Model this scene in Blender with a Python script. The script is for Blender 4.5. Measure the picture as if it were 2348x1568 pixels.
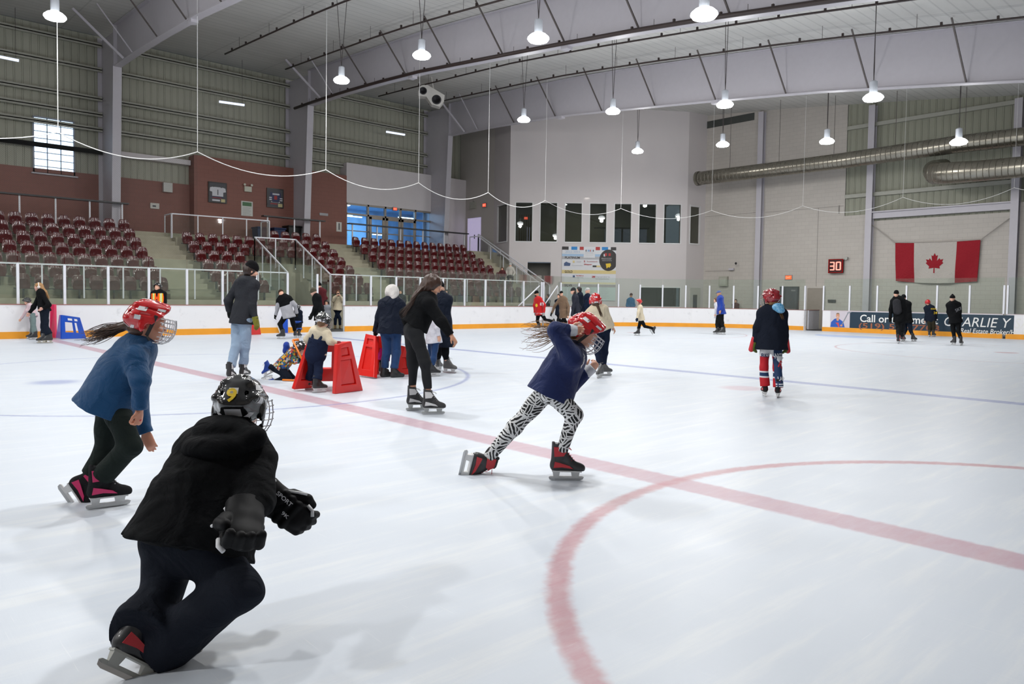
import bpy, bmesh, math, random
import numpy as np
from mathutils import Vector, Matrix
D=bpy.data; S=bpy.context.scene; COL=S.collection
for o in list(D.objects): D.objects.remove(o)
random.seed(7); RNG=np.random.default_rng(7)
PI=math.pi
# ------------------------------------------------------------ camera, world, exposure
CAM=Vector((-4.6185217,-12.81198548,1.35236456)); FPX=1704.50334; W0,H0=2348,1568; AXU,AXV=1174.0,784-27.2419
RX=Vector((0.737926,-0.674742,0.013725)); RU=Vector((0.018434,0.040482,0.99901)); RF=Vector((0.67463,0.736942,-0.042311))
cd=D.cameras.new('camera'); cam=D.objects.new('camera',cd); COL.objects.link(cam)
cam.matrix_world=Matrix(((RX.x,RU.x,-RF.x,CAM.x),(RX.y,RU.y,-RF.y,CAM.y),(RX.z,RU.z,-RF.z,CAM.z),(0,0,0,1)))
cd.sensor_fit='HORIZONTAL'; cd.sensor_width=36; cd.lens=FPX/W0*36; cd.shift_x=0; cd.shift_y=-27.2419/W0
cd.clip_start=.05; cd.clip_end=200
S.camera=cam
S.view_settings.view_transform='Standard'; S.view_settings.look='None'; S.view_settings.gamma=1
S.view_settings.use_curve_mapping=False
S.view_settings.exposure=-0.22
LAMP_W=200.0; LAMP_P=120.0
wd=D.worlds.new('world'); S.world=wd; wd.use_nodes=True
wd.node_tree.nodes['Background'].inputs[0].default_value=(.62,.78,1,1); wd.node_tree.nodes['Background'].inputs[1].default_value=.3
cy=S.cycles; cy.use_denoising=True; cy.max_bounces=6; cy.diffuse_bounces=4; cy.glossy_bounces=3; cy.transmission_bounces=4; cy.transparent_max_bounces=24
cy.caustics_reflective=False; cy.caustics_refractive=False; cy.sample_clamp_indirect=4; cy.use_adaptive_sampling=True; cy.adaptive_threshold=.05; cy.adaptive_min_samples=16
try: cy.denoiser='OPENIMAGEDENOISE'
except Exception: pass
# picture point -> place (a ray from the camera met with a plane of the building)
def ray(u,v): return RF+RX*((u-AXU)/FPX)-RU*((v-AXV)/FPX)
def onX(u,v,X): d=ray(u,v); return CAM+d*((X-CAM.x)/d.x)
def onY(u,v,Y): d=ray(u,v); return CAM+d*((Y-CAM.y)/d.y)
def onZ(u,v,Z=0): d=ray(u,v); return CAM+d*((Z-CAM.z)/d.z)
def onD(u,v,dep): return CAM+ray(u,v)*dep
def depth(p): return (Vector(p)-CAM).dot(RF)
# ------------------------------------------------------------ materials
MATS={}
def lin(c):
    return tuple((x/12.92 if x<=.04045 else ((x+.055)/1.055)**2.4) for x in c)
def srgb(r,g,b): return lin((r/255,g/255,b/255))
class NT:
    def __init__(s,m):
        m.use_nodes=True; s.t=m.node_tree; s.t.nodes.clear(); s.out=s.t.nodes.new('ShaderNodeOutputMaterial'); s.coord=None
    def n(s,ty,**kw):
        x=s.t.nodes.new(ty)
        for k,v in kw.items():
            if k.startswith('i_'): x.inputs[k[2:].replace('_',' ')].default_value=v
            else: setattr(x,k,v)
        return x
    def l(s,a,b): s.t.links.new(a,b)
    def m(s,op,a,b=None,c=None):
        x=s.n('ShaderNodeMath',operation=op)
        for i,q in enumerate((a,b,c)):
            if q is None: continue
            if isinstance(q,(int,float)): x.inputs[i].default_value=q
            else: s.l(q,x.inputs[i])
        return x.outputs[0]
    def obj(s):
        if not s.coord: s.coord=s.n('ShaderNodeTexCoord')
        return s.coord.outputs['Object']
    def xyz(s):
        x=s.n('ShaderNodeSeparateXYZ'); s.l(s.obj(),x.inputs[0]); return x.outputs
    def mapv(s,scale=(1,1,1),rot=(0,0,0),vec=None):
        x=s.n('ShaderNodeMapping'); x.inputs['Scale'].default_value=scale; x.inputs['Rotation'].default_value=rot; s.l(vec or s.obj(),x.inputs['Vector']); return x.outputs[0]
    def noise(s,scale,vec=None,detail=3,rough=.5,dist=0):
        x=s.n('ShaderNodeTexNoise'); x.inputs['Scale'].default_value=scale; x.inputs['Detail'].default_value=detail; x.inputs['Roughness'].default_value=rough; x.inputs['Distortion'].default_value=dist
        s.l(vec or s.obj(),x.inputs['Vector']); return x.outputs['Fac']
    def ramp(s,fac,stops,interp='LINEAR'):
        x=s.n('ShaderNodeValToRGB'); cr=x.color_ramp; cr.interpolation=interp
        while len(cr.elements)<len(stops): cr.elements.new(.5)
        for e,(p,c) in zip(cr.elements,stops): e.position=p; e.color=(*c,1) if len(c)==3 else c
        s.l(fac,x.inputs[0]); return x.outputs[0]
    def mix(s,fac,a,b,blend='MIX'):
        x=s.n('ShaderNodeMix',data_type='RGBA',blend_type=blend)
        for i,q in ((0,fac),(6,a),(7,b)):
            if isinstance(q,(int,float)): x.inputs[i].default_value=q
            elif isinstance(q,tuple): x.inputs[i].default_value=(*q,1) if len(q)==3 else q
            else: s.l(q,x.inputs[i])
        return x.outputs[2]
    def sm(s,x,a,b):
        y=s.n('ShaderNodeMapRange',interpolation_type='SMOOTHSTEP'); y.inputs[1].default_value=a; y.inputs[2].default_value=b
        s.l(x,y.inputs[0]); return y.outputs[0]
    def bsdf(s,color,rough=.5,metal=0,spec=.5,bump=None,bstr=.3,bdist=.01,emis=None,estr=0,sheen=0,coat=0):
        b=s.n('ShaderNodeBsdfPrincipled')
        if isinstance(color,tuple): b.inputs['Base Color'].default_value=(*color,1)
        else: s.l(color,b.inputs['Base Color'])
        if isinstance(rough,(int,float)): b.inputs['Roughness'].default_value=rough
        else: s.l(rough,b.inputs['Roughness'])
        b.inputs['Metallic'].default_value=metal; b.inputs['Specular IOR Level'].default_value=spec
        b.inputs['Sheen Weight'].default_value=sheen; b.inputs['Coat Weight'].default_value=coat; b.inputs['Coat Roughness'].default_value=.1
        if bump is not None:
            u=s.n('ShaderNodeBump'); u.inputs['Strength'].default_value=bstr; u.inputs['Distance'].default_value=bdist
            s.l(bump,u.inputs['Height']); s.l(u.outputs[0],b.inputs['Normal'])
        if estr: b.inputs['Emission Color'].default_value=(*emis,1); b.inputs['Emission Strength'].default_value=estr
        s.l(b.outputs[0],s.out.inputs[0]); return b
def simple(name,col,rough=.5,metal=0,var=.08,nscale=6,bump=0,bscale=60,coat=0,spec=.5,emis=None,estr=0,sheen=0):
    if name in MATS: return MATS[name]
    m=D.materials.new(name); t=NT(m)
    c=tuple(max(0,x*(1-var)) for x in col); d=tuple(min(1,x*(1+var)) for x in col)
    cc=t.mix(t.noise(nscale),c,d)
    bm_=t.noise(bscale,detail=4) if bump else None
    t.bsdf(cc,rough,metal,spec,bm_,bump,.004,emis,estr,sheen,coat)
    m.diffuse_color=(*col,1); MATS[name]=m; return m
def fabric(name,col,rough=.85,wr=.6,fine=.25,var=.12,sheen=.15):
    if name in MATS: return MATS[name]
    m=D.materials.new(name); t=NT(m)
    c=tuple(x*(1-var) for x in col); d=tuple(min(1,x*(1+var)) for x in col)
    n1=t.noise(7,detail=4,dist=1.2); n2=t.noise(420,detail=1)
    h=t.m('ADD',t.m('MULTIPLY',n1,wr),t.m('MULTIPLY',n2,fine*.12))
    t.bsdf(t.mix(n2,c,d),rough,0,.22 if sum(col)>.12 else .07,h,.75,.06,sheen=sheen if sum(col)>.12 else 0); MATS[name]=m; return m
def emit(name,col,st):
    if name in MATS: return MATS[name]
    m=D.materials.new(name); t=NT(m); e=t.n('ShaderNodeEmission'); e.inputs[0].default_value=(*col,1); e.inputs[1].default_value=st
    t.l(e.outputs[0],t.out.inputs[0]); MATS[name]=m; return m
def glass(name,tint,haze=.06,gl=.12,rough=.02,hazecol=(.75,.85,.78)):
    if name in MATS: return MATS[name]
    m=D.materials.new(name); t=NT(m)
    tr=t.n('ShaderNodeBsdfTransparent'); tr.inputs[0].default_value=(*tint,1)
    df=t.n('ShaderNodeBsdfDiffuse'); df.inputs[0].default_value=(*hazecol,1)
    tl=t.n('ShaderNodeBsdfTranslucent'); tl.inputs[0].default_value=(*hazecol,1)
    a0=t.n('ShaderNodeMixShader'); a0.inputs[0].default_value=.5; t.l(df.outputs[0],a0.inputs[1]); t.l(tl.outputs[0],a0.inputs[2])
    a=t.n('ShaderNodeMixShader'); a.inputs[0].default_value=haze; t.l(tr.outputs[0],a.inputs[1]); t.l(a0.outputs[0],a.inputs[2])
    g=t.n('ShaderNodeBsdfGlossy'); g.inputs['Roughness'].default_value=rough
    fr=t.n('ShaderNodeFresnel'); fr.inputs[0].default_value=1.45
    b=t.n('ShaderNodeMixShader'); t.l(t.m('MULTIPLY',fr.outputs[0],gl*8 if gl<.125 else 1),b.inputs[0]); t.l(a.outputs[0],b.inputs[1]); t.l(g.outputs[0],b.inputs[2])
    t.l(b.outputs[0],t.out.inputs[0]); MATS[name]=m; return m
# ------------------------------------------------------------ mesh helpers
class MB:
    """collects shapes into one mesh"""
    def __init__(s): s.v=[]; s.f=[]; s.mi=[]
    def add(s,vs,fs,mi=0):
        b=len(s.v); s.v+= [tuple(q) for q in vs]; s.f+=[tuple(b+i for i in f) for f in fs]; s.mi+=[mi]*len(fs)
    def box(s,a,b,mi=0):
        x0,y0,z0=[min(p,q) for p,q in zip(a,b)]; x1,y1,z1=[max(p,q) for p,q in zip(a,b)]
        s.add([(x0,y0,z0),(x1,y0,z0),(x1,y1,z0),(x0,y1,z0),(x0,y0,z1),(x1,y0,z1),(x1,y1,z1),(x0,y1,z1)],
              [(0,3,2,1),(4,5,6,7),(0,1,5,4),(1,2,6,5),(2,3,7,6),(3,0,4,7)],mi); return s
    def obox(s,c,ax,ay,az,mi=0):
        c=Vector(c);ax=Vector(ax);ay=Vector(ay);az=Vector(az)
        P=[c+ax*i+ay*j+az*k for k in(-1,1) for i,j in((-1,-1),(1,-1),(1,1),(-1,1))]
        s.add(P,[(0,3,2,1),(4,5,6,7),(0,1,5,4),(1,2,6,5),(2,3,7,6),(3,0,4,7)],mi); return s
    def bar(s,a,b,w,h,up=(0,0,1),mi=0):
        a=Vector(a);b=Vector(b);d=(b-a).normalized();r=d.cross(Vector(up))
        if r.length<1e-3: r=d.cross(Vector((1,0,0)))
        r.normalize();u=r.cross(d); return s.obox((a+b)/2,(b-a)/2,r*w/2,u*h/2,mi)
    def tube(s,pts,r,n=8,mi=0,caps=True,r2=None):
        pts=[Vector(p) for p in pts]; m=len(pts); rs=r if hasattr(r,'__len__') else [r]*m
        rings=[]; pu=None
        for i,p in enumerate(pts):
            d=(pts[min(i+1,m-1)]-pts[max(i-1,0)]).normalized()
            if pu is None:
                pu=Vector((0,0,1)) if abs(d.z)<.9 else Vector((1,0,0))
            x=(pu-d*pu.dot(d)).normalized(); y=d.cross(x); pu=x
            k=(r2/r if r2 and not hasattr(r,'__len__') else 1)
            rings.append([p+x*math.cos(t)*rs[i]+y*math.sin(t)*rs[i]*k for t in [2*PI*j/n for j in range(n)]])
        vs=[q for g in rings for q in g]; fs=[]
        for i in range(m-1):
            for j in range(n): a=i*n+j;b=i*n+(j+1)%n; fs.append((a,b,b+n,a+n))
        if caps: fs.append(tuple(range(n-1,-1,-1))); fs.append(tuple((m-1)*n+j for j in range(n)))
        s.add(vs,fs,mi); return s
    def lathe(s,prof,c,n=24,axis=(0,0,1),mi=0):
        ax=Vector(axis).normalized(); x=ax.orthogonal().normalized(); y=ax.cross(x); c=Vector(c)
        vs=[];fs=[]
        for r,z in prof:
            for j in range(n): t=2*PI*j/n; vs.append(c+ax*z+x*r*math.cos(t)+y*r*math.sin(t))
        for i in range(len(prof)-1):
            for j in range(n): a=i*n+j;b=i*n+(j+1)%n; fs.append((a,b,b+n,a+n))
        fs.append(tuple(range(n-1,-1,-1))); fs.append(tuple((len(prof)-1)*n+j for j in range(n)))
        s.add(vs,fs,mi); return s
    def prism(s,poly,o,ex,ey,th,mi=0):
        o=Vector(o);ex=Vector(ex);ey=Vector(ey);nz=ex.cross(ey).normalized()
        n=len(poly); a=[o+ex*x+ey*y for x,y in poly]; b=[p+nz*th for p in a]
        s.add(a+b,[tuple(range(n-1,-1,-1)),tuple(range(n,2*n))]+[(i,(i+1)%n,n+(i+1)%n,n+i) for i in range(n)],mi); return s
    def build(s,name,mats,parent=None,smooth=False,loc=None,bevel=0):
        me=D.meshes.new(name)
        L=Vector(loc) if loc is not None else (parent_loc(parent) if parent else Vector((0,0,0)))
        me.from_pydata([tuple(Vector(v)-L) for v in s.v],[],s.f)
        if not isinstance(mats,(list,tuple)): mats=[mats]
        for m in mats: me.materials.append(m)
        if len(mats)>1: me.polygons.foreach_set('material_index',s.mi)
        if smooth: me.polygons.foreach_set('use_smooth',[True]*len(me.polygons))
        me.update()
        o=D.objects.new(name,me); COL.objects.link(o)
        if parent: o.parent=parent
        else: o.location=L
        if smooth=='auto' or smooth==2:
            try: me.set_sharp_from_angle(angle=.6)
            except Exception: pass
        if bevel:
            b=o.modifiers.new('b','BEVEL'); b.width=bevel; b.segments=2; b.limit_method='ANGLE'
        return o
def parent_loc(o):
    L=Vector((0,0,0))
    while o is not None: L=L+o.location; o=o.parent
    return L
def tag(o,label=None,cat=None,group=None,kind=None):
    if label: o['label']=label
    if cat: o['category']=cat
    if group: o['group']=group
    if kind: o['kind']=kind
    return o
def empty(name,loc,label,cat,group=None):
    o=D.objects.new(name,None); o.empty_display_size=.1; o.location=loc; COL.objects.link(o); return tag(o,label,cat,group)
def struct(o): o['kind']='structure'; return o
def copy_tree(o,parent=None):
    c=o.copy(); COL.objects.link(c); c.parent=parent
    for ch in KIDS.get(o.name,None) or [x for x in o.children]: copy_tree(ch,c)
    return c
KIDS={}
_tc={}
def text_mesh(txt,size=1,shear=0,bold=0,space=1):
    k=(txt,size,shear,bold,space)
    if k in _tc: return _tc[k]
    cu=D.curves.new('t','FONT'); cu.body=txt; cu.size=size; cu.shear=shear; cu.offset=bold; cu.space_character=space; cu.extrude=0; cu.resolution_u=3; cu.align_x='LEFT'
    o=D.objects.new('t',cu); COL.objects.link(o); dg=bpy.context.evaluated_depsgraph_get(); dg.update()
    me=o.evaluated_get(dg).to_mesh(); vs=[tuple(v.co) for v in me.vertices]; fs=[tuple(p.vertices) for p in me.polygons]
    o.evaluated_get(dg).to_mesh_clear(); D.objects.remove(o); D.curves.remove(cu); _tc[k]=(vs,fs); return vs,fs
def text(mb,txt,o,ex,ey,w=None,h=None,th=.004,mi=0,shear=0,bold=0,space=1):
    """letters as flat plates, fitted into w x h, lower left corner at o"""
    vs,fs=text_mesh(txt,1,shear,bold,space)
    xs=[v[0] for v in vs]; ys=[v[1] for v in vs]; x0,x1,y0,y1=min(xs),max(xs),min(ys),max(ys)
    sy=h/(y1-y0) if h else None; sx=w/(x1-x0) if w else sy
    if sy is None: sy=sx
    o=Vector(o);ex=Vector(ex);ey=Vector(ey);nz=ex.cross(ey).normalized()
    a=[o+ex*(v[0]-x0)*sx+ey*(v[1]-y0)*sy+nz*th for v in vs]
    mb.add(a,fs,mi); return (x1-x0)*sx
# ------------------------------------------------------------ the hall
HW,HL,RC=12.62,30.46,8.5
XE=33.2; YW=24.7; YN=-20.0; XB=-34.0
BAYS=[-31.,-22.15,-13.3,-4.4,4.5,13.4,22.3]
def lerp(t,tab):
    for (a,b),(c,d) in zip(tab,tab[1:]):
        if (t-a)*(t-c)<=0: return b+(d-b)*(t-a)/(c-a)
    return tab[0][1] if abs(t-tab[0][0])<abs(t-tab[-1][0]) else tab[-1][1]
TT=[(25,12.85),(20,12.6),(12,12.15),(7,11.68),(0,10.88),(-6,10.05),(-12,9.2),(-20,8.0)]
BB=[(22.3,10.95),(19,10.86),(16,10.72),(12.5,10.5),(9,10.15),(5,9.75),(0,9.2),(-5,8.5),(-8,8.05),(-12,7.4),(-20,6.2)]
Tz=lambda y:lerp(y,TT); Bz=lambda y:lerp(y,BB)
# ice with its painted lines (object space = rink space, origin at the centre spot)
def ice_mat():
    m=D.materials.new('ice'); t=NT(m); X,Y,Z=t.xyz()
    wob=t.m('MULTIPLY',t.m('SUBTRACT',t.noise(14,detail=2),.5),.05)
    def line(v,c,hw,soft): # 1 inside
        return t.m('SUBTRACT',1.,t.sm(t.m('ABSOLUTE',t.m('ADD',t.m('SUBTRACT',v,c),wob)),hw-soft,hw+soft))
    def ring(cx,cyy,r,hw,soft=.02):
        q=t.m('SQRT',t.m('ADD',t.m('POWER',t.m('SUBTRACT',X,cx),2.),t.m('POWER',t.m('SUBTRACT',Y,cyy),2.)))
        return line(q,r,hw,soft)
    def dot(cx,cyy,r,soft=.03):
        q=t.m('SQRT',t.m('ADD',t.m('POWER',t.m('SUBTRACT',X,cx),2.),t.m('POWER',t.m('SUBTRACT',Y,cyy),2.)))
        return t.m('SUBTRACT',1.,t.sm(q,r-soft,r+soft))
    big=t.noise(.35,detail=4,rough=.6); st=t.noise(3,vec=t.mapv((.25,2.2,1),(0,0,.55)),detail=5,rough=.65)
    base=t.mix(t.m('MULTIPLY',big,.6),(.585,.63,.69),(.515,.56,.63))
    base=t.mix(t.sm(st,.45,.75),base,(.64,.67,.70))
    red=(.40,.17,.22); blue=(.19,.23,.45)
    fade=t.m('MULTIPLY_ADD',t.noise(5,vec=t.mapv((1,3,1),(0,0,.4)),detail=5,rough=.7),.5,.5)
    def put(base,mask,col,k): return t.mix(t.m('MULTIPLY',t.m('MULTIPLY',mask,fade),k),base,col)
    base=put(base,line(X,0.,.15,.03),red,.80)
    base=put(base,line(X,7.45,.15,.02),blue,.9)
    base=put(base,line(X,-7.45,.15,.02),blue,.9)
    base=put(base,ring(0.,0.,4.5,.035,.03),blue,.85)
    base=put(base,ring(0.,-HW,3.05,.055,.03),(.42,.17,.19),.95)
    inr=t.m('MULTIPLY',dot(26.75,0.,1.85),t.m('LESS_THAN',X,26.75))
    base=put(base,inr,(.25,.38,.66),.85)
    for s in (-1,1):
        base=put(base,ring(20.2,s*6.7,4.5,.03,.02),(.42,.17,.19),.7)
        base=put(base,dot(20.2,s*6.7,.3),(.42,.17,.19),.7)
        base=put(base,dot(5.9,s*6.7,.32,.12),(.50,.32,.38),.7)
    sm_=onZ(125,876); base=put(base,dot(sm_.x,sm_.y,.30,.16),blue,.8)
    base=put(base,line(X,26.75,.03,.02),(.42,.17,.19),.6)
    # skate cuts
    sc=t.noise(1.0,vec=t.mapv((60,2.2,1),(0,0,-.9)),detail=3,rough=.6); sc2=t.noise(1.,vec=t.mapv((2.0,70,1),(0,0,.35)),detail=3,rough=.6)
    cut=t.m('MAXIMUM',t.sm(sc,.68,.74),t.sm(sc2,.69,.75))
    base=t.mix(t.m('MULTIPLY',cut,.35),base,(.74,.76,.78))
    spots=t.sm(t.noise(1.3,vec=t.mapv((.6,2.4,1),(0,0,.6)),detail=3),.62,.72)
    base=t.mix(t.m('MULTIPLY',spots,.18),base,(.55,.6,.68))
    rough=t.m('MULTIPLY_ADD',t.noise(1.2,detail=5,rough=.7),.25,.3)
    h=t.m('ADD',t.m('MULTIPLY',sc,.5),t.m('MULTIPLY',sc2,.5))
    b=t.bsdf(base,rough,0,.35,h,.12,.004); return m
def rink_path(n=14):
    """closed rink outline, counter-clockwise, as (x,y,nx,ny)"""
    P=[]
    for cx,cyy,a0 in ((HL-RC,HW-RC,0),(-HL+RC,HW-RC,PI/2),(-HL+RC,-HW+RC,PI),(HL-RC,-HW+RC,1.5*PI)):
        for i in range(n+1):
            a=a0+PI/2*i/n; P.append((cx+RC*math.cos(a),cyy+RC*math.sin(a)))
    return P
P=rink_path(20)
me=D.meshes.new('ice_floor'); me.from_pydata([(x,y,0) for x,y in P],[],[tuple(range(len(P)))]); me.materials.append(ice_mat())
o=D.objects.new('floor_ice',me); COL.objects.link(o); struct(o)
conc=simple('concrete',(.37,.345,.26),.8,var=.18,nscale=3,bump=.15,bscale=40)
rubber=simple('rubber_floor',(.10,.10,.10),.8)
MB().box((XB,YN,-.3),(XE+2,31,-.02)).build('floor',rubber)['kind']='structure'
# white steel, cladding, block
def clad_mat(name,col,axis,per,bs=.9,rough=.6):
    m=D.materials.new(name); t=NT(m); X=t.xyz()[axis]
    w=t.m('FRACT',t.m('DIVIDE',X,per)); tri=t.m('ABSOLUTE',t.m('SUBTRACT',w,.5))
    rib=t.sm(tri,.36,.44); st=t.noise(1.2,vec=t.mapv((1,1,.25)),detail=4,rough=.6)
    c=t.mix(st,tuple(x*.88 for x in col),tuple(x*1.1 for x in col))
    t.bsdf(c,rough,0,.4,rib,bs,.03); return m
def block_mat(name,col,axis,rough=.55):
    m=D.materials.new(name); t=NT(m); o=t.xyz(); X=o[axis]; Z=o[2]
    v=t.n('ShaderNodeCombineXYZ'); t.l(X,v.inputs[0]); t.l(Z,v.inputs[1])
    b=t.n('ShaderNodeTexBrick'); b.inputs['Scale'].default_value=1; b.inputs['Brick Width'].default_value=.4; b.inputs['Row Height'].default_value=.2; b.inputs['Mortar Size'].default_value=.006
    b.inputs['Color1'].default_value=(*col,1); b.inputs['Color2'].default_value=(*[x*1.06 for x in col],1); b.inputs['Mortar'].default_value=(*[x*.82 for x in col],1)
    t.l(v.outputs[0],b.inputs['Vector'])
    t.bsdf(t.mix(t.m('MULTIPLY',t.noise(.8,detail=3),.3),b.outputs['Color'],tuple(x*.8 for x in col)),rough,0,.4,b.outputs['Fac'],-.25,.01); return m
GREEN=(.40,.40,.325)
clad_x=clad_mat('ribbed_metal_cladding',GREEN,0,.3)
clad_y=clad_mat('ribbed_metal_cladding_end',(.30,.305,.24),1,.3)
brown=block_mat('brown_painted_block',(.25,.105,.082),0)
white_s=simple('white_painted_steel',(.50,.48,.52),.45,var=.04)
white_w=block_mat('white_painted_block',(.50,.465,.425),1,.6)
white_p=simple('white_painted_wall',(.66,.62,.63),.6,var=.05,nscale=1.5)
girt_m=simple('girt_paint',(.36,.36,.31),.5)
deckm=D.materials.new('roof_deck'); t=NT(deckm); o=t.xyz()
fy=t.m('ABSOLUTE',t.m('SUBTRACT',t.m('FRACT',t.m('DIVIDE',o[1],.42)),.5)); seam=t.sm(fy,.40,.47)
fx=t.m('ABSOLUTE',t.m('SUBTRACT',t.m('FRACT',t.m('DIVIDE',o[0],2.95)),.5)); sx_=t.sm(fx,.485,.495)
hh=t.m('ADD',seam,sx_); st=t.noise(.7,vec=t.mapv((.5,2,1)),detail=5,rough=.65)
col=t.mix(t.m('MULTIPLY',hh,.35),t.mix(st,(.48,.475,.45),(.66,.65,.62)),(.30,.30,.29))
t.bsdf(col,.55,0,.3,hh,-.6,.04)
# roof
mb=MB(); ys=[25.2]+[24.7-.9*i for i in range(50) if 24.7-.9*i>YN]+[YN]
for a,b in zip(ys,ys[1:]):
    mb.add([(XB,a,Tz(a)),(XE+.3,a,Tz(a)),(XE+.3,b,Tz(b)),(XB,b,Tz(b))],[(0,1,2,3)])
    mb.add([(XB,a,Tz(a)+.2),(XE+.3,a,Tz(a)+.2),(XE+.3,b,Tz(b)+.2),(XB,b,Tz(b)+.2)],[(3,2,1,0)])
struct(mb.build('ceiling',deckm))
# far long wall (behind the seats)
struct(MB().box((XB,24.6,-.02),(8.4,24.95,6.65)).build('wall_left',brown))
mb=MB()
for x0,x1,z0,z1 in ((XB,1.85,6.65,12.8),(1.85,3.38,8.83,12.8),(3.38,25.2,6.65,12.8)): mb.box((x0,24.7,z0),(x1,24.9,z1))
struct(mb.build('wall_left_cladding',clad_x))
struct(MB().box((8.3,24.0,-.02),(16.53,24.7,8.02)).build('wall_left_block',brown))
struct(MB().box((16.53,24.02,6.55),(25.2,24.7,8.75)).box((22.62,24.02,3.9),(25.2,24.7,6.55)).build('wall_left_panel',white_p))
# near and back walls close the hall
struct(MB().box((XB,YN-.3,-.3),(XE,YN,8.2)).build('wall_right',white_w))
struct(MB().box((XB-.3,YN,-.3),(XB,25,13)).build('wall_back',white_w))
# horizontal girts on the far wall, one per bay
for i,z in enumerate((12.32,11.25,9.97,9.28,8.62,7.62)):
    for x0,x1 in ((XB,-4.4),(-4.3,4.45),(4.6,13.35),(13.5,22.25)):
        if z<8 and (x0>5 or x1<3): 
            if x0>5: continue
        a,b=x0,x1
        if z<8.0 and x0>4.5: continue
        m=MB().box((a,24.35,z-.02),(b,24.7,z+.02)).box((a,24.35,z-.1),(b,24.38,z+.1))
        if z in (7.62,) : m.box((a,24.35,z-.1),(b,24.38,z+.1))
        struct(m.build('trim_%d'%(10+i),girt_m))
struct(MB().box((4.6,24.3,7.55),(8.25,24.7,7.78)).build('trim_17',white_p))
# daylight window
wf=MB()
for x in (1.85,2.36,2.87,3.38): wf.box((x-.03 if x in(1.85,3.38) else x-.015,24.6,6.46),(x+.03 if x in(1.85,3.38) else x+.015,24.7,8.83))
for k in range(9): z=6.46+k*(8.83-6.46)/8; w=.03 if k in(0,8) else .012; wf.box((1.85,24.6,z-w),(3.38,24.7,z+w))
o=struct(wf.build('window_1',simple('window_frame_grey',(.35,.38,.45),.4)))
pn=MB().box((1.87,24.71,6.48),(3.36,24.74,8.81)).build('pane',emit('daylight_pane',(.62,.8,1),3.2)); pn.parent=o
MB().box((1.75,24.5,6.4),(3.5,24.7,6.46)).build('sill',white_s).parent=o
# rigid frames: tapered column and rafter, each bay one
for k,X in enumerate(BAYS):
    mb=MB()
    # column web and flanges
    pts=[(24.65,0),(22.75,0),(22.1,10.95),(22.1,Tz(22.1)),(24.65,Tz(24.6))]
    mb.prism([(y,z) for y,z in pts],(X+.006,0,0),(0,1,0),(0,0,1),-.012) if False else None
    def web(poly):
        n=len(poly); a=[(X-.008,y,z) for y,z in poly]; b=[(X+.008,y,z) for y,z in poly]
        mb.add(a+b,[tuple(range(n)),tuple(range(2*n-1,n-1,-1))]+[(i,n+i,n+(i+1)%n,(i+1)%n) for i in range(n)])
    web([(24.65,0),(22.8,0),(22.15,10.95),(22.15,12.5),(24.65,12.6)])
    mb.bar((X,22.8,0),(X,22.15,10.95),.34,.03,up=(0,1,0)); mb.bar((X,24.6,0),(X,24.6,12.7),.34,.03,up=(0,1,0))
    mb.bar((X,22.15,10.95),(X,22.15,Tz(22.15)),.3,.02,up=(0,1,0))
    dz=-.12 if k==6 else 0
    yy=[22.15,19,16,12.5,9,5,0,-5,-8,-12,-19.9]
    for a,b in zip(yy,yy[1:]):
        web([(a,Bz(a)+dz),(b,Bz(b)+dz),(b,Tz(b)-.02),(a,Tz(a)-.02)])
        mb.bar((X,a,Bz(a)+dz),(X,b,Bz(b)+dz),.3,.03)
        mb.bar((X,a,Tz(a)-.03),(X,b,Tz(b)-.03),.3,.03)
    for y in (13.2,4.4): mb.box((X-.12,y-.15,Bz(y)+dz-.12),(X+.12,y+.15,Bz(y)+dz+.03))
    struct(mb.build('trim_%d'%(30+k),white_s))
    # near column
    struct(MB().box((X-.17,-19.9,0),(X+.17,-19.2,8)).build('trim_%d'%(40+k),white_s))
# fly braces (thin rods from a rafter's lower flange up to the deck), per frame and place
rodm=simple('dark_rod',(.10,.085,.08),.5)
for k,X in enumerate(BAYS):
    if k<4: continue
    dz=-.12 if k==6 else 0
    y=19.6; i=0
    while y>-14:
        b=MB(); 
        if i==0: tag(MB().bar((X-.15,20.7,Bz(20.7)+dz+.02),(X-1.9,21.0,Tz(21)-.1),.09,.09).build('knee_brace',white_s),'white knee brace beside the seat wall column of the %s roof beam'%['nearest','middle','farthest'][k-4],'brace')
        o=b.bar((X-.1,y,Bz(y)+dz+.02),(X-1.35,y+.1,Tz(y)-.05),.045,.045).build('roof_brace',rodm if i else white_s)
        tag(o,'thin rod up to the deck from the %s roof beam, %s from the seat wall'%(['nearest','middle','farthest'][k-4],['first','second','third','fourth','fifth','sixth','seventh','eighth','ninth','tenth','eleventh','twelfth'][i]),'brace','braces under the roof')
        y-=3.05; i+=1
# sprinkler pipes
pipem=simple('dark_pipe_paint',(.035,.022,.02),.45)
def pipe(X,y0,y1,dz,r,label,low=False):
    root=empty('sprinkler_pipe',(X,y0,0),label,'pipe','sprinkler pipes')
    ys=[y0+(y1-y0)*i/14 for i in range(15)]
    z=(lambda y:Bz(y)+dz) if low else (lambda y:Tz(y)+dz)
    MB().tube([(X,y,z(y)) for y in ys],r,8).build('pipe',pipem,root,True)
    y=y0-.8
    while y>-9: MB().box((X-.03,y-.03,z(y)),(X+.03,y+.03,z(y)+.12)).build('sprinkler_head',pipem,root); y-=1.5
    y=y0-1.6
    while y>-9: MB().tube([(X,y,z(y)),(X,y,z(y)+abs(dz)+ (0 if not low else .2))],.008,5).build('hanger',rodm,root); y-=3
pipe(8.7,21.2,-15,-.45,.035,'thin dark sprinkler pipe under the deck, nearest the daylight window')
pipe(11.6,21.2,-15,-.5,.035,'thin dark sprinkler pipe just left of the middle white roof beam')
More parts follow.
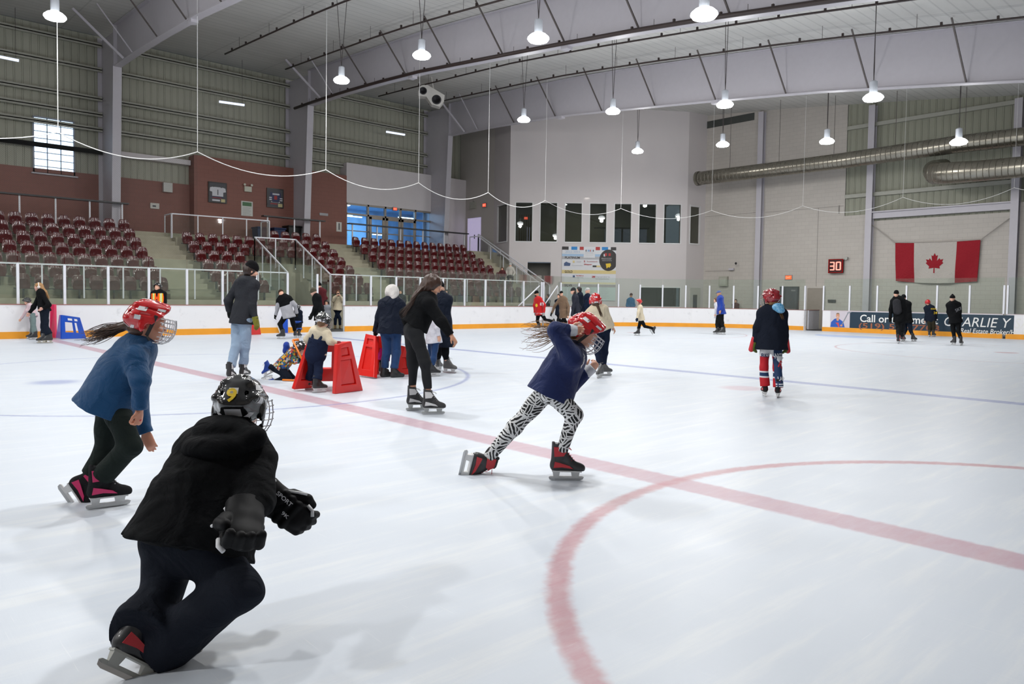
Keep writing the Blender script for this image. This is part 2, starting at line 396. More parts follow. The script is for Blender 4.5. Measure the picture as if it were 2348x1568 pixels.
pipe(13.05,23.2,-15,-.02,.07,'thick dark pipe running along the foot of the middle roof beam',low=True)
pipe(17.6,22.5,-15,-.45,.035,'thin dark sprinkler pipe running past the white ceiling speaker')
pipe(20.4,21.7,-15,-.45,.035,'thin dark sprinkler pipe just in front of the farthest roof beam')
# end wall
def wallpoly(name,x,rects,mat,th=.25):
    mb=MB()
    for y0,y1,z0,z1 in rects: mb.box((x,y0,z0),(x+th,y1,z1))
    return struct(mb.build(name,mat))
mb=MB()
def cap(y0,y1,z0,n=6):
    for i in range(n):
        a=y0+(y1-y0)*i/n; b=y0+(y1-y0)*(i+1)/n
        za,zb=Tz(a)+.1,Tz(b)+.1
        mb.add([(XE,a,z0),(XE,b,z0),(XE,b,zb),(XE,a,za)],[(0,1,2,3)]); mb.add([(XE+.25,a,z0),(XE+.25,b,z0),(XE+.25,b,zb),(XE+.25,a,za)],[(3,2,1,0)])
cap(3.75,12.6,0,9); mb.box((XE,2.3,0),(XE+.25,3.75,5.75)); mb.box((XE,-3.6,0),(XE+.25,2.3,5.4)); mb.box((XE,YN,0),(XE+.25,-3.6,5.8))
struct(mb.build('wall_end',white_w))
mb=MB(); XE2=XE+.02
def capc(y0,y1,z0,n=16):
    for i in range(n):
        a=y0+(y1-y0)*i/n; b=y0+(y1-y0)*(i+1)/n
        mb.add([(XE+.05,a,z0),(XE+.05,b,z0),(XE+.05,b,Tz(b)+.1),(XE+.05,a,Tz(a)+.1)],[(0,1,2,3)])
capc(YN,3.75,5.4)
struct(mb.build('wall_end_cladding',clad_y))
for z,y0,y1 in ((10.1,-3.5,3.72),(6.7,-3.5,3.72),(10.1,-12,-3.9),(6.7,-12,-3.9),(8.3,-12,-3.9)):
    struct(MB().box((XE-.12,y0,z-.09),(XE+.04,y1,z+.09)).build('trim_50',girt_m))
struct(MB().box((XE-.2,-3.5,5.5),(XE,2.3,5.82)).box((XE-.3,-3.5,5.78),(XE,2.3,5.84)).build('trim_51',white_s))
for y,zt in ((8.33,11.7),(2.45,11.0),(-3.64,10.2),(-9.6,9.4)):
    mb=MB(); mb.box((XE-.32,y-.15,0),(XE-.29,y+.15,zt)); mb.box((XE-.3,y-.01,0),(XE,y+.01,zt)); mb.box((XE-.03,y-.15,0),(XE,y+.15,zt))
    struct(mb.build('trim_52',white_s))
# thin joints in the end wall
mb=MB().box((XE-.008,8.6,6.28),(XE,12,6.3)).box((XE-.008,3.8,6.25),(XE,8.1,6.27)).box((XE-.008,5.1,2.2),(XE,5.12,6.25)).box((XE-.03,4.02,5.9),(XE,4.06,6.3)).box((XE-.012,10.0,3.1),(XE,11.8,3.12))
struct(mb.build('trim_53',simple('joint_dark_line',(.25,.23,.21),.7)))
struct(MB().box((XE-.02,8.9,11.4),(XE,12.3,11.8)).build('trim_54',simple('dark_louvre',(.06,.065,.06),.5)))
# tower with the viewing room
TA=Vector((24.25,19.06,0)); TB=Vector((31.78,12.16,0)); TD=(TB-TA).normalized(); TN=Vector((TD.y,-TD.x,0))  # TN points to the rink? 
if TN.dot(CAM-TA)<0: TN=-TN
TL=(TB-TA).length
def tw(s,z,off=0): return TA+TD*s+TN*off+Vector((0,0,z))
def slab(mb,s0,s1,z0,z1,o0=-.3,o1=0,mi=0):
    c=(tw(s0,z0,o0)+tw(s1,z1,o1))/2; mb.obox(c,TD*(s1-s0)/2,TN*(o1-o0)/2,Vector((0,0,(z1-z0)/2)),mi)
tm=simple('tower_paint',(.60,.56,.56),.6,var=.03,nscale=1)
wins=[(0.36+1.422*i,0.36+1.422*i+.94) for i in range(7)]
mb=MB()
slab(mb,0,TL,6.87,12.45); slab(mb,0,TL,3.48,4.67)
prev=0
for a,b in wins: slab(mb,prev,a,4.67,6.87); prev=b
slab(mb,prev,TL,4.67,6.87)
slab(mb,0,1.08,0,3.48); slab(mb,2.41,7.6,0,3.48); slab(mb,7.6,9.9,2.12,3.48); slab(mb,7.6,9.9,0,1.0); slab(mb,9.9,TL,0,3.48)
# side faces
LS=Vector((25.0,21.3,0)); RS=Vector((XE,11.9,0))
def face(mb,A,B,z0,z1,th=.25,s0=0,s1=None):
    d=(B-A); L=d.length; d.normalize(); n=Vector((d.y,-d.x,0)); s1=L if s1 is None else s1
    if n.dot(CAM-A)<0: n=-n
    c=A+d*(s0+s1)/2-n*th/2+Vector((0,0,(z0+z1)/2)); mb.obox(c,d*(s1-s0)/2,n*th/2,Vector((0,0,(z1-z0)/2)))
    return d,n,L
d,n,L=face(mb,TA,LS,6.85,12.7); face(mb,TA,LS,0,4.7); face(mb,TA,LS,4.7,6.85,s0=0,s1=.35); face(mb,TA,LS,4.7,6.85,s0=L-.6,s1=L); LW=(d,n,L)
d,n,L=face(mb,TB,RS,6.8,12.3); face(mb,TB,RS,0,4.7); face(mb,TB,RS,4.7,6.8,s0=0,s1=.25); face(mb,TB,RS,4.7,6.8,s0=L-.25-.2,s1=L); RW=(d,n,L)
struct(mb.build('wall_tower',tm))
wfm=simple('white_window_frame',(.66,.66,.66),.4); dkgl=glass('dark_room_glass',(.62,.64,.60),.02,.124,.01)
for i,(a,b) in enumerate(wins):
    mb=MB(); 
    for q in ((a-.05,a,4.62,6.92),(b,b+.05,4.62,6.92),(a,b,4.6,4.67),(a,b,6.87,6.9)): slab(mb,*q,-.05,.02)
    w=struct(mb.build('window_%d'%(2+i),wfm)); p=MB(); slab(p,a,b,4.67,6.87,-.12,-.1); p.build('pane',dkgl).parent=w
for i,(A,W_,s0,s1) in enumerate(((TA,LW,.35,LW[2]-.6),(TB,RW,.25,RW[2]-.45))):
    d,n,L=W_; mb=MB()
    for q0,q1,z0,z1 in ((s0-.05,s0,4.65,6.9),(s1,s1+.05,4.65,6.9),(s0,s1,4.62,4.7),(s0,s1,6.82,6.87)): mb.obox(A+d*(q0+q1)/2+n*.0+Vector((0,0,(z0+z1)/2)),d*(q1-q0)/2,n*.03,Vector((0,0,(z1-z0)/2)))
    w=struct(mb.build('window_%d'%(9+i),wfm)); p=MB(); p.obox(A+d*(s0+s1)/2-n*.08+Vector((0,0,5.75)),d*(s1-s0)/2,n*.01,Vector((0,0,1.07))); p.build('pane',simple('dark_side_glass',(.07,.07,.055),.12)).parent=w
# viewing room interior
dark=simple('viewing_room_wall',(.30,.30,.25),.8); mb=MB()
slab(mb,.3,TL-.3,4.1,4.2,-4.5,-.3); slab(mb,.3,TL-.3,7.3,7.4,-4.5,-.3); slab(mb,.3,TL-.3,4.2,7.3,-4.6,-4.5)
struct(mb.build('wall_viewing_room',dark))
mb=MB(); 
for k in range(6): slab(mb,.55+.13*k,.63+.13*k,4.2,6.3,-1.0,-.93)
la=D.lights.new('room_fill_light','AREA'); la.size=2.5; la.energy=38; la.color=(1,.95,.85); lo=D.objects.new('room_fill_light',la); lo.location=tw(4.5,7.2,-1.6); COL.objects.link(lo)  # added fill lamp with no fitting, lifts the dim viewing room
tag(mb.build('curtain',simple('ochre_curtain',(.16,.115,.045),.9)),'pleated ochre curtain behind the leftmost upstairs room window','curtain')
mb=MB(); slab(mb,.9+.05,1.22,4.25,5.6,-1.5,-1.45); tag(mb.build('lit_door',emit('lit_doorway',(.6,.6,.85),.35)),'pale lit doorway seen through the leftmost upstairs window','door')
mb=MB(); slab(mb,5.9,8.5,4.5,5.75,-3.4,-3.3); slab(mb,6.4,6.5,4.4,5.8,-3.3,-3.2); tag(mb.build('lit_window',emit('lit_far_window',(.25,.3,.4),.35)),'dim blue far window inside the upstairs room','window')
mb=MB(); slab(mb,5.2,8.6,5.75,5.83,-3.2,-3.1); slab(mb,6.9,7.0,4.2,5.83,-3.2,-3.1); tag(mb.build('room_rail',simple('black_frame',(.02,.02,.02),.5)),'dark rail in front of the far window in the upstairs room','rail')
# recess under the tower at the stair
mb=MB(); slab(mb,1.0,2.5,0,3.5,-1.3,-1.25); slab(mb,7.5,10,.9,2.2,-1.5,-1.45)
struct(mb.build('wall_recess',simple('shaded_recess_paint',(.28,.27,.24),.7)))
# low lobby window
mb=MB()
for q in ((7.55,7.6,.98,2.17),(9.9,9.95,.98,2.17),(7.6,9.9,.96,1.02),(7.6,9.9,2.1,2.16)): slab(mb,*q,-.05,.02)
w=struct(mb.build('window_11',wfm)); p=MB(); slab(p,7.6,9.9,1.0,2.12,-.12,-.1); p.build('pane',dkgl).parent=w
mb=MB(); slab(mb,8.8,9.7,1.15,1.95,-.9,-.85); tag(mb.build('notice_board',simple('grey_board',(.2,.2,.2),.6)),'grey board inside the low dark window beneath the upstairs windows','board')
# small door with glass strip on the right side face of the tower
d,n,L=RW
mb=MB(); c0=TB+d*.75
mb.obox(c0+n*.02+Vector((0,0,1.05)),d*.42,n*.03,Vector((0,0,1.08)))
dr=struct(mb.build('door_1',simple('pale_door',(.47,.46,.42),.5)))
p=MB().obox(c0-d*.02+n*.055+Vector((0,0,1.1)),d*.16,n*.01,Vector((0,0,.62))).build('pane',simple('dark_strip_glass',(.05,.055,.05),.15)); p.parent=dr
# wall with the door at the head of the stairs
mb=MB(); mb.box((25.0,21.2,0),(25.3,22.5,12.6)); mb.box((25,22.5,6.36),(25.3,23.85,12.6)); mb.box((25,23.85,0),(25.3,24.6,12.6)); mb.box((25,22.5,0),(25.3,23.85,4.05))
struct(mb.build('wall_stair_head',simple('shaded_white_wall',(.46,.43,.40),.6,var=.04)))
dr=struct(MB().box((25.02,22.52,4.05),(25.08,23.83,6.34)).build('door_2',simple('door_glow_paint',(.72,.66,.85),.5,emis=(.62,.55,.85),estr=.42)))  # door glows by emission, standing in for light from a lit corridor
h=MB().box((24.95,22.6,5.1),(25.02,22.72,5.16)).build('handle',rodm); h.parent=dr
h=MB().box((25.0,23.1,5.05),(25.02,23.18,5.3)).build('plate',rodm); h.parent=dr
# glass entrance doors and lobby behind
alum=simple('champagne_aluminium',(.33,.29,.25),.4,.3); lob=glass('entrance_glass',(.8,.9,1),.03,.12,.02)
mb=MB()
for x in (16.55,17.95,19.1,20.15,21.2,22.4): mb.box((x-.05,24.05,4.02),(x+.05,24.2,6.55))
for z in (5.95,6.5): mb.box((16.5,24.05,z-.05),(22.45,24.2,z+.05))
mb.box((16.5,24.05,5.0),(18,24.15,5.05)); mb.box((21.2,24.05,5.0),(22.4,24.15,5.05))
w=struct(mb.build('window_12',alum)); p=MB().box((16.55,24.14,4.02),(22.4,24.16,6.5)).build('pane',lob); p.parent=w
for i,x in enumerate((18.52,19.62,20.68)):
    mb=MB(); a,b=x-.5,x+.5
    mb.box((a,24.02,4.02),(a+.14,24.08,5.9)); mb.box((b-.14,24.02,4.02),(b,24.08,5.9)); mb.box((a,24.02,5.76),(b,24.08,5.9)); mb.box((a,24.02,4.02),(b,24.08,4.3)); mb.box((a,24.0,4.95),(b,24.05,5.02))
    struct(mb.build('door_%d'%(4+i),alum))
lobm=simple('lobby_wall_blue',(.25,.40,.55),.6,var=.6,nscale=1.2); mb=MB()
mb.box((15.5,30.0,3.9),(25,30.1,7.2)); mb.box((15.4,24.9,3.9),(15.5,30,7.2)); mb.box((25,24.9,3.9),(25.1,30,7.2)); mb.box((15.5,24.7,3.85),(25,30,3.98)); mb.box((15.5,24.9,7.0),(25,30,7.1))
struct(mb.build('wall_lobby',lobm))
tubem=emit('cool_tube_light',(.8,.95,1),9)
for x,y,z in ((16.9,26,6.4),(17.9,25.6,5.95),(21.7,25.8,6.2),(22.6,26.4,5.6),(21.0,27.6,5.2),(19.0,28.5,6.4),(18.0,29,5.2)):
    o=MB().bar((x-.55,y,z+.05),(x+.55,y,z+.05),.09,.05).build('tube_light',tubem); tag(o,'cool white tube light in the lobby behind the upstairs glass entrance','light','tube lights in the lobby')
la=D.lights.new('lobby_light','AREA'); la.size=3; la.energy=330; la.color=(.55,.80,1); lo=D.objects.new('lobby_light',la); lo.location=(20,27.5,6.9); COL.objects.link(lo)
# stands: concrete steps
rz=lambda i:1.15+.41*i
mb=MB()
def rows(x0,x1,i0=0):
    for i in range(i0,7):
        y0=15.9+.8*i if i else 15.6
        if i0 and i==i0: y0=18.8
        mb.box((x0,y0,-.02),(x1,16.7+.8*i,rz(i)))
rows(-16,9.04); rows(10.94,23.0); rows(9.04,10.94,3); mb.box((-16,21.5,-.02),(24.99,24.6,4.02))
for x0,x1 in ((4.72,6.38),(13.5,15.2)):   # half steps in the aisles
    for i in range(7):
        y1=16.7+.8*i; mb.box((x0,y1-.4,rz(i)),(x1,y1,rz(i)+.205))
    
mb.box((6.35,20.66,0),(10.85,21.6,3.78))
mb.box((23.0,15.6,-.02),(24.15,16.4,.9))
for i in range(13): mb.box((23.0,16.4+.39*i,-.02),(24.15,16.4+.39*(i+1),1.0+.24*(i+1)))
struct(mb.build('floor_stands',conc))
# door frame inside the tunnel under the seats
mb=MB(); mb.box((9.3,18.7,0),(9.38,18.8,2.1)).box((10.2,18.7,0),(10.35,18.8,2.1)).box((9.3,18.7,2.02),(10.35,18.8,2.12))
w=struct(mb.build('door_8',simple('pale_green_frame',(.45,.50,.42),.5))); p=MB().box((9.38,18.74,0),(10.2,18.78,2.02)).build('leaf',simple('grey_green_door',(.12,.14,.12),.5)); p.parent=w
tag(MB().box((9.03,17.3,1.2),(9.07,18.3,2.0)).build('wall_sign',simple('pale_blue_sign',(.55,.65,.62),.5)),'pale board on the side wall of the tunnel under the seats','sign')
# ---------------- boards and glass
bwhite=D.materials.new('rink_board_white'); t=NT(bwhite); 
c=t.mix(t.sm(t.noise(3,detail=6,rough=.7),.55,.75),(.80,.80,.82),(.62,.62,.64)); t.bsdf(c,.35,0,.5,t.noise(2),.05,.01)
yel=simple('kick_plate_yellow',(.80,.33,.02),.4,var=.15,nscale=2); capm=simple('board_cap_maroon',(.32,.13,.11),.4); capw=simple('board_cap_pale',(.62,.52,.55),.4)
gl=glass('rink_glass',(.93,.965,.94),.045,.07,.03)
postm=simple('post_white',(.72,.73,.78),.35,var=.03)
def perim():
    """ordered points with arc length, starting at (22,-12.62) going ccw"""
    pts=[]; q=rink_path(16)
    return q
def seglen(a,b): return math.hypot(a[0]-b[0],a[1]-b[1])
def run(name,pts,label,capmat=None,tall=True,posts=True,glassz=(1.0,2.48),posth=2.17,pane=1.21,yk=True,gap_glass=None,group='rink boards',first=True):
    """pts: polyline, inner face of the boards; outward normal to the right-hand side given ccw travel"""
    c=pts[len(pts)//2]; root=empty(name,(c[0],c[1],0),label,'boards',group)
    b=MB();k=MB();cp=MB()
    for (x0,y0),(x1,y1) in zip(pts,pts[1:]):
        d=Vector((x1-x0,y1-y0,0)); L=d.length; d.normalize(); n=Vector((d.y,-d.x,0)); m=Vector(((x0+x1)/2,(y0+y1)/2,0)); e=d*(L/2+.003)
        b.obox(m+n*.06+Vector((0,0,.49)),e,n*.06,Vector((0,0,.49)))
        k.obox(m-n*.006+Vector((0,0,.10)),e,n*.008,Vector((0,0,.10)))
        cp.obox(m+n*.06+Vector((0,0,.99)),e,n*.07,Vector((0,0,.012)))
    b.build('panel',bwhite,root)
    if yk: k.build('kick_plate',yel,root)
    cp.build('top_cap',capmat or capm,root)
    # cumulative
    S_=[0]
    for a,c2 in zip(pts,pts[1:]): S_.append(S_[-1]+seglen(a,c2))
    tot=S_[-1]
    def at(s):
        s=min(max(s,0),tot)
        for i in range(len(pts)-1):
            if s<=S_[i+1]+1e-9:
                f=(s-S_[i])/(S_[i+1]-S_[i]); a,c2=pts[i],pts[i+1]
                d=Vector((c2[0]-a[0],c2[1]-a[1],0)).normalized(); return Vector((a[0]+(c2[0]-a[0])*f,a[1]+(c2[1]-a[1])*f,0)),Vector((d.y,-d.x,0))
    N=max(1,round(tot/pane)); gs=[tot*i/N for i in range(N+1)]
    for i,s in enumerate(gs):
        p,n=at(s); p=p+n*.06
        if posts: 
            m=MB(); m.obox(p+Vector((0,0,(1.0+posth)/2)),n*.035,n.cross(Vector((0,0,1)))*.035,Vector((0,0,(posth-1.0)/2))); m.build('post',postm,root)
        if i<N:
            p2,n2=at(gs[i+1]); p2=p2+n2*.06; m=MB(); dd=(p2-p)
            m.obox((p+p2)/2+Vector((0,0,sum(glassz)/2)),dd/2*.985,(n+n2).normalized()*.006,Vector((0,0,(glassz[1]-glassz[0])/2))); m.build('glass_pane',gl,root)
    return root
arc=lambda cx,cyy,a0,a1,n:[(cx+RC*math.cos(a0+(a1-a0)*i/n),cyy+RC*math.sin(a0+(a1-a0)*i/n)) for i in range(n+1)]
# counter-clockwise: right end, far corner, far side towards the left
run('dasher_boards',[(HL,-4.0),(HL,3.45)],'white end boards with tall glass behind the far goal, right of the open gate',capw,pane=1.19)
run('dasher_boards',[(HL,4.3)]+arc(HL-RC,HW-RC,0.02,PI/2,14)[0:]+[(20.74,HW)],'curved white far corner boards with clear tall glass, in front of the sponsor banner',capm,pane=1.2)
run('dasher_boards',[(20.6,HW),(9.93,HW)],'white far side boards right of the open gate, below the seats',capm,pane=1.19)
run('dasher_boards',[(8.8,HW),(-21.9,HW)],'long white far side boards left of the open gate, below the seats',capm,pane=1.163)
run('dasher_boards',arc(-HL+RC,HW-RC,PI/2,PI,10),'curved boards at the far left corner of the rink, out of the picture')
run('dasher_boards',[(-HL,4.1),(-HL,-4.1)],'end boards behind the photographer, out of the picture')
run('dasher_boards',arc(HL-RC,-HW+RC,1.5*PI,2*PI,12),'curved right corner boards beside the advertising board',capw)
# open gate leaf at the far side
g=empty('rink_gate',(9.3,13.0,0),'grey open gate leaf beside the gap in the far side boards','gate')
MB().box((8.86,12.72,.05),(8.93,13.9,1.0)).build('leaf',simple('gate_grey',(.45,.45,.48),.5),g); MB().box((8.84,12.7,.98),(8.95,13.92,1.01)).build('top_cap',capm,g)
g=empty('rink_gate',(31,4.4,0),'grey open gate leaf beside the gap in the end boards','gate')
MB().box((30.6,4.2,.05),(31.7,4.27,1.0)).build('leaf',simple('gate_grey',(.45,.45,.48),.5),g); MB().box((30.6,4.18,.98),(31.7,4.29,1.01)).build('top_cap',capm,g)
# front guard rail of the stands, posts and glass
gl2=glass('guard_glass',(.94,.96,.94),.03,.06,.03)
def guard(label,A,B,h,n,base=None,glassy=True,rail=(.05,.05),group='stand guard rails',endposts=True):
    A=Vector(A);B=Vector(B); root=empty('guard_rail',(A+B)/2-Vector((0,0,h)),label,'railing',group)
    MB().bar(A,B,*rail).build('rail',postm,root)
    for i in range(n+1):
        p=A+(B-A)*i/n; MB().box((p.x-.022,p.y-.022,p.z-h),(p.x+.022,p.y+.022,p.z)).build('post',postm,root)
        if glassy and i<n:
            q=A+(B-A)*(i+1)/n; d=(q-p); m=MB(); nn=Vector((d.y,-d.x,0)).normalized()
            a=p+d*.04;b=p+d*.96; u0=Vector((0,0,-h+.1));u1=Vector((0,0,-.08)); e=nn*.005
            m.add([a+u0-e,b+u0-e,b+u1-e,a+u1-e,a+u0+e,b+u0+e,b+u1+e,a+u1+e],[(0,1,2,3),(7,6,5,4),(0,4,5,1),(1,5,6,2),(2,6,7,3),(3,7,4,0)]); m.build('glass_panel',gl2,root)
    return root
guard('white front guard rail with glass below the left seating block',(9.02,15.6,2.27),(-8.06,15.6,2.27),1.1,14)
guard('white front guard rail with glass below the right seating block',(10.96,15.6,2.27),(23.3,15.6,2.27),1.1,10)
guard('white sloping guard rail on the left side of the tunnel',(9.04,18.8,3.87),(9.04,15.6,2.27),1.35,4)
guard('white sloping guard rail on the right side of the tunnel',(10.94,18.8,3.89),(10.94,15.6,2.27),1.35,4)
guard('short level white guard rail above the back of the tunnel',(9.04,18.8,3.87),(10.94,18.8,3.89),1.3,2)
guard('white glass guard in front of the raised platform',(6.3,21.0,4.82),(10.7,21.0,4.86),1.05,4)
guard('short glass guard at the left side of the raised platform',(6.3,21.08,4.82),(6.3,21.9,4.82),1.05,1)
guard('short glass guard at the right side of the raised platform',(10.7,21.08,4.86),(10.7,21.9,4.86),1.05,1)
greyst=simple('grey_steel',(.42,.43,.40),.4,.2)
r=guard('grey stair guard with green glass sloping down at the right end of the seats',(24.05,21.6,5.05),(24.05,15.9,2.0),1.0,5)
guard('second grey handrail behind the stair at the right end of the seats',(24.2,21.8,5.2),(24.2,15.7,2.12),1.0,3,glassy=False)
guard('flat grey handrail at the head of the stair beside the pale door',(24.05,22.4,5.05),(24.05,21.6,5.05),1.0,1,glassy=False)
# dark topped walkway rails behind the back row
blk=simple('black_rail',(.03,.03,.033),.4)
def leanrail(label,x0,x1,n):
    root=empty('lean_rail',((x0+x1)/2,22.2,4.02),label,'railing','dark walkway rails')
    MB().box((x0,22.05,5.17),(x1,22.35,5.23)).build('rail',blk,root)
    for i in range(n):
        x=x0+.25+(x1-x0-.5)*i/(n-1); MB().box((x-.03,22.17,4.02),(x+.03,22.23,5.17)).build('post',postm,root)
leanrail('dark topped rail on white posts behind the left seating block',-8,4.9,11)
leanrail('short dark topped rail on white posts behind the middle seats',10.9,14.2,3)
leanrail('long dark topped rail in front of the glass entrance doors',15.6,23.7,6)
# diagonal hoses / props near the corner
for a,b,lab in (((1237,655),(1188,701),'left'),((1278,655),(1246,686),'right')):
    A=onY(*a,12.69);B=onY(*b,12.69); B.z=1.0
    o=MB().tube([A,B],.035,8).build('diagonal_prop',postm,smooth=True); tag(o,'white diagonal prop behind the glass near the stair foot, %s one of two'%lab,'pole')
# ------------------------------------------------------------ seats
seatm=simple('burgundy_seat_plastic',(.090,.010,.012),.16,coat=.8,var=.15,nscale=3,spec=.6)
def plate(w,h,th,cur,rtop,n=9,m=7,wb=None,bow=.0):
    """curved plate: x width, z height, y depth; rounded upper corners"""
    v=[];f=[]
    for s in (0,1):
        for j in range(m):
            tz=j/(m-1); 
            ww=(w if wb is None else wb+(w-wb)*tz)
            if tz>.55: ww*= (1-((tz-.55)/.45)**2.2*rtop)
            for i in range(n):
                tx=-1+2*i/(n-1); x=ww/2*tx; z=h*tz-(abs(tx)**3)*.03*(tz>.5)
                y=-cur*tx*tx+bow*math.sin(tz*PI)+(th if s else 0)
                v.append((x,y,z))
    N=n*m
    for j in range(m-1):
        for i in range(n-1):
            a=j*n+i; f.append((a,a+1,a+1+n,a+n)); f.append((N+a,N+a+n,N+a+n+1,N+a+1))
    for i in range(n-1): f.append((i,N+i,N+i+1,i+1)); a=(m-1)*n+i; f.append((a,a+1,N+a+1,N+a))
    for j in range(m-1): a=j*n; f.append((a,a+n,N+a+n,N+a)); a=j*n+n-1; f.append((a,N+a,N+a+n,a+n))
    return v,f
def mk(vf,name,fn,mats,parent):
    mb=MB(); mb.add([fn(Vector(p)) for p in vf[0]],vf[1]); o=mb.build(name,mats,parent,True,loc=(0,0,0))
    s=o.modifiers.new('s','SUBSURF'); s.levels=1; s.render_levels=1
    return o
seat0=D.objects.new('arena_seat',None); COL.objects.link(seat0); seat0.empty_display_size=.1
# origin on the tread; back leans away from the rink (+y); the rink is towards -y
back=mk(plate(.46,.46,.03,.07,.30,wb=.44,bow=.02),'backrest',lambda p:Vector((p.x,p.y+.02+p.z*.22,p.z+.37)),seatm,seat0)
pan=mk(plate(.42,.36,.035,.05,.22,wb=.38,bow=-.03),'seat_pan',lambda p:Vector((p.x,-p.y-.09-p.z*.18,p.z+.30)),seatm,seat0)
bk=MB(); bk.box((-.025,-.08,.0),(.025,.0,.36)); bk.box((-.27,-.04,.30),(.27,.0,.34)); brk=bk.build('bracket',simple('dark_bracket',(.04,.04,.04),.5),seat0,loc=(0,0,0))
KIDS['arena_seat']=[back,pan,brk]
ORD=['front','second','third','fourth','fifth','sixth','back']
NUM=['','first','second','third','fourth','fifth','sixth','seventh','eighth','ninth','tenth','eleventh','twelfth','thirteenth','fourteenth','fifteenth','sixteenth']
seat_n=0
def seatrow(i,xs,block,ref,rev=False):
    global seat_n
    xs=sorted(xs,reverse=rev)
    for k,x in enumerate(xs):
        if seat_n==0: o=seat0; first=True
        else:
            o=seat0.copy(); COL.objects.link(o)
            for ch in KIDS['arena_seat']:
                c=ch.copy(); COL.objects.link(c); c.parent=o
        o.location=(x,16.28+.8*i,rz(i)); o.rotation_euler.z=RNG.uniform(-.03,.03)
        tag(o,'burgundy plastic seat, %s from the %s in the %s row, %s'%(NUM[k+1],ref,ORD[i],block),'seat','burgundy seats of the '+block); seat_n+=1
sp=.545
for i in range(7):
    n=11 if i>2 else (10 if i else 9)
    seatrow(i,[4.42-sp*k for k in range(n)],'left block','stepped aisle',True)
for i in range(7):
    if i<3:
        seatrow(i,[6.7+sp*k for k in range(4)],'middle block','left aisle')
        seatrow(i,[13.2-sp*k for k in range(4)],'middle block right part','right aisle',True)
    elif i==3:
        seatrow(i,[6.7+sp*k for k in range(4)],'middle block','left aisle'); seatrow(i,[13.2-sp*k for k in range(4)],'middle block right part','right aisle',True)
    elif i<6: seatrow(i,[6.7+sp*k for k in range(13)],'middle block','left aisle')
    else: seatrow(i,[11.0+sp*k for k in range(5)],'middle block','raised platform')
for i in range(7): seatrow(i,[15.4+sp*k for k in range(14)],'right block','aisle')
# ------------------------------------------------------------ high bay lamps
diff=emit('lamp_diffuser',(.96,1,.95),50); alu=simple('lamp_aluminium',(.62,.65,.70),.3,.5,emis=(.8,.85,1),estr=.0)
lamp0=D.objects.new('high_bay_lamp',None); COL.objects.link(lamp0); lamp0.empty_display_size=.1
KL=[]
m=MB(); m.lathe([(.255,.0),(.285,.03),(.275,.07),(.2,.14),(.1,.19)],(0,0,0),28); KL.append(m.build('reflector',emit('lamp_reflector_glow',(.93,.97,1),16),lamp0,2,loc=(0,0,0)))
m=MB(); m.lathe([(.26,.0),(.24,-.025),(.13,-.05),(.02,-.055)],(0,0,-.002),28); KL.append(m.build('diffuser',diff,lamp0,True,loc=(0,0,0)))
m=MB(); m.lathe([(.11,.18),(.11,.5),(.09,.52),(.03,.55)],(0,0,0),20); KL.append(m.build('housing',alu,lamp0,2,loc=(0,0,0)))
li=D.lights.new('lamp_light','AREA'); li.shape='DISK'; li.size=.5; li.energy=LAMP_W; li.color=(1,.985,.97); lo=D.objects.new('lamp_light',li); lo.location=(0,0,-.07); COL.objects.link(lo); lo.parent=lamp0; KL.append(lo)
li=D.lights.new('lamp_side_light','POINT'); li.shadow_soft_size=.14; li.energy=LAMP_P; li.color=(1,.985,.97); lo=D.objects.new('lamp_side_light',li); lo.location=(0,0,-.22); COL.objects.link(lo); lo.parent=lamp0; KL.append(lo)
lp=[(X,Y,Z) for X,zs in ((0.1,((11.3,8.95),(6.3,8.7),(1.3,8.1),(-3.75,7.4),(-8.8,6.6))),(9.0,((11.29,9.03),(6.38,8.79),(1.21,8.04),(-3.77,7.32))),(17.9,((11.21,9.14),(6.16,8.62),(1.23,7.99),(-3.67,7.30))),(-8.8,((11.2,9.),(6.2,8.6),(1.2,8.),(-3.7,7.3),(-8.8,6.6))),(-17.7,((8.7,8.8),(-1.2,7.7))),(-26.,((6.2,8.6),(-3.7,7.3)))) for Y,Z in zs]
LT=[(1462,345),(1657,330),(1896,323),(2198,325)]
lp+= [tuple(onX(u,v+4,24.75)) for u,v in LT]
RN={0.1:'nearest row',9.0:'second row',17.9:'third row',-8.8:'row behind the photographer',-17.7:'row far behind the photographer',-26.:'last row behind the photographer',24.75:'farthest row'}
cordm=simple('cord_dark',(.06,.05,.05),.6)
cnt={}
for k,(X,Y,Z) in enumerate(lp):
    if k==0: o=lamp0
    else:
        o=lamp0.copy(); COL.objects.link(o)
        for ch in KL: c=ch.copy(); COL.objects.link(c); c.parent=o
    o.location=(X,Y,Z); rr=[v for q,v in RN.items() if abs(q-X)<.1][0]; cnt[rr]=cnt.get(rr,0)+1
    tag(o,'round high bay lamp, %s from the seat wall in the %s'%(NUM[cnt[rr]],rr),'lamp','high bay lamps')
    top=Tz(Y)-Z-.02; c=MB()
    c.tube([(0,0,.55),(.02,0,.8),(.28,.12,top)],.011,5); c.tube([(0,0,.55),(-.02,0,.8),(-.28,-.12,top)],.011,5)
    c.build('cord',cordm,o,loc=(0,0,0))
# linear lights hanging in front of the far wall
ll=emit('linear_light',(.72,.78,1),1.6)
for i,(u0,v0,u1,v1,w) in enumerate(((503,233,560,241,'middle'),(886,302,928,309,'right'),(-6,129,43,139,'left'))):
    a=onY(u0,v0,23.2);b=onY(u1,v1,23.2); r=empty('linear_light',(a+b)/2,'thin white linear light hanging before the cladding, the %s of three'%w,'light','linear wall lights')
    MB().bar(a,b,.09,.09).build('tube',ll,r); MB().tube([b+Vector((-.1,0,.05)),(b.x-.1,b.y,Tz(b.y))],.008,5).build('cord',cordm,r); 
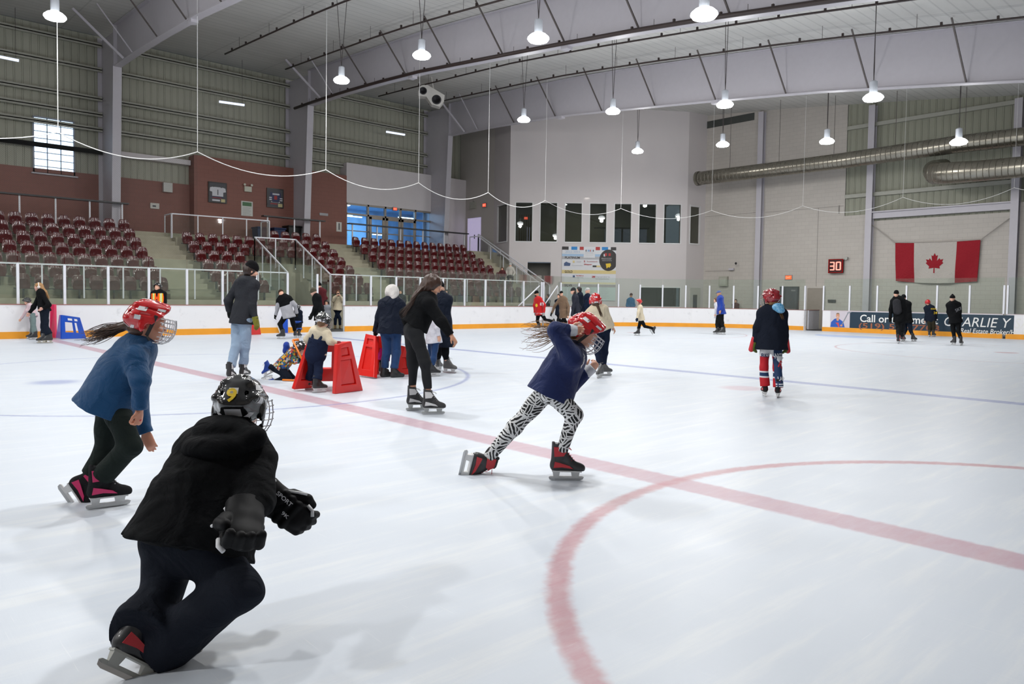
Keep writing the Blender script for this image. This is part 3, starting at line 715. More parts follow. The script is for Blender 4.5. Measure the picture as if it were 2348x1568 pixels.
# ------------------------------------------------------------ spiral ducts
dm=D.materials.new('spiral_duct'); t=NT(dm); o_=t.xyz(); w=t.m('ABSOLUTE',t.m('SUBTRACT',t.m('FRACT',t.m('DIVIDE',t.m('ADD',o_[1],t.m('MULTIPLY',o_[2],.05)),.22)),.5))
t.bsdf(t.mix(t.noise(2.5,detail=5),(.20,.185,.15),(.34,.32,.27)),t.m('MULTIPLY_ADD',t.noise(6,detail=3),.15,.22),.85,.5,t.sm(w,.42,.5),.8,.02)
A=onX(1594,402,31.0); zf=lambda y:8.02+.0*(y)
pts=[(31.0,11.0,8.15),(31.0,7,8.13),(31.0,3,8.12),(31.0,-1.8,8.20),(31.0,-6,8.15),(31.0,-14,8.1)]
g=empty('air_duct',(31,0,8.1),'long shiny spiral air duct running along the end wall','duct')
m=MB(); m.tube([Vector(p) for p in pts],.37,28,caps=False); m.tube([Vector((31,11.03,8.15)),Vector((31,10.85,8.15))],.395,28,caps=False); m.build('duct',dm,g,True)
MB().lathe([(.02,0),(.37,0.001)],(31,10.9,8.15),28,(0,1,0)).build('end_grille',simple('duct_dark_inside',(.03,.03,.028),.6),g)
for y in (9,6.2,3.4,.6,-2.2,-5): MB().tube([(31,y,8.5),(31,y,Tz(y))],.012,5).build('hanger',rodm,g)
g=empty('air_duct',(30,-3,6.8),'shorter spiral air duct with an elbow, below the long duct at the right','duct')
q=[(31.8,-1.15,7.35),(31.2,-1.0,7.2),(30.6,-1.25,7.0),(30.3,-1.9,6.9),(30.3,-3,6.86),(30.3,-8,6.8),(30.3,-14,6.8)]
MB().tube([Vector(p) for p in q],[.44,.47,.47,.45,.42,.40,.40],28).build('duct',dm,g,True)
# ------------------------------------------------------------ wall things on the end wall
def WX(u,v,off=.03): return onX(u,v,XE-off)
EY=Vector((0,-1,0)); EZ=Vector((0,0,1))
redem=emit('exit_red',(1,.10,.05),2.2); 
def exitsign(name,c,ex,ey,w,h,label,txt='EXIT',orange=False):
    c=Vector(c); n=ex.cross(ey).normalized(); r=empty(name,c-ey*h/2,label,'sign')
    MB().obox(c-n*.04,ex*w/2,ey*h/2,n*.04).build('housing',simple('sign_housing',(.30,.27,.25),.5),r)
    MB().obox(c+n*.004,ex*w*.40,ey*h*.36,n*.004).build('face',emit('exit_face_orange',(1,.12,.03),1.6) if orange else emit('exit_face_red',(1,.06,.03),1.8),r)
    m=MB(); text(m,txt,c-ex*w*.33-ey*h*.2,ex,ey,w*.66,h*.4,.012); m.build('letters',emit('exit_letters',(1,.55,.35),1.6),r)
exitsign('exit_sign',WX(1808,636),EY,EZ,.42,.27,'lit orange exit sign above the dark grey door in the end wall',orange=True)
exitsign('exit_sign',(24.9,22.1,7.03),EY,EZ,.36,.26,'lit red exit sign on the wall near the pale upstairs door')
exitsign('exit_sign',onY(906,479,23.95),Vector((1,0,0)),EZ,.30,.2,'lit red exit sign above the glass entrance doors')
p=tw(.95,6.05,-.6); exitsign('exit_sign',p,TD,EZ,.26,.2,'lit red exit sign glowing behind the leftmost upstairs room window')
# shot clock
c=WX(1917,610,.12); r=empty('clock_display',c-EZ*.35,'black framed red digital display reading 30 on the end wall','clock')
m=MB(); m.box((c.x-.05,c.y-.36,c.z-.33),(c.x+.1,c.y+.36,c.z+.33)); m.build('housing',simple('dark_red_housing',(.03,.006,.008),.4),r)
m=MB(); 
for s in (-1,1): m.box((c.x-.07,c.y+s*.35-.02,c.z-.35),(c.x-.03,c.y+s*.35+.02,c.z+.35)); m.box((c.x-.07,c.y-.37,c.z+s*.33-.02),(c.x-.03,c.y+.37,c.z+s*.33+.02))
m.build('frame',emit('dim_red',(.3,.01,.01),.8),r)
def seg7(mb,o,ex,ey,w,h,on,t=.05):
    n=ex.cross(ey); P={'a':(0,h,w,h),'b':(w,h/2,w,h),'c':(w,0,w,h/2),'d':(0,0,w,0),'e':(0,0,0,h/2),'f':(0,h/2,0,h),'g':(0,h/2,w,h/2)}
    for k in on:
        x0,y0,x1,y1=P[k]; a=o+ex*x0+ey*y0; b=o+ex*x1+ey*y1; mb.bar(a,b,t,t*.5,up=n)
m=MB(); o0=Vector((c.x-.075,c.y,c.z)); 
seg7(m,o0+Vector((0,.27,-.19)),EY,EZ,.2,.38,'abcdg'); seg7(m,o0+Vector((0,-.05,-.19)),EY,EZ,.2,.38,'abcdef'); m.build('digits',emit('digit_white_red',(1,.22,.17),3.5),r)
m=MB(); m.bar((c.x,c.y-.36,c.z+.3),(c.x,c.y-.6,c.z+.42),.03,.03); m.build('bracket',rodm,r); 
# doors in the end wall
def WR(u0,v0,u1,v1,off): a=WX(u0,v0,off); b=WX(u1,v1,off); return a,b
gdoor=simple('dark_grey_door',(.065,.07,.08),.5); frm=simple('door_frame_dark',(.045,.05,.055),.5)
dr=struct(MB().box((XE-.08,6.02,0),(XE,7.08,2.2)).build('door_9',frm))
for q,(mm,nm) in {(XE-.1,6.08,0,XE-.03,6.72,2.12):(gdoor,'leaf'),(XE-.1,6.8,0,XE-.03,7.02,2.12):(gdoor,'side_panel'),(XE-.14,6.15,1.95,XE-.1,6.4,2.03):(simple('closer_grey',(.2,.2,.21),.5),'closer')}.items():
    MB().box(q[:3],q[3:]).build(nm,mm).parent=dr
MB().box((XE-.16,6.12,.98),(XE-.1,6.7,1.03)).build('push_bar',simple('bar_steel',(.2,.2,.2),.4,.5)).parent=dr
dr=struct(MB().box((XE-.05,4.62,0),(XE,5.6,2.2)).build('door_10',simple('pale_door_frame',(.5,.47,.43),.5)))
MB().box((XE-.07,4.68,0),(XE-.04,5.54,2.12)).build('leaf',simple('beige_door',(.30,.27,.23),.5)).parent=dr
c=WX(1659,645,.1); r=empty('electric_box',c-EZ*.25,'grey metal box on the end wall beside the tower','box')
MB().box((c.x-.08,c.y-.27,c.z-.27),(c.x+.08,c.y+.27,c.z+.27)).build('box',simple('box_grey_green',(.36,.36,.30),.5),r)
MB().box((c.x-.1,c.y-.2,c.z-.2),(c.x-.08,c.y+.2,c.z+.2)).build('cover',simple('box_grey_green2',(.42,.42,.36),.5),r)
c=WX(1677,617,.1); r=empty('horn_speaker',c,'small pale horn fitting with dark mouth on the end wall','speaker')
MB().box((c.x-.05,c.y-.16,c.z-.06),(c.x+.05,c.y+.16,c.z+.06)).build('body',white_s,r); c2=WX(1689,604,.2); MB().lathe([(.02,0),(.07,.08)],c2,12,(-1,0,0)).build('mouth',blk,r)
c=WX(1907,690,.05); tag(MB().box((c.x-.02,c.y-.2,c.z-.07),(c.x+.02,c.y+.2,c.z+.07)).build('wall_vent',blk),'small black slot on the end wall behind the glass','vent')
c=WX(1941,592,.08); r=empty('wall_fitting',c,'small grey fitting on the wall right above the red clock','fitting'); MB().lathe([(.03,0),(.08,.03),(.08,.08)],c,12,(-1,0,0)).build('cap',greyst,r)
# Canadian flag
def flagpt(s,q):   # s 0..1 to the right, q 0..1 down
    tl=WX(2053,557,.15); tr=WX(2248,550,.15); bl=WX(2054,644,.15); br=WX(2240,645,.15)
    a=tl+(tr-tl)*s; b=bl+(br-bl)*s; p=a+(b-a)*q
    p=p+Vector((-.05*math.sin(q*3+s*9)*q-.03*math.sin(s*22+q*6)*q,0,-.10*math.sin(s*PI)*(q)-.05*math.sin(s*PI)*(1-q))); return p
def cloth(s0,s1,name,mat,par,n=24,m=24):
    mb=MB(); v=[];f=[]
    for sd in (0,.008):
        for j in range(m+1):
            for i in range(n+1): v.append(flagpt(s0+(s1-s0)*i/n,j/m)+Vector((sd,0,0)))
    N=(n+1)*(m+1)
    for j in range(m):
        for i in range(n): a=j*(n+1)+i; f.append((a,a+n+1,a+n+2,a+1)); f.append((N+a,N+a+1,N+a+n+2,N+a+n+1))
    mb.add(v,f); return mb.build(name,mat,par,True)
r=empty('national_flag',WX(2150,645,.15),'red and white flag with a red maple leaf hung on the end wall','flag')
fr=fabric('flag_red',(.30,.012,.022),.8,.5); fw=fabric('flag_white',(.50,.465,.43),.8,.5)
cloth(0,.235,'red_band',fr,r,8); cloth(.235,.74,'white_field',fw,r,16); cloth(.74,1,'red_band',fr,r,8)
leaf=[(0,1),(.12,.78),(.26,.84),(.22,.44),(.42,.64),(.48,.52),(.72,.56),(.64,.36),(.72,.26),(.40,.02),(.44,-.14),(.05,-.08),(.06,-.5),(-.06,-.5)]
leaf=leaf+[(-x,y) for x,y in reversed(leaf[1:-2])]+[]
lp_=[(.012*0+x,y) for x,y in [(0,1),(.12,.78),(.26,.84),(.20,.42),(.40,.62),(.46,.50),(.70,.54),(.62,.34),(.72,.26),(.42,.02),(.46,-.14),(.04,-.08),(.05,-.46)]]
lp_=lp_+[(-x,y) for x,y in reversed(lp_[1:])]
bm=bmesh.new(); vs=[bm.verts.new((x,y,0)) for x,y in lp_]; bm.faces.new(vs); bmesh.ops.triangulate(bm,faces=bm.faces[:]); 
for _ in range(3): bmesh.ops.subdivide_edges(bm,edges=bm.edges[:],cuts=1)
bm.verts.ensure_lookup_table()
v=[flagpt(.487+x*.155*.98,.50-(y-.27)*.30*1.13)+Vector((-.012,0,0)) for x,y,_ in [tuple(q.co) for q in bm.verts]]; f=[tuple(q.index for q in fc.verts) for fc in bm.faces]; bm.free()
mb=MB(); mb.add(v,f); mb.build('maple_leaf',fr,r)
mb=MB(); mb.tube([WX(2000,516,.1),flagpt(0,0)],.02,6); mb.tube([WX(2315,500,.1),flagpt(1,0)],.02,6); mb.tube([flagpt(0,0)+Vector((0,0,.02)),flagpt(.25,0)+Vector((0,0,.02)),flagpt(.5,0)+Vector((0,0,.02)),flagpt(.75,0)+Vector((0,0,.02)),flagpt(1,0)+Vector((0,0,.02))],.02,6); mb.build('rope',simple('rope_grey',(.38,.35,.32),.8),r)
# ------------------------------------------------------------ advertising on the end boards
AX=HL-.012
def A_(y,z): return Vector((AX,y,z))
def AW(u,v): return onX(u,v,AX)
r=empty('board_advertisement',(AX,-1,.2),'long navy advertisement with white and orange lettering on the end boards','advertisement')
navy=simple('ad_navy',(.012,.035,.06),.4,var=.05)
adw=simple('ad_white',(.72,.72,.76),.4,var=.04)
yl=AW(1942,750).y; yp=AW(1903,750).y
# the board curves away to the right after y=-4.1: the sheet follows it
def bpt(s,z,off=.0):  # s = distance to the right from y=yp along the board face
    y=yp-s
    if y>-4.12: return Vector((HL-.012-off,y,z))
    a=(-4.12-y)/RC; return Vector((HL-RC+(RC-.012-off)*math.cos(a),-4.12-(RC-.012-off)*math.sin(a),z))
def sheet(mb,s0,s1,z0,z1,off=0,mi=0):
    n=max(1,int((s1-s0)/.4)); 
    for i in range(n):
        a=s0+(s1-s0)*i/n;b=s0+(s1-s0)*(i+1)/n
        P_=[bpt(a,z0,off),bpt(b,z0,off),bpt(b,z1,off),bpt(a,z1,off)]; Q=[bpt(a,z0,off-.006),bpt(b,z0,off-.006),bpt(b,z1,off-.006),bpt(a,z1,off-.006)]
        mb.add(P_+Q,[(0,1,2,3),(7,6,5,4),(0,4,5,1),(1,5,6,2),(2,6,7,3),(3,7,4,0)],mi)
ln=yp-yl
m=MB(); sheet(m,ln+.12,9.0,.205,.955); m.build('navy_sheet',navy,r)
m=MB(); sheet(m,0,ln+.12,.22,.965,.0); m.build('photo_panel',simple('ad_photo_white',(.60,.55,.60),.4),r)
# the man on the advertisement: flat print
m=MB(); e=lambda cx,cz,rx,rzz,n=20:[(cx+rx*math.cos(2*PI*i/n),cz+rzz*math.sin(2*PI*i/n)) for i in range(n)]
def pr(poly,off,mi): m.prism(poly,bpt(0,0,off),EY,EZ,.002,mi)
pr([(.02,.22),(.05,.45),(.2,.60),(.32,.64),(.44,.60),(.62,.48),(.70,.22)],.002,0)
pr([(.30,.64),(.30,.55),(.36,.50),(.42,.55),(.42,.64)],.004,1)
pr(e(.36,.76,.085,.125),.005,1); pr([(x,z) for x,z in e(.36,.80,.088,.095) if z>.80],.006,2); pr(e(.36,.70,.045,.012,12),.007,3)
pr(e(.54,.30,.06,.045),.006,1); pr([(.50,.25),(.54,.25),(.86,.90),(.82,.92)],.005,4); pr([(.80,.86),(1.0,.93),(1.0,.97),(.80,.93)],.006,4)
pr([(.25,.42),(.33,.36),(.40,.22),(.46,.22),(.40,.44)],.005,5)
m.build('printed_man',[simple('print_blue',(.02,.10,.45),.4),simple('print_skin',(.62,.30,.19),.5),simple('print_hair',(.25,.16,.10),.5),simple('print_smile',(.85,.8,.78),.5),simple('print_stick',(.25,.27,.30),.5),simple('print_red',(.6,.08,.08),.4)],r)
def adtext(txt,u0,v0,u1,v1,mat,shear=0,bold=0,nm='lettering'):
    a=AW(u0,v1); w=abs(AW(u1,v1).y-a.y); h=AW(u0,v0).z-a.z; s0=yp-a.y; vs,fs=text_mesh(txt,1,shear,bold)
    xs=[q[0] for q in vs]; ys=[q[1] for q in vs]; x0,x1,y0,y1=min(xs),max(xs),min(ys),max(ys)
    mb=MB(); mb.add([bpt(s0+(q[0]-x0)/(x1-x0)*w,a.z+(q[1]-y0)/(y1-y0)*h,.008) for q in vs],fs); mb.build(nm,mat,r)
wl=simple('ad_letter_white',(.78,.78,.76),.5); ol=simple('ad_letter_orange',(.34,.11,.05),.5)
adtext('Call or text me at',1972,721,2151,738,wl,bold=.015)
adtext('(519) 504 7708',1969,740,2154,756,ol,bold=.012)
adtext('CHARLIE Y SA',2165,726,2362,747,wl,shear=.2)
adtext('Real Estate Broker/Hock',2202,752,2352,763,wl,shear=.2,bold=.008)
# ------------------------------------------------------------ sponsor banner on the tower
def tp(u,v,off=.03):
    d=ray(u,v); n=TN; t_=((TA+TN*off)-CAM).dot(n)/d.dot(n); return CAM+d*t_
b0=tp(1289,565); b1=tp(1413,567); b2=tp(1290,688); BWd=(b1-b0).length; BH=b0.z-b2.z
r=empty('sponsor_banner',tp(1350,687),'tall white sponsor banner with colour bars under the upstairs windows','banner')
bcol={k:simple('banner_'+k,c,.5,var=.03) for k,c in dict(white=(.66,.67,.70),lblue=(.35,.50,.68),grey=(.42,.42,.44),gold=(.66,.54,.25),cream=(.72,.66,.45),silver=(.40,.38,.38),black=(.03,.025,.025),blue=(.02,.22,.55),red=(.42,.03,.03),yellow=(.75,.52,.03),navy=(.05,.09,.2),pale=(.52,.60,.58)).items()}
O=b2; 
def bq(nm,x0,y0,x1,y1,c,off=.004):  # x right 0..1, y down 0..1
    m=MB(); p=b0-EZ*0+TD*BWd*(x0+x1)/2-EZ*BH*(y0+y1)/2+TN*off; m.obox(p,TD*BWd*(x1-x0)/2,EZ*BH*(y1-y0)/2,TN*.003); return m.build(nm,bcol[c],r)
bq('sheet',0,0,1,1,'white',0)
for x0,x1,c in ((0,.12,'black'),(.17,.28,'blue'),(.325,.40,'red'),(.62,.70,'red'),(.735,.85,'blue'),(.90,1,'black')): bq('colour_block',x0,0,x1,.06,c)
bq('stripe',0,.135,1,.18,'lblue'); bq('stripe',0,.18,1,.235,'grey'); bq('stripe',0,.435,1,.50,'gold'); bq('stripe',0,.66,1,.695,'cream'); bq('stripe',0,.70,1,.75,'silver'); bq('list_area',.0,.75,1,.995,'pale',.002)
m=MB(); cx_,cy_=.86,.24
pol=[(.86+.17*math.cos(a)*1.0,.245+.2*math.sin(a)) for a in [2*PI*i/30 for i in range(30)]]; pol=[(min(x,1.0),y) for x,y in pol]
m.prism([(x*BWd,-y*BH) for x,y in pol][::-1],b0+TN*.006,TD,EZ,.004) ; m.build('black_roundel',bcol['black'],r)
bq('logo_card',.40,.005,.61,.205,'white',.010)
for i,c in enumerate(('black','lblue','blue','red','lblue','black')): bq('logo_bar',.435+.027*i,.055,.450+.027*i,.09,c,.014)
def bt(txt,x0,y0,x1,y1,c,off=.016,bold=0):
    m=MB(); text(m,txt,b0+TD*BWd*x0-EZ*BH*y1+TN*off,TD,EZ,BWd*(x1-x0),BH*(y1-y0),.002,bold=bold); m.build('lettering',bcol[c],r)
bt('2022-2023',.06,.075,.33,.115,'lblue'); bt('PLATINUM',.055,.185,.33,.225,'black',bold=.02); bt('GOLD',.055,.445,.20,.49,'black',bold=.02); bt('SILVR',.055,.70,.20,.745,'black',bold=.02)
bt('KITCHENER',.43,.105,.58,.122,'grey'); bt('minor hockey',.435,.145,.575,.157,'grey')
bq('logo',.79,.115,.83,.165,'red',.014); bq('logo',.86,.115,.90,.165,'red',.014); bq('logo',.77,.13,.80,.175,'white',.013)
bt('MINOR HOCKEY',.73,.20,.92,.235,'grey'); bt('ASSOCIATION',.74,.245,.92,.262,'grey')
m=MB(); m.prism([(x*BWd,-y*BH) for x,y in [(.81,.31),(.90,.30),(.91,.345),(.88,.385),(.86,.37),(.83,.40),(.82,.36)]][::-1],b0+TN*.012,TD,EZ,.004); m.build('logo',bcol['yellow'],r)
bt('Scotiabank',.46,.262,.66,.284,'red'); bt('S',.405,.255,.43,.29,'red',bold=.03); bt('Skipper',.41,.315,.56,.345,'red',bold=.03); bq('logo',.57,.345,.72,.375,'gold',.014); bq('logo',.57,.345,.64,.375,'black',.016)
m=MB(); m.prism([(x*BWd,-y*BH) for x,y in [(.04,.36),(.04,.31),(.08,.28),(.12,.30),(.16,.31),(.15,.36)]][::-1],b0+TN*.008,TD,EZ,.004); m.build('logo',bcol['navy'],r)
bt('Companies',.18,.34,.38,.36,'grey'); bq('logo',.20,.26,.235,.30,'gold',.014); bq('lines',.27,.27,.36,.276,'grey',.012); bq('lines',.27,.29,.35,.295,'grey',.012)
bt('RE/MAX',.27,.53,.41,.55,'red',bold=.01); bq('logo',.205,.535,.245,.575,'navy',.014); bt('Clippers',.56,.54,.89,.575,'grey'); bq('logo',.56,.54,.62,.575,'red',.013); bq('lines',.62,.59,.88,.60,'grey',.012); bq('lines',.27,.57,.40,.58,'grey',.012)
for col_ in (.06,.42,.72):
    for k in range(10): 
        w=.10+.08*RNG.random(); bq('list_line',col_,.765+.021*k,col_+w,.769+.021*k,'grey',.008)
# ------------------------------------------------------------ things on the far wall
WYo=23.97
def fwall(u,v,y=WYo): return onY(u,v,y)
Z4=lambda a,b:(440+a/6.179,380+b/6.179)
def framed(a,b,label,kind):
    A=fwall(*Z4(*a)); B=fwall(*Z4(*b)); x0,x1=A.x,B.x; z1=A.z; z0=z1-(1.0 if kind==1 else .98); z1=A.z; y=24.0
    r=empty('framed_jersey',((x0+x1)/2,y,z0),label,'picture','framed jerseys')
    MB().box((x0,y-.07,z0),(x1,y,z1)).build('frame',simple('frame_black',(.012,.011,.012),.35),r)
    def q(nm,a0,b0_,a1,b1_,c,o_=.075): MB().box((x0+(x1-x0)*a0,y-o_,z1-(z1-z0)*b0_),(x0+(x1-x0)*a1,y-.06,z1-(z1-z0)*b1_)).build(nm,c,r)
    W_=simple('print_paper',(.60,.60,.64),.5); G_=simple('print_dark',(.06,.06,.07),.5); B_=simple('print_navy',(.02,.025,.09),.5); R_=simple('print_crimson',(.35,.03,.03),.5); C_=simple('print_cream',(.55,.48,.25),.5)
    q('mat',.06,.06,.94,.94,G_,.073)
    if kind==1:
        m=MB(); P_=[(.08,.28),(.22,.24),(.38,.28),(.62,.28),(.78,.24),(.92,.28),(.95,.45),(.80,.48),(.80,.68),(.2,.68),(.2,.48),(.06,.45)]
        m.prism([(x*(x1-x0),-y_*(z1-z0)) for x,y_ in P_][::-1],Vector((x0,y-.078,z1)),Vector((1,0,0)),EZ,.003); m.build('jersey',W_,r)
        q('number',.48,.36,.53,.62,G_,.084); q('name_strip',.3,.24,.66,.28,W_,.084); q('band',.1,.70,.8,.73,B_,.08); q('band',.2,.74,.7,.77,R_,.08); q('caption',.2,.84,.62,.92,W_,.08); q('photo',.68,.80,.90,.95,C_,.08)
    else:
        m=MB(); P_=[(.2,.2),(.35,.24),(.65,.24),(.8,.2),(.85,.55),(.7,.6),(.7,.72),(.3,.72),(.3,.6),(.15,.55)]
        m.prism([(x*(x1-x0),-y_*(z1-z0)) for x,y_ in P_][::-1],Vector((x0,y-.078,z1)),Vector((1,0,0)),EZ,.003); m.build('jersey',B_,r)
        q('crest',.42,.38,.6,.58,R_,.084); q('name_strip',.32,.26,.74,.34,W_,.084); q('sleeve_band',.13,.46,.28,.52,W_,.084); q('sleeve_band',.13,.56,.28,.62,W_,.084); q('sleeve_band',.76,.48,.92,.53,W_,.084); q('sleeve_band',.76,.58,.92,.63,W_,.084)
        q('caption',.25,.68,.76,.73,W_,.08); q('caption',.2,.78,.62,.83,R_,.08); q('photo',.66,.78,.92,.95,C_,.08)
framed((230,220),(490,525),'framed white hockey jersey print on the brown wall, left of two',1)
framed((1060,310),(1295,595),'framed navy hockey jersey print on the brown wall, right of two',2)
A=fwall(*Z4(740,290));B=fwall(*Z4(840,375)); r=empty('emergency_light',((A+B)/2),'pale two headed emergency light between the framed jerseys','light')
MB().box((A.x,23.9,B.z),(B.x,24,A.z)).build('box',simple('em_pale',(.55,.55,.46),.5),r)
for x in (A.x-.0,B.x): MB().lathe([(.05,0),(.06,.05)],(x,23.93,A.z+.08),12,(0,-1,0)).build('lamp_head',simple('em_pale',(.55,.55,.46),.5),r)
A=fwall(*Z4(700,495));B=fwall(*Z4(863,712)); z1=A.z;z0=B.z-.02; r=empty('notice_poster',(A.x,23.98,z0),'white notice poster with a green heading on the brown wall','poster')
MB().box((A.x,23.975,z0),(B.x,24,z1)).build('sheet',simple('poster_white',(.62,.63,.60),.5),r); MB().box((A.x+.06,23.97,z1-.24),(B.x-.06,23.98,z1-.05)).build('heading',simple('poster_green',(.06,.16,.07),.5),r)
m=MB()
for k in range(8): m.box((A.x+.07,23.97,z1-.3-.055*k),(B.x-.08-.05*(k%3),23.98,z1-.315-.055*k))
m.build('lines',simple('poster_grey',(.35,.37,.36),.5),r)
for (a,b,lab,c) in (((1810,665),(1930,712),'small grey plate on the brown wall right of the white column',(.42,.42,.44)),((2048,795),(2122,936),'small white upright notice near the right edge of the brown wall',(.66,.64,.60))):
    A=fwall(*Z4(*a));B=fwall(*Z4(*b)); r=empty('wall_notice',(A.x,23.98,B.z),lab,'sign'); MB().box((A.x,23.97,B.z),(B.x,24,A.z)).build('plate',simple('plate_%d'%int(c[0]*100),c,.5),r)
    if c[0]>.5: MB().box((A.x+.13,23.96,B.z+.1),(B.x-.13,23.97,A.z-.06)).build('mark',simple('print_dark',(.06,.06,.07),.5),r)
c=onY(384,430,24.5); tag(MB().box((c.x-.2,24.4,c.z-.22),(c.x+.2,24.6,c.z+.22)).build('wall_box',simple('box_pale',(.55,.55,.52),.5)),'pale grey box high on the brown wall left of the framed jerseys','box')
c=onY(355,472,24.55); r=empty('wall_notice',c,'small white sign with a dark mark on the brown wall above the aisle','sign'); MB().box((c.x-.2,24.55,c.z-.13),(c.x+.2,24.6,c.z+.13)).build('plate',simple('plate_66',(.6,.6,.64),.5),r); MB().box((c.x-.1,24.54,c.z-.05),(c.x+.05,24.55,c.z+.03)).build('mark',simple('print_dark',(.06,.06,.07),.5),r)
# bins on the walkway
def bin_(u0,u1,v0,label,c,lid):
    A=onY(u0,v0,23.3);B=onY(u1,v0,23.3); r=empty('wheeled_bin',((A.x+B.x)/2,23.3,4.02),label,'bin')
    m=MB(); x0,x1=A.x,B.x; m.add([(x0+.04,23.0,4.02),(x1-.04,23.0,4.02),(x1-.04,23.6,4.02),(x0+.04,23.6,4.02),(x0,22.95,A.z-.08),(x1,22.95,A.z-.08),(x1,23.65,A.z-.08),(x0,23.65,A.z-.08)],[(0,3,2,1),(4,5,6,7),(0,1,5,4),(1,2,6,5),(2,3,7,6),(3,0,4,7)]); m.build('body',c,r,bevel=.02)
    MB().box((x0-.03,22.9,A.z-.08),(x1+.03,23.7,A.z)).build('lid',lid,r,bevel=.03)
bb=simple('bin_blue',(.015,.03,.10),.5); bk_=simple('bin_black',(.012,.012,.012),.45)
bin_(584,607,520,'dark blue bin on the walkway, left of the pair',bb,bb); bin_(622,648,522,'dark blue bin on the walkway, beside the black bin',bb,bb); bin_(655,684,517,'black lidded bin against the white column',bk_,bk_)
# stair-head wall things
c=onX(1053,514,24.9); r=empty('wall_television',c-EZ*.33,'black television hung by the upstairs door','television'); MB().box((24.8,c.y-.42,c.z-.34),(24.88,c.y+.42,c.z+.34)).build('casing',blk,r); MB().box((24.79,c.y-.38,c.z-.3),(24.8,c.y+.38,c.z+.3)).build('screen',simple('screen_dark_blue',(.01,.02,.03),.1),r)
c=onX(1084,471,24.93); r=empty('emergency_light',c,'greyish emergency light on the shaded wall above the television','light'); MB().box((24.85,c.y-.25,c.z-.2),(25,c.y+.25,c.z+.2)).build('box',simple('em_grey',(.35,.35,.30),.5),r); MB().lathe([(.05,0),(.07,.06)],(24.9,c.y-.1,c.z+.25),10,(-1,0,0)).build('lamp_head',simple('em_grey',(.35,.35,.30),.5),r)
# ceiling speaker
c=Vector((18.0,18.2,11.55)); r=empty('ceiling_speaker',c-EZ*.4,'white boxy loudspeaker with round dark drivers hanging from the roof','speaker')
spw=simple('speaker_white',(.66,.64,.60),.5); f_=(CAM-c).normalized(); sx=Vector((.75,-.5,-.42)).normalized(); sy=(Vector((0,0,1))-sx*sx.z).normalized(); sz=sx.cross(sy)
if sz.dot(f_)<0: sz=-sz
m=MB(); m.prism([(-.66,-.16),(-.56,-.36),(-.2,-.20),(.2,-.42),(.62,-.34),(.70,.0),(.60,.30),(-.45,.36),(-.68,.16)],c-sz*.3,sx,sy,.55 if sx.cross(sy).dot(sz)>0 else -.55); m.build('cabinet',spw,r,bevel=.02)
for a,b,q in ((.33,-.1,.21),(-.45,-.02,.16)): 
    p=c+sx*a+sy*b+sz*.26; m=MB(); m.lathe([(q+.03,0),(q,.01),(q*.5,-.03),(q*.2,-.0)],p,20,sz); m.build('driver',simple('driver_grey',(.03,.03,.035),.5),r,True)
MB().tube([c+sy*.3,(c.x,c.y,Tz(c.y))],.03,8).build('bracket',spw,r)
# ------------------------------------------------------------ safety net ropes above the boards
ropem=simple('net_rope_white',(.75,.75,.74),.7,var=.02)
nodes=[(-4.3,HW),(.4,HW),(4.42,HW),(9.11,HW),(13.33,HW),(17.1,HW),(20.7,HW),(25.5,11.9),(29.2,8.9),(HL,4.6),(HL,.0),(HL,-4.2),(29.0,-9.0)]
r=empty('safety_net',(10,HW,6),'white scalloped rope edge of the safety net hung over the boards','net')
mb=MB()
for a,b in zip(nodes,nodes[1:]):
    p=[]
    for i in range(17):
        t_=i/16; sag=.50*(4*t_*(1-t_)); p.append((a[0]+(b[0]-a[0])*t_,a[1]+(b[1]-a[1])*t_,6.07-sag*.95))
    mb.tube(p,.016 if a[0]<18 else .010,5)
mb.build('edge_rope',ropem,r,True)
for x,y in nodes: MB().tube([(x,y,6.07),(x+.02,y,Tz(y)-.02)],.011 if x<18 else .006,5).build('drop_line',ropem,r)
netm=D.materials.new('net_mesh'); t=NT(netm); o_=t.xyz(); tr=t.n('ShaderNodeBsdfTransparent'); df=t.n('ShaderNodeBsdfDiffuse'); df.inputs[0].default_value=(.05,.05,.05,1)
s1=t.m('ADD',o_[0],o_[2]); s2=t.m('SUBTRACT',o_[0],o_[2])
g1=t.m('GREATER_THAN',t.m('ABSOLUTE',t.m('SUBTRACT',t.m('FRACT',t.m('DIVIDE',s1,.055)),.5)),.47); g2=t.m('GREATER_THAN',t.m('ABSOLUTE',t.m('SUBTRACT',t.m('FRACT',t.m('DIVIDE',s2,.055)),.5)),.47)
mx=t.n('ShaderNodeMixShader'); t.l(t.m('MAXIMUM',g1,g2),mx.inputs[0]); t.l(tr.outputs[0],mx.inputs[1]); t.l(df.outputs[0],mx.inputs[2]); t.l(mx.outputs[0],t.out.inputs[0])
mb=MB(); 
for a,b in ((nodes[0],nodes[1]),(nodes[1],nodes[2])):
    for i in range(16):
        t0,t1=i/16,(i+1)/16; x0=a[0]+(b[0]-a[0])*t0;x1=a[0]+(b[0]-a[0])*t1; z0=6.07-.5*4*t0*(1-t0);z1=6.07-.5*4*t1*(1-t1)
        mb.add([(x0,HW,2.5),(x1,HW,2.5),(x1,HW,z1),(x0,HW,z0)],[(0,1,2,3)])
mb.build('mesh',netm,r)
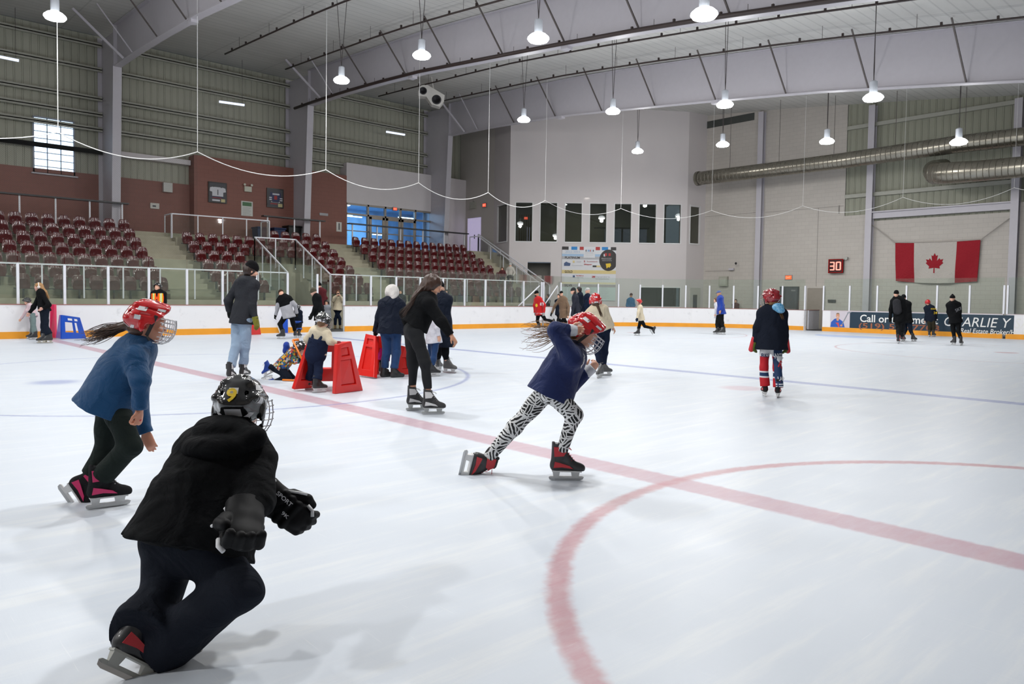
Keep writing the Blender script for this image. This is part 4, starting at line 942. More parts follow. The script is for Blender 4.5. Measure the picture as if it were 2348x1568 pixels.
# ============================================================ people: smooth solid modelling on a grid
f32=np.float32
class Vox:
    def __init__(s,lo,hi,cell):
        s.c=cell; s.lo=np.array(lo,f32)-3*cell; n=np.ceil((np.array(hi)-np.array(lo))/cell).astype(int)+7; s.n=n
        s.V=np.full(n,.5,f32)
    def reg(s,a,b):
        i0=np.maximum(np.floor((np.array(a)-s.lo)/s.c).astype(int),0); i1=np.minimum(np.ceil((np.array(b)-s.lo)/s.c).astype(int)+1,s.n)
        if (i1<=i0).any(): return None,None
        sl=tuple(slice(p,q) for p,q in zip(i0,i1))
        g=[(np.arange(p,q,dtype=f32)*f32(s.c)+f32(o)) for p,q,o in zip(i0,i1,s.lo)]
        return sl,(g[0][:,None,None],g[1][None,:,None],g[2][None,None,:])
    def put(s,sl,d,k,op='u'):
        V=s.V[sl]
        if op=='u':
            if k>0:
                h=np.maximum(k-np.abs(V-d),0)/k; s.V[sl]=np.minimum(V,d)-h*h*k*.25
            else: s.V[sl]=np.minimum(V,d)
        elif op=='s':
            d=-d
            if k>0: h=np.maximum(k-np.abs(V-d),0)/k; s.V[sl]=np.maximum(V,d)+h*h*k*.25
            else: s.V[sl]=np.maximum(V,d)
    def cone(s,a,b,ra,rb,k=.02,fl=None,capa=False,capb=False,op='u'):
        a=np.array(a,f32);b=np.array(b,f32);m=max(ra,rb)+.03+k
        sl,g=s.reg(np.minimum(a,b)-m,np.maximum(a,b)+m)
        if sl is None: return
        ab=b-a; L2=float(ab@ab)+1e-9; L=L2**.5
        x,y,z=g[0]-a[0],g[1]-a[1],g[2]-a[2]
        t=(x*ab[0]+y*ab[1]+z*ab[2])/L2; tc=np.clip(t,0,1)
        x=x-tc*ab[0];y=y-tc*ab[1];z=z-tc*ab[2]
        if fl is not None:
            ax,sc=fl; ax=np.array(ax,f32); q=x*ax[0]+y*ax[1]+z*ax[2]; e=q*(1/sc-1)
            x=x+e*ax[0];y=y+e*ax[1];z=z+e*ax[2]
        d=np.sqrt(x*x+y*y+z*z)-(ra+(rb-ra)*tc)
        if capb: d=np.maximum(d,(t-1)*L)
        if capa: d=np.maximum(d,-t*L)
        s.put(sl,d.astype(f32),k,op)
    def ell(s,c,R,r,k=.02,op='u'):
        """R: 3 axis vectors, r: 3 radii"""
        c=np.array(c,f32);m=max(r)+.02+k; sl,g=s.reg(c-m,c+m)
        if sl is None: return
        x,y,z=g[0]-c[0],g[1]-c[1],g[2]-c[2]; k0=0;k1=0
        for ax,q in zip(R,r):
            w=x*f32(ax[0])+y*f32(ax[1])+z*f32(ax[2]); k0=k0+(w/q)**2; k1=k1+(w/(q*q))**2
        k0=np.sqrt(k0);k1=np.sqrt(k1)+1e-6; s.put(sl,(k0*(k0-1)/k1).astype(f32),k,op)
    def cut(s,p,n,c=None,r=None):
        """keep the side away from n"""
        if c is None: sl,g=s.reg(s.lo-1,s.lo+s.n*s.c+1)
        else: sl,g=s.reg(np.array(c)-r,np.array(c)+r)
        if sl is None: return
        d=(g[0]-p[0])*n[0]+(g[1]-p[1])*n[1]+(g[2]-p[2])*n[2]; s.V[sl]=np.maximum(s.V[sl],d)
    def folds(s,A,fr,seed=0,dirv=(0,0,1)):
        sl,g=s.reg(s.lo-1,s.lo+s.n*s.c+1); x,y,z=g
        d=dirv; u=x*f32(d[0])+y*f32(d[1])+z*f32(d[2])
        w=np.sin(x*fr*.6+seed)*1.4+np.sin(y*fr*.7+seed*2.1)*1.4+np.sin(z*fr*.45+seed*1.3)
        n=np.sin(u*fr+w)*.55+np.sin((x-y)*fr*.8+w*1.3+seed)*.35; n=n-.5*np.abs(np.sin(u*fr*.9+(x+y)*fr*.55+w*.8+seed*3))
        s.V+= (A*n).astype(f32)
    def mesh(s):
        V=s.V; S_=V<0; nx,ny,nz=V.shape
        c8=[S_[i:nx-1+i,j:ny-1+j,k:nz-1+k] for i in(0,1) for j in(0,1) for k in(0,1)]
        a=c8[0].copy();o=c8[0].copy()
        for q in c8[1:]: a&=q;o|=q
        act=o&~a; idx=np.argwhere(act); N=len(idx)
        if N==0: return np.zeros((0,3)),np.zeros((0,4),int)
        vid=np.full(act.shape,-1,np.int32); vid[act]=np.arange(N,dtype=np.int32)
        off=[(i,j,k) for i in(0,1) for j in(0,1) for k in(0,1)]
        val={q:V[idx[:,0]+q[0],idx[:,1]+q[1],idx[:,2]+q[2]] for q in off}
        acc=np.zeros((N,3),f32);cnt=np.zeros(N,f32)
        for p in off:
            for ax in range(3):
                if p[ax]==0:
                    q=list(p);q[ax]=1;q=tuple(q); va,vb=val[p],val[q]; m=(va<0)!=(vb<0)
                    t=np.where(m,va/np.where(m,va-vb,1),0)
                    for e in range(3): acc[:,e]+=np.where(m,p[e]+(t if e==ax else 0),0)
                    cnt+=m
        v=(idx+acc/cnt[:,None])*s.c+s.lo
        F=[]
        for ax in range(3):
            b,c=[(1,2),(2,0),(0,1)][ax]
            A_=[slice(None)]*3;B_=[slice(None)]*3; A_[ax]=slice(0,-1);B_[ax]=slice(1,None)
            for e in (b,c): A_[e]=slice(1,-1);B_[e]=slice(1,-1)
            sa=S_[tuple(A_)];sb=S_[tuple(B_)]; ch=np.argwhere(sa!=sb)
            if len(ch)==0: continue
            fl=sa[ch[:,0],ch[:,1],ch[:,2]]; base=ch.copy(); base[:,b]+=1;base[:,c]+=1
            def at(db,dc): q=base.copy();q[:,b]-=db;q[:,c]-=dc; return vid[q[:,0],q[:,1],q[:,2]]
            quad=np.stack([at(1,1),at(0,1),at(0,0),at(1,0)],1); quad[~fl]=quad[~fl][:,::-1]; F.append(quad)
        F=np.concatenate(F); return v,F[(F>=0).all(1)]
def smoothed(v,F,it=1):
    for _ in range(it):
        acc=np.zeros_like(v);cn=np.zeros(len(v))
        for i in range(4):
            a=F[:,i];b=F[:,(i+1)%4]
            np.add.at(acc,a,v[b]);np.add.at(cn,a,1)
            np.add.at(acc,b,v[a]);np.add.at(cn,b,1)
        v=v*.4+.6*acc/np.maximum(cn,1)[:,None]
    return v
def npmesh(name,v,F,mats):
    me=D.meshes.new(name); me.vertices.add(len(v)); me.vertices.foreach_set('co',np.asarray(v,f32).ravel())
    me.loops.add(F.size); me.loops.foreach_set('vertex_index',F.astype(np.int32).ravel())
    me.polygons.add(len(F)); me.polygons.foreach_set('loop_start',np.arange(0,F.size,4,dtype=np.int32))
    try: me.polygons.foreach_set('loop_total',np.full(len(F),4,np.int32))
    except Exception: pass
    me.polygons.foreach_set('use_smooth',np.ones(len(F),bool)); me.update(calc_edges=True)
    for m in mats if isinstance(mats,(list,tuple)) else [mats]: me.materials.append(m)
    return me
def voxobj(name,vx,mat,parent,sm=1,loc=None):
    v,F=vx.mesh()
    if len(v)==0: return None
    if sm: v=smoothed(v,F,sm)
    if loc is None: loc=parent_loc(parent) if parent else (0,0,0)
    me=npmesh(name,v-np.array(loc),F,mat); o=D.objects.new(name,me); COL.objects.link(o); o.parent=parent; return o
V3=lambda v:np.array((v[0],v[1],v[2]),float)
FH=Vector((RF.x,RF.y,0)).normalized(); RH=Vector((FH.y,-FH.x,0))
def hdir(deg): a=math.radians(deg); return FH*math.cos(a)+RH*math.sin(a)
def camv(t): return (RX*t[0]+RU*t[1]+RF*t[2]).normalized()
def rot(v,ax,ang): return Matrix.Rotation(ang,3,ax)@v
# ------------------------------------------------------------ shared unit parts (mesh data made once)
_cache={}
def skate_data():
    if 'skate' in _cache: return _cache['skate']
    # local: x toe, y left, z up; z=0 is the blade's lower edge; size for an adult
    vx=Vox((-.15,-.06,.06),(.17,.06,.34),.0055)
    vx.cone((-.075,0,.125),(.10,0,.105),.044,.036,.02,((0,1,0),.80)); vx.cone((.10,0,.105),(.125,0,.10),.040,.036,.02,((0,1,0),.95))
    vx.cone((-.075,0,.12),(-.055,0,.30),.047,.052,.03,((0,1,0),.85),capb=True); vx.cone((-.03,0,.22),(.05,0,.135),.043,.034,.03,((0,1,0),.85))
    vx.cone((-.1,0,.2),(-.1,0,.315),.02,.022,.02,((1,0,0),.5),capb=True)
    vx.cut((0,0,.077),(0,0,-1)); v,F=vx.mesh(); boot=(smoothed(v,F,1),F)
    m=MB(); # holder with two towers, and sole plate
    for (x0,x1,t0,t1) in ((-.105,-.045,-.085,-.055),(.045,.115,.06,.10)):
        m.add([(x0,-.028,.08),(x1,-.028,.08),(x1,.028,.08),(x0,.028,.08),(x0+.008,-.009,.026),(x1-.008,-.009,.026),(x1-.008,.009,.026),(x0+.008,.009,.026)],[(0,1,2,3),(7,6,5,4),(0,4,5,1),(1,5,6,2),(2,6,7,3),(3,7,4,0)])
    m.add([(-.125,-.009,.036),(.135,-.009,.036),(.15,-.006,.028),(.135,-.007,.02),(-.115,-.007,.02),(-.135,-.006,.028)]+[(-.125,.009,.036),(.135,.009,.036),(.15,.006,.028),(.135,.007,.02),(-.115,.007,.02),(-.135,.006,.028)],[(0,1,2,3,4,5),(11,10,9,8,7,6)]+[(i,6+i,6+(i+1)%6,(i+1)%6) for i in range(6)])
    m.add([(-.11,-.03,.085),(.13,-.03,.08),(.13,.03,.08),(-.11,.03,.085),(-.11,-.03,.075),(.13,-.03,.07),(.13,.03,.07),(-.11,.03,.075)],[(0,1,2,3),(7,6,5,4),(0,4,5,1),(1,5,6,2),(2,6,7,3),(3,7,4,0)])
    hold=(m.v,m.f)
    m=MB(); P_=[(-.135,.026),(-.13,.008),(-.11,0),(.12,0),(.142,.008),(.15,.026)]
    m.add([(x,-.0018,z) for x,z in P_]+[(x,.0018,z) for x,z in P_],[(0,1,2,3,4,5),(11,10,9,8,7,6)]+[(i,6+i,6+(i+1)%6,(i+1)%6) for i in range(6)]); blade=(m.v,m.f)
    m=MB()
    for i in range(7):
        t=i/6; x=-.012+.085*t; z=.262-.125*t**.8
        m.tube([(x-.0,-.026,z-.006),(x+.012,0,z+.014),(x-.0,.026,z-.006)],.0035,5); m.tube([(x,-.024,z-.004),(x+.016,.018,z-.004)],.003,5) 
    m.tube([(-.0,-.02,.27),(.03,-.04,.27),(.045,-.02,.25)],.003,5); m.tube([(0,.02,.27),(.03,.04,.265),(.04,.03,.24)],.003,5)
    lace=(m.v,m.f)
    # side stripe shapes hugging the boot
    m=MB()
    for sd in (-1,1):
        y=sd*.0385
        for P_ in ([(-.10,.11),(-.03,.115),(.06,.10),(.03,.125),(-.05,.15),(-.09,.16)],):
            a=[(x,y*(1-.25*max(0,x)/.1)+sd*.0,z) for x,z in P_]; b=[(x,yy+sd*.006,z) for x,yy,z in a]; n=len(a)
            m.add(a+b,[tuple(range(n)),tuple(range(2*n-1,n-1,-1))]+[(i,n+i,n+(i+1)%n,(i+1)%n) for i in range(n)])
        P_=[(-.095,.20),(-.02,.205),(.0,.235),(-.03,.275),(-.10,.28)]; y=sd*.0445; n=5
        a=[(x,y,z) for x,z in P_]; b=[(x,yy+sd*.005,z) for x,yy,z in a]; m.add(a+b,[tuple(range(n)),tuple(range(2*n-1,n-1,-1))]+[(i,n+i,n+(i+1)%n,(i+1)%n) for i in range(n)])
    strp=(m.v,m.f)
    _cache['skate']=dict(boot=boot,blade_holder=hold,blade=blade,laces=lace,side_panel=strp); return _cache['skate']
def meshkey(key,name,v,F,mat,smooth=True):
    k=(key,mat.name)
    if k not in _cache:
        if isinstance(F,np.ndarray): me=npmesh(name,v,F,mat)
        else:
            me=D.meshes.new(name); me.from_pydata([tuple(q) for q in v],[],F); me.materials.append(mat); me.update()
            if smooth: me.polygons.foreach_set('use_smooth',[True]*len(me.polygons)); 
            if smooth:
                try: me.set_sharp_from_angle(angle=.7)
                except Exception: pass
        _cache[k]=me
    return _cache[k]
def put(name,me,parent,M=None):
    o=D.objects.new(name,me); COL.objects.link(o); o.parent=parent
    if M is not None: o.matrix_basis=M
    return o
steel=simple('skate_steel',(.5,.5,.5),.25,.9); 
def skate(parent,base,toe,up,sc,boot,holder,lace,accent=None):
    toe=Vector(toe).normalized(); up=Vector(up); up=(up-toe*up.dot(toe)).normalized(); y=up.cross(toe)
    M=Matrix(((toe.x,y.x,up.x,0),(toe.y,y.y,up.y,0),(toe.z,y.z,up.z,0),(0,0,0,1)))@Matrix.Scale(sc,4); M.translation=Vector(base)-parent_loc(parent)
    d=skate_data(); r=put('ice_skate',meshkey('boot','boot',*d['boot'],boot),parent,M)
    put('blade_holder',meshkey('bh','blade_holder',*d['blade_holder'],holder),r); put('blade',meshkey('bl','blade',*d['blade'],steel),r)
    put('laces',meshkey('la','laces',*d['laces'],lace),r)
    if accent: put('side_panel',meshkey('sp','side_panel',*d['side_panel'],accent),r)
    return r
def shoe(parent,base,toe,up,sc,mat):
    if 'shoe' not in _cache:
        vx=Vox((-.14,-.06,-.02),(.17,.06,.25),.006)
        vx.cone((-.08,0,.045),(.1,0,.035),.045,.04,.02,((0,1,0),.85)); vx.cone((-.07,0,.05),(-.06,0,.22),.045,.052,.03,((0,1,0),.9),capb=True); vx.cone((-.04,0,.13),(.04,0,.06),.042,.035,.03,((0,1,0),.85)); vx.cut((0,0,0),(0,0,-1))
        v,F=vx.mesh(); _cache['shoe']=(smoothed(v,F,1),F)
    toe=Vector(toe).normalized(); up=Vector(up); up=(up-toe*up.dot(toe)).normalized(); y=up.cross(toe)
    M=Matrix(((toe.x,y.x,up.x,0),(toe.y,y.y,up.y,0),(toe.z,y.z,up.z,0),(0,0,0,1)))@Matrix.Scale(sc,4); M.translation=Vector(base)-parent_loc(parent)
    return put('boot',meshkey('shoe','boot',*_cache['shoe'],mat),parent,M)
def headM(parent,c,f,up,sc):
    f=f.normalized(); s=up.cross(f).normalized(); up=f.cross(s)
    M=Matrix(((f.x,s.x,up.x,0),(f.y,s.y,up.y,0),(f.z,s.z,up.z,0),(0,0,0,1)))@Matrix.Scale(sc,4); M.translation=Vector(c)-parent_loc(parent); return M
def helmet_data():
    if 'helm' in _cache: return _cache['helm']
    I=((1,0,0),(0,1,0),(0,0,1)); vx=Vox((-.16,-.13,-.12),(.16,.13,.16),.005)
    vx.ell((-.006,0,.022),I,(.137,.112,.118),0); 
    vx.cone((-.05,0,.115),(.09,0,.115),.022,.020,.03,((0,1,0),1.5))          # top ridge
    for sd in(-1,1):
        vx.cone((-.09,sd*.05,.095),(.085,sd*.055,.095),.020,.018,.02); vx.cone((-.10,sd*.085,.03),(.07,sd*.09,.045),.018,.018,.02)
        vx.ell((-.005,sd*.104,-.035),I,(.05,.016,.05),.02)
    vx.cone((-.12,-.03,.0),(-.12,.03,.0),.03,.03,.03)
    vx.ell((-.006,0,.01),I,(.119,.094,.104),0,'s')
    # lower rim and face opening
    vx.cut((-.02,0,-.075),(0,0,-1)); vx.cut((.0,0,-.03),(.75,0,-.66))
    for sd in(-1,1):
        vx.ell((.0,sd*.115,-.035),I,(.022,.03,.028),0,'s')
        for a,b in (((.02,sd*.028,.13),(.075,sd*.028,.115)),((-.07,sd*.028,.12),(-.03,sd*.028,.135)),((-.03,sd*.085,.085),(.04,sd*.088,.08)),((-.115,sd*.05,.05),(-.125,sd*.045,.02)),((-.06,sd*.105,.045),(0,sd*.115,.045))): vx.cone(a,b,.010,.008,0,op='s')
    v,F=vx.mesh(); sh=(smoothed(v,F,1),F)
    m=MB(); # wire cage
    def arcp(z,r,a0,a1,n=12,cx=.01,sq=.9): return [(cx+r*math.cos(a0+(a1-a0)*i/n),sq*r*math.sin(a0+(a1-a0)*i/n),z) for i in range(n+1)]
    for z,r in ((.035,.150),(.012,.156),(-.02,.16),(-.05,.158),(-.08,.148),(-.105,.130),(-.122,.10)): m.tube(arcp(z,r,-1.25,1.25),.0028,5)
    for k in range(-4,5):
        a=k*.27; m.tube([(.01+r*math.cos(a),.9*r*math.sin(a),z) for z,r in ((.04,.150),(.012,.157),(-.02,.161),(-.05,.159),(-.08,.149),(-.105,.131),(-.125,.10),(-.13,.06))],.0025,5)
    cage=(m.v,m.f)
    m=MB(); 
    for sd in(-1,1): m.bar((.03,sd*.112,.05),(.0,sd*.10,-.085),.022,.004,up=(0,1,0)); m.bar((.0,sd*.10,-.085),(.045,sd*.03,-.135),.02,.004,up=(1,0,0))
    m.bar((.045,-.03,-.135),(.045,.03,-.135),.03,.012); strap=(m.v,m.f)
    from mathutils.bvhtree import BVHTree as _B
    bm=bmesh.new(); bv_=[bm.verts.new(v) for v in sh[0]]; [bm.faces.new([bv_[i] for i in f]) for f in sh[1]]; bv=_B.FromBMesh(bm); bm.free()
    m=MB()
    def patch(cx,cz,w,h,org,dr,skew=0,N=6):
        P_=[]
        for jj in range(N+1):
            for ii in range(N+1):
                a=(ii/N-.5)*2*w; b=(jj/N-.5)*2*h
                o=Vector((cx+a+skew*b,org,cz+b)) if dr[1] else Vector((org,cx+a,cz+b)) ; hit=bv.ray_cast(o,Vector(dr),.4); P_.append(hit[0]-Vector(dr)*.0025 if hit[0] is not None else None)
        F_=[(jj*(N+1)+ii,jj*(N+1)+ii+1,(jj+1)*(N+1)+ii+1,(jj+1)*(N+1)+ii) for jj in range(N) for ii in range(N)]; F_=[q for q in F_ if all(P_[k] is not None and abs((P_[k]-P_[q[0]]).dot(Vector(dr)))<.03 for k in q) if P_[q[0]] is not None]
        m.add([p if p is not None else (0,0,0) for p in P_],F_)
    for sd in (-1,1):
        patch(-.055,.078,.026,.013,sd*.3,(0,-sd,0),.4); patch(.055,.088,.024,.008,sd*.3,(0,-sd,0),.2); patch(-.075,.02,.018,.014,sd*.3,(0,-sd,0))
        patch(-.09,-.045,.010,.010,sd*.3,(0,-sd,0))
    patch(0,-.04,.035,.014,-.4,(1,0,0)); patch(0,.055,.02,.014,-.4,(1,0,0)); dec=(m.v,m.f)
    m=MB(); m.tube([(.10,-.06,.06),(.115,0,.062),(.10,.06,.06)],.006,6); 
    _cache['helm']=dict(shell=sh,cage=cage,strap=strap,decal=dec); return _cache['helm']
cagem=simple('cage_wire',(.50,.50,.52),.3,.7); strapm=simple('strap_black',(.02,.02,.022),.6); decm=simple('decal_white',(.72,.72,.74),.4)
def helmet(parent,c,f,up,sc,mat,cage=True,decal=decm,strap=True,name='helmet'):
    d=helmet_data(); r=put(name,meshkey('hs','helmet',*d['shell'],mat),parent,headM(parent,c,f,up,sc))
    if cage: put('face_cage',meshkey('hc','face_cage',*d['cage'],cagem),r)
    if strap: put('chin_strap',meshkey('hst','chin_strap',*d['strap'],strapm),r)
    if decal: put('decal',meshkey('hd','decal',*d['decal'],decal),r)
    return r
eyew=simple('eye_white',(.75,.75,.75),.2); eyed=simple('eye_dark',(.03,.02,.015),.1)
def add_hand(vx,w,d,n,t,s,curl=.6,r=1.0):
    w=V3(w);d=V3(d);n=V3(n);t=V3(t); d/=np.linalg.norm(d); n=n-d*(n@d); n/=np.linalg.norm(n)+1e-9; t=t-d*(t@d)-n*(t@n); t/=np.linalg.norm(t)+1e-9
    vx.cone(w,w+d*.05*s,.026*s*r,.034*s*r,.02,(n,.6)); vx.cone(w+d*.035*s,w+d*.085*s,.036*s*r,.036*s*r,.015,(n,.5))
    for i,L in enumerate((.070,.080,.074,.058)):
        b=w+d*(.088-.004*abs(i-1.3))*s+t*(.027-.019*i)*s; c1=curl*(.55+.1*i); c2=curl*1.6
        d1=d*math.cos(c1)+n*math.sin(c1); d2=d*math.cos(c1+c2*.6)+n*math.sin(c1+c2*.6); d3=d*math.cos(c1+c2)+n*math.sin(c1+c2)
        p1=b+d1*L*.45*s;p2=p1+d2*L*.32*s;p3=p2+d3*L*.23*s
        vx.cone(b-d*.01*s,p1,.0095*s*r,.009*s*r,.006);vx.cone(p1,p2,.009*s*r,.0082*s*r,.004);vx.cone(p2,p3,.0082*s*r,.007*s*r,.004)
    b=w+d*.025*s+t*.022*s; d1=d*.62+t*.62+n*.4; d1/=np.linalg.norm(d1); d2=d*.9+t*.2+n*.4; d2/=np.linalg.norm(d2)
    p1=b+d1*.045*s; vx.cone(b,p1,.015*s*r,.011*s*r,.012); vx.cone(p1,p1+d2*.032*s,.011*s*r,.0085*s*r,.004)
SKIN=simple('skin_light',(.72,.40,.28),.5,var=.06,nscale=20,sheen=.1); SKIN2=simple('skin_tan',(.50,.25,.15),.5,var=.06,nscale=20)
HAIRS={}
def hairmat(c): 
    n='hair_%d_%d'%(int(c[0]*1000),int(c[2]*1000))
    if n in MATS: return MATS[n]
    m=D.materials.new(n); t=NT(m); st=t.noise(60,vec=t.mapv((1,1,.15)),detail=3); t.bsdf(t.mix(st,tuple(x*.4 for x in c),tuple(min(1,x*1.35) for x in c)),.4,0,.5,st,.6,.004); MATS[n]=m; return m
def person(label,k=1.,foot=None,H=None,N=None,P=None,yaw=0,fy=None,pitch=0,tilt=0,arms=None,knees=None,feet=None,jk=None,jr=1.,hem=.10,hemdir=None,tr=None,trr=1.,glove=None,gl_s=1.,
           skin=None,hs=None,hat=None,hair=None,boots=('skate',None,None,None,None),hood=False,hoodmat=None,cell=None,sk=None,nohand=(0,0),palms=None,curls=(.6,.6),ddH=0,ddN=0,ddP=0,headcover=None,bodysc=1.,cuff=None,seed=0,flat=.66,D0=None,tr_cut=True,tlen=.05,arm_r=1.,chest=1.,waist=1.,extra=None,eyes=None,foldA=.0085,z0=0,neckcut=True):
    skin=skin or SKIN
    g0=onZ(*foot,z0); dep=D0 if D0 else depth(g0)
    if D0: g0=onD(*foot,D0); g0.z=z0
    ppm=FPX/dep; hs=hs or (.93*k**.35)
    print('LONG',label) if len(label.split())>16 else None; root=empty('person',(g0.x,g0.y,z0),label,'person')
    cell=cell or max(.005,min(.016,1.1/ppm))
    AZ=math.degrees(math.atan((foot[0]-AXU)/FPX)); hdr=lambda a:hdir(a+AZ)
    fwd=hdr(yaw); lat=hdr(yaw+90)   # person's right
    Nw=onD(N[0],N[1],dep+ddN); Pw=onD(P[0],P[1],dep+ddP); Hw=onD(H[0],H[1],dep+ddH)
    sp=(Nw-Pw).normalized(); latp=(lat-sp*lat.dot(sp)).normalized(); fb=sp.cross(latp).normalized(); 
    if fb.dot(fwd)<0 and abs(fb.dot(fwd))>.05: fb=-fb
    R=lambda x:x*k*bodysc
    shs=[Nw-sp*R(.055)-latp*R(.155)*chest,Nw-sp*R(.055)+latp*R(.155)*chest]  # left,right
    hips=[Pw-latp*R(.085),Pw+latp*R(.085)]
    el=[];wr=[]
    for i,a in enumerate(arms):
        e=onD(a[0],a[1],depth(shs[i])+a[2]); w=onD(a[3],a[4],depth(e)+a[5]); el.append(e);wr.append(w)
    FT=[]
    for i,f in enumerate(feet):
        # (u,v,mode,toe,up) mode 'g' on the floor or a depth offset
        if f[2]=='g': b=onZ(f[0],f[1],z0)
        else: b=onD(f[0],f[1],dep+f[2])
        toe=hdr(f[3]) if isinstance(f[3],(int,float)) else camv(f[3]); up=Vector((0,0,1)) if len(f)<5 or f[4] is None else camv(f[4])
        FT.append((b,toe,up))
    sks=sk or (k**.75)
    ank=[]
    hgt=.20 if boots[0]=='skate' else .12
    for b,toe,up in FT:
        u2=(up-toe*up.dot(toe)).normalized(); ank.append(b+u2*hgt*sks-toe*.05*sks)
    kn=[]
    for i,q in enumerate(knees):
        kn.append(onD(q[0],q[1],(depth(hips[i])+depth(ank[i]))/2+q[2]))
    f0=hdr(fy if fy is not None else yaw); sd=Vector((0,0,1)).cross(f0); upv=rot(Vector((0,0,1)),sd,math.radians(pitch)); ff=rot(f0,sd,math.radians(pitch))
    if tilt: upv=rot(upv,ff,math.radians(tilt))
    sdv=upv.cross(ff).normalized() # person's left
    pts=[Hw+upv*.2,Hw-upv*.2,Hw+ff*.2,Hw-ff*.2]+shs+hips+el+wr+kn+ank+[w+(w-e).normalized()*.2*k for e,w in zip(el,wr)]
    A=np.array([tuple(p) for p in pts]); lo=A.min(0)-.12*k;hi=A.max(0)+.12*k
    # --- body, one continuous surface
    vx=Vox(lo,hi,cell); h=hs
    I=(V3(ff),V3(sdv),V3(upv)); q=lambda a,b,c:V3(Hw+ff*a*h+sdv*b*h+upv*c*h)
    vx.ell(q(-.012,0,.02),I,(.098*h,.076*h,.098*h),0); vx.ell(q(.022,0,-.045),I,(.066*h,.058*h,.070*h),.03); vx.ell(q(.060,0,-.095),I,(.026*h,.028*h,.02*h),.02)
    if ppm>60:
        vx.cone(q(.083,0,.018),q(.101,0,-.020),.008*h,.0125*h,.012); vx.ell(q(.078,0,.040),I,(.02*h,.045*h,.012*h),.015)
        for s_ in(-1,1):
            vx.ell(q(.094,s_*.031,.014),I,(.016*h,.018*h,.012*h),.008,'s'); vx.ell(q(-.005,s_*.078,-.01),I,(.02*h,.009*h,.032*h),.008)
            vx.ell(q(.062,s_*.035,-.03),I,(.03*h,.026*h,.026*h),.02)
        vx.ell(q(.088,0,-.052),I,(.011*h,.024*h,.006*h),.004); vx.ell(q(.086,0,-.064),I,(.010*h,.020*h,.006*h),.004)
    vx.cone(q(-.03,0,-.05),V3(Nw-sp*.02),.050*h,.055*k,.03)
    vx.cone(V3(Nw-sp*R(.05)),V3(Pw+sp*R(.02)),R(.11),R(.11),.04,(V3(fb),.62))
    vx.cone(V3(shs[0]),V3(shs[1]),R(.05),R(.05),.03)
    hp=[]
    for i in(0,1):
        vx.cone(V3(shs[i]),V3(el[i]),R(.042),R(.036),.02); vx.cone(V3(el[i]),V3(wr[i]),R(.036),R(.026),.015)
        d=(wr[i]-el[i]).normalized()
        if palms and palms[i]: n,t_=camv(palms[i][0]),camv(palms[i][1])
        else: n=latp*(1 if i==0 else -1); n=(n-d*n.dot(d)).normalized(); t_=fb-d*fb.dot(d)
        hp.append((d,n,t_)); (None if nohand[i] else add_hand(vx,wr[i],d,n,t_,k**.8,curls[i]))
        vx.cone(V3(hips[i]),V3(kn[i]),R(.07),R(.05),.03); vx.cone(V3(kn[i]),V3(ank[i]),R(.05),R(.036),.02)
    body=voxobj('body',vx,skin,root,1); del vx
    if ppm>120 and (eyes is None or eyes):
        m=MB(); m2=MB()
        for s_ in(-1,1):
            c=Vector(q(.075,s_*.030,.013)); m.lathe([(.012*h*math.sin(a),-.012*h*math.cos(a)) for a in [.15+i*.35 for i in range(9)]],c,12,ff); m2.lathe([(.0045*h,.0),(.002*h,.002)],c+ff*.0115*h,10,ff)
        m.build('eyes',eyew,root,True); m2.build('pupils',eyed,root,True)
    # --- jacket
    hd=(-sp if hemdir is None else camv(hemdir)); HB=Pw+hd*hem*k
    if jk:
        vx=Vox(lo-.05,hi+.05,cell); 
        vx.cone(V3(Nw-sp*R(.09)),V3(Pw+sp*R(.16)),R(.185)*jr*chest,R(.165)*jr*waist,.05,(V3(fb),flat)); vx.cone(V3(Pw+sp*R(.16)),V3(HB),R(.165)*jr*waist,R(.198)*jr*waist,.05,(V3(fb),min(1.,flat+.2)),capb=True)
        vx.cone(V3(shs[0]),V3(shs[1]),R(.072)*jr,R(.072)*jr,.05)
        for i in(0,1):
            r1=R(.070)*arm_r;r2=R(.060)*arm_r;r3=R(.046)*arm_r
            vx.cone(V3(shs[i]),V3(el[i]),r1,r2,.03); d=(wr[i]-el[i]).normalized(); vx.cone(V3(el[i]),V3(wr[i]),r2,r3,.02,capb=True)
        vx.cone(V3(Nw-sp*.03),V3(Nw+upv*.025*k),.072*k,.066*k,.03,capb=True)
        if hood:
            bk_=-fb; c0=Nw+bk_*R(.07)-sp*R(.0)
            vx.ell(V3(c0-sp*R(.03)),(V3(fb),V3(latp),V3(sp)),(R(.075),R(.12),R(.085)),.03); vx.cone(V3(Nw-latp*R(.085)+fb*R(.02)),V3(c0-latp*R(.05)),R(.035),R(.045),.03); vx.cone(V3(Nw+latp*R(.085)+fb*R(.02)),V3(c0+latp*R(.05)),R(.035),R(.045),.03)
        if ppm>45: vx.folds(foldA*k*(1 if ppm>100 else 1.3),16/k**.5,seed); 
        if ppm>250: vx.folds(foldA*.4,42,seed+3)
        o=voxobj('jacket' ,vx,jk,root,2 if ppm>250 else 1); del vx
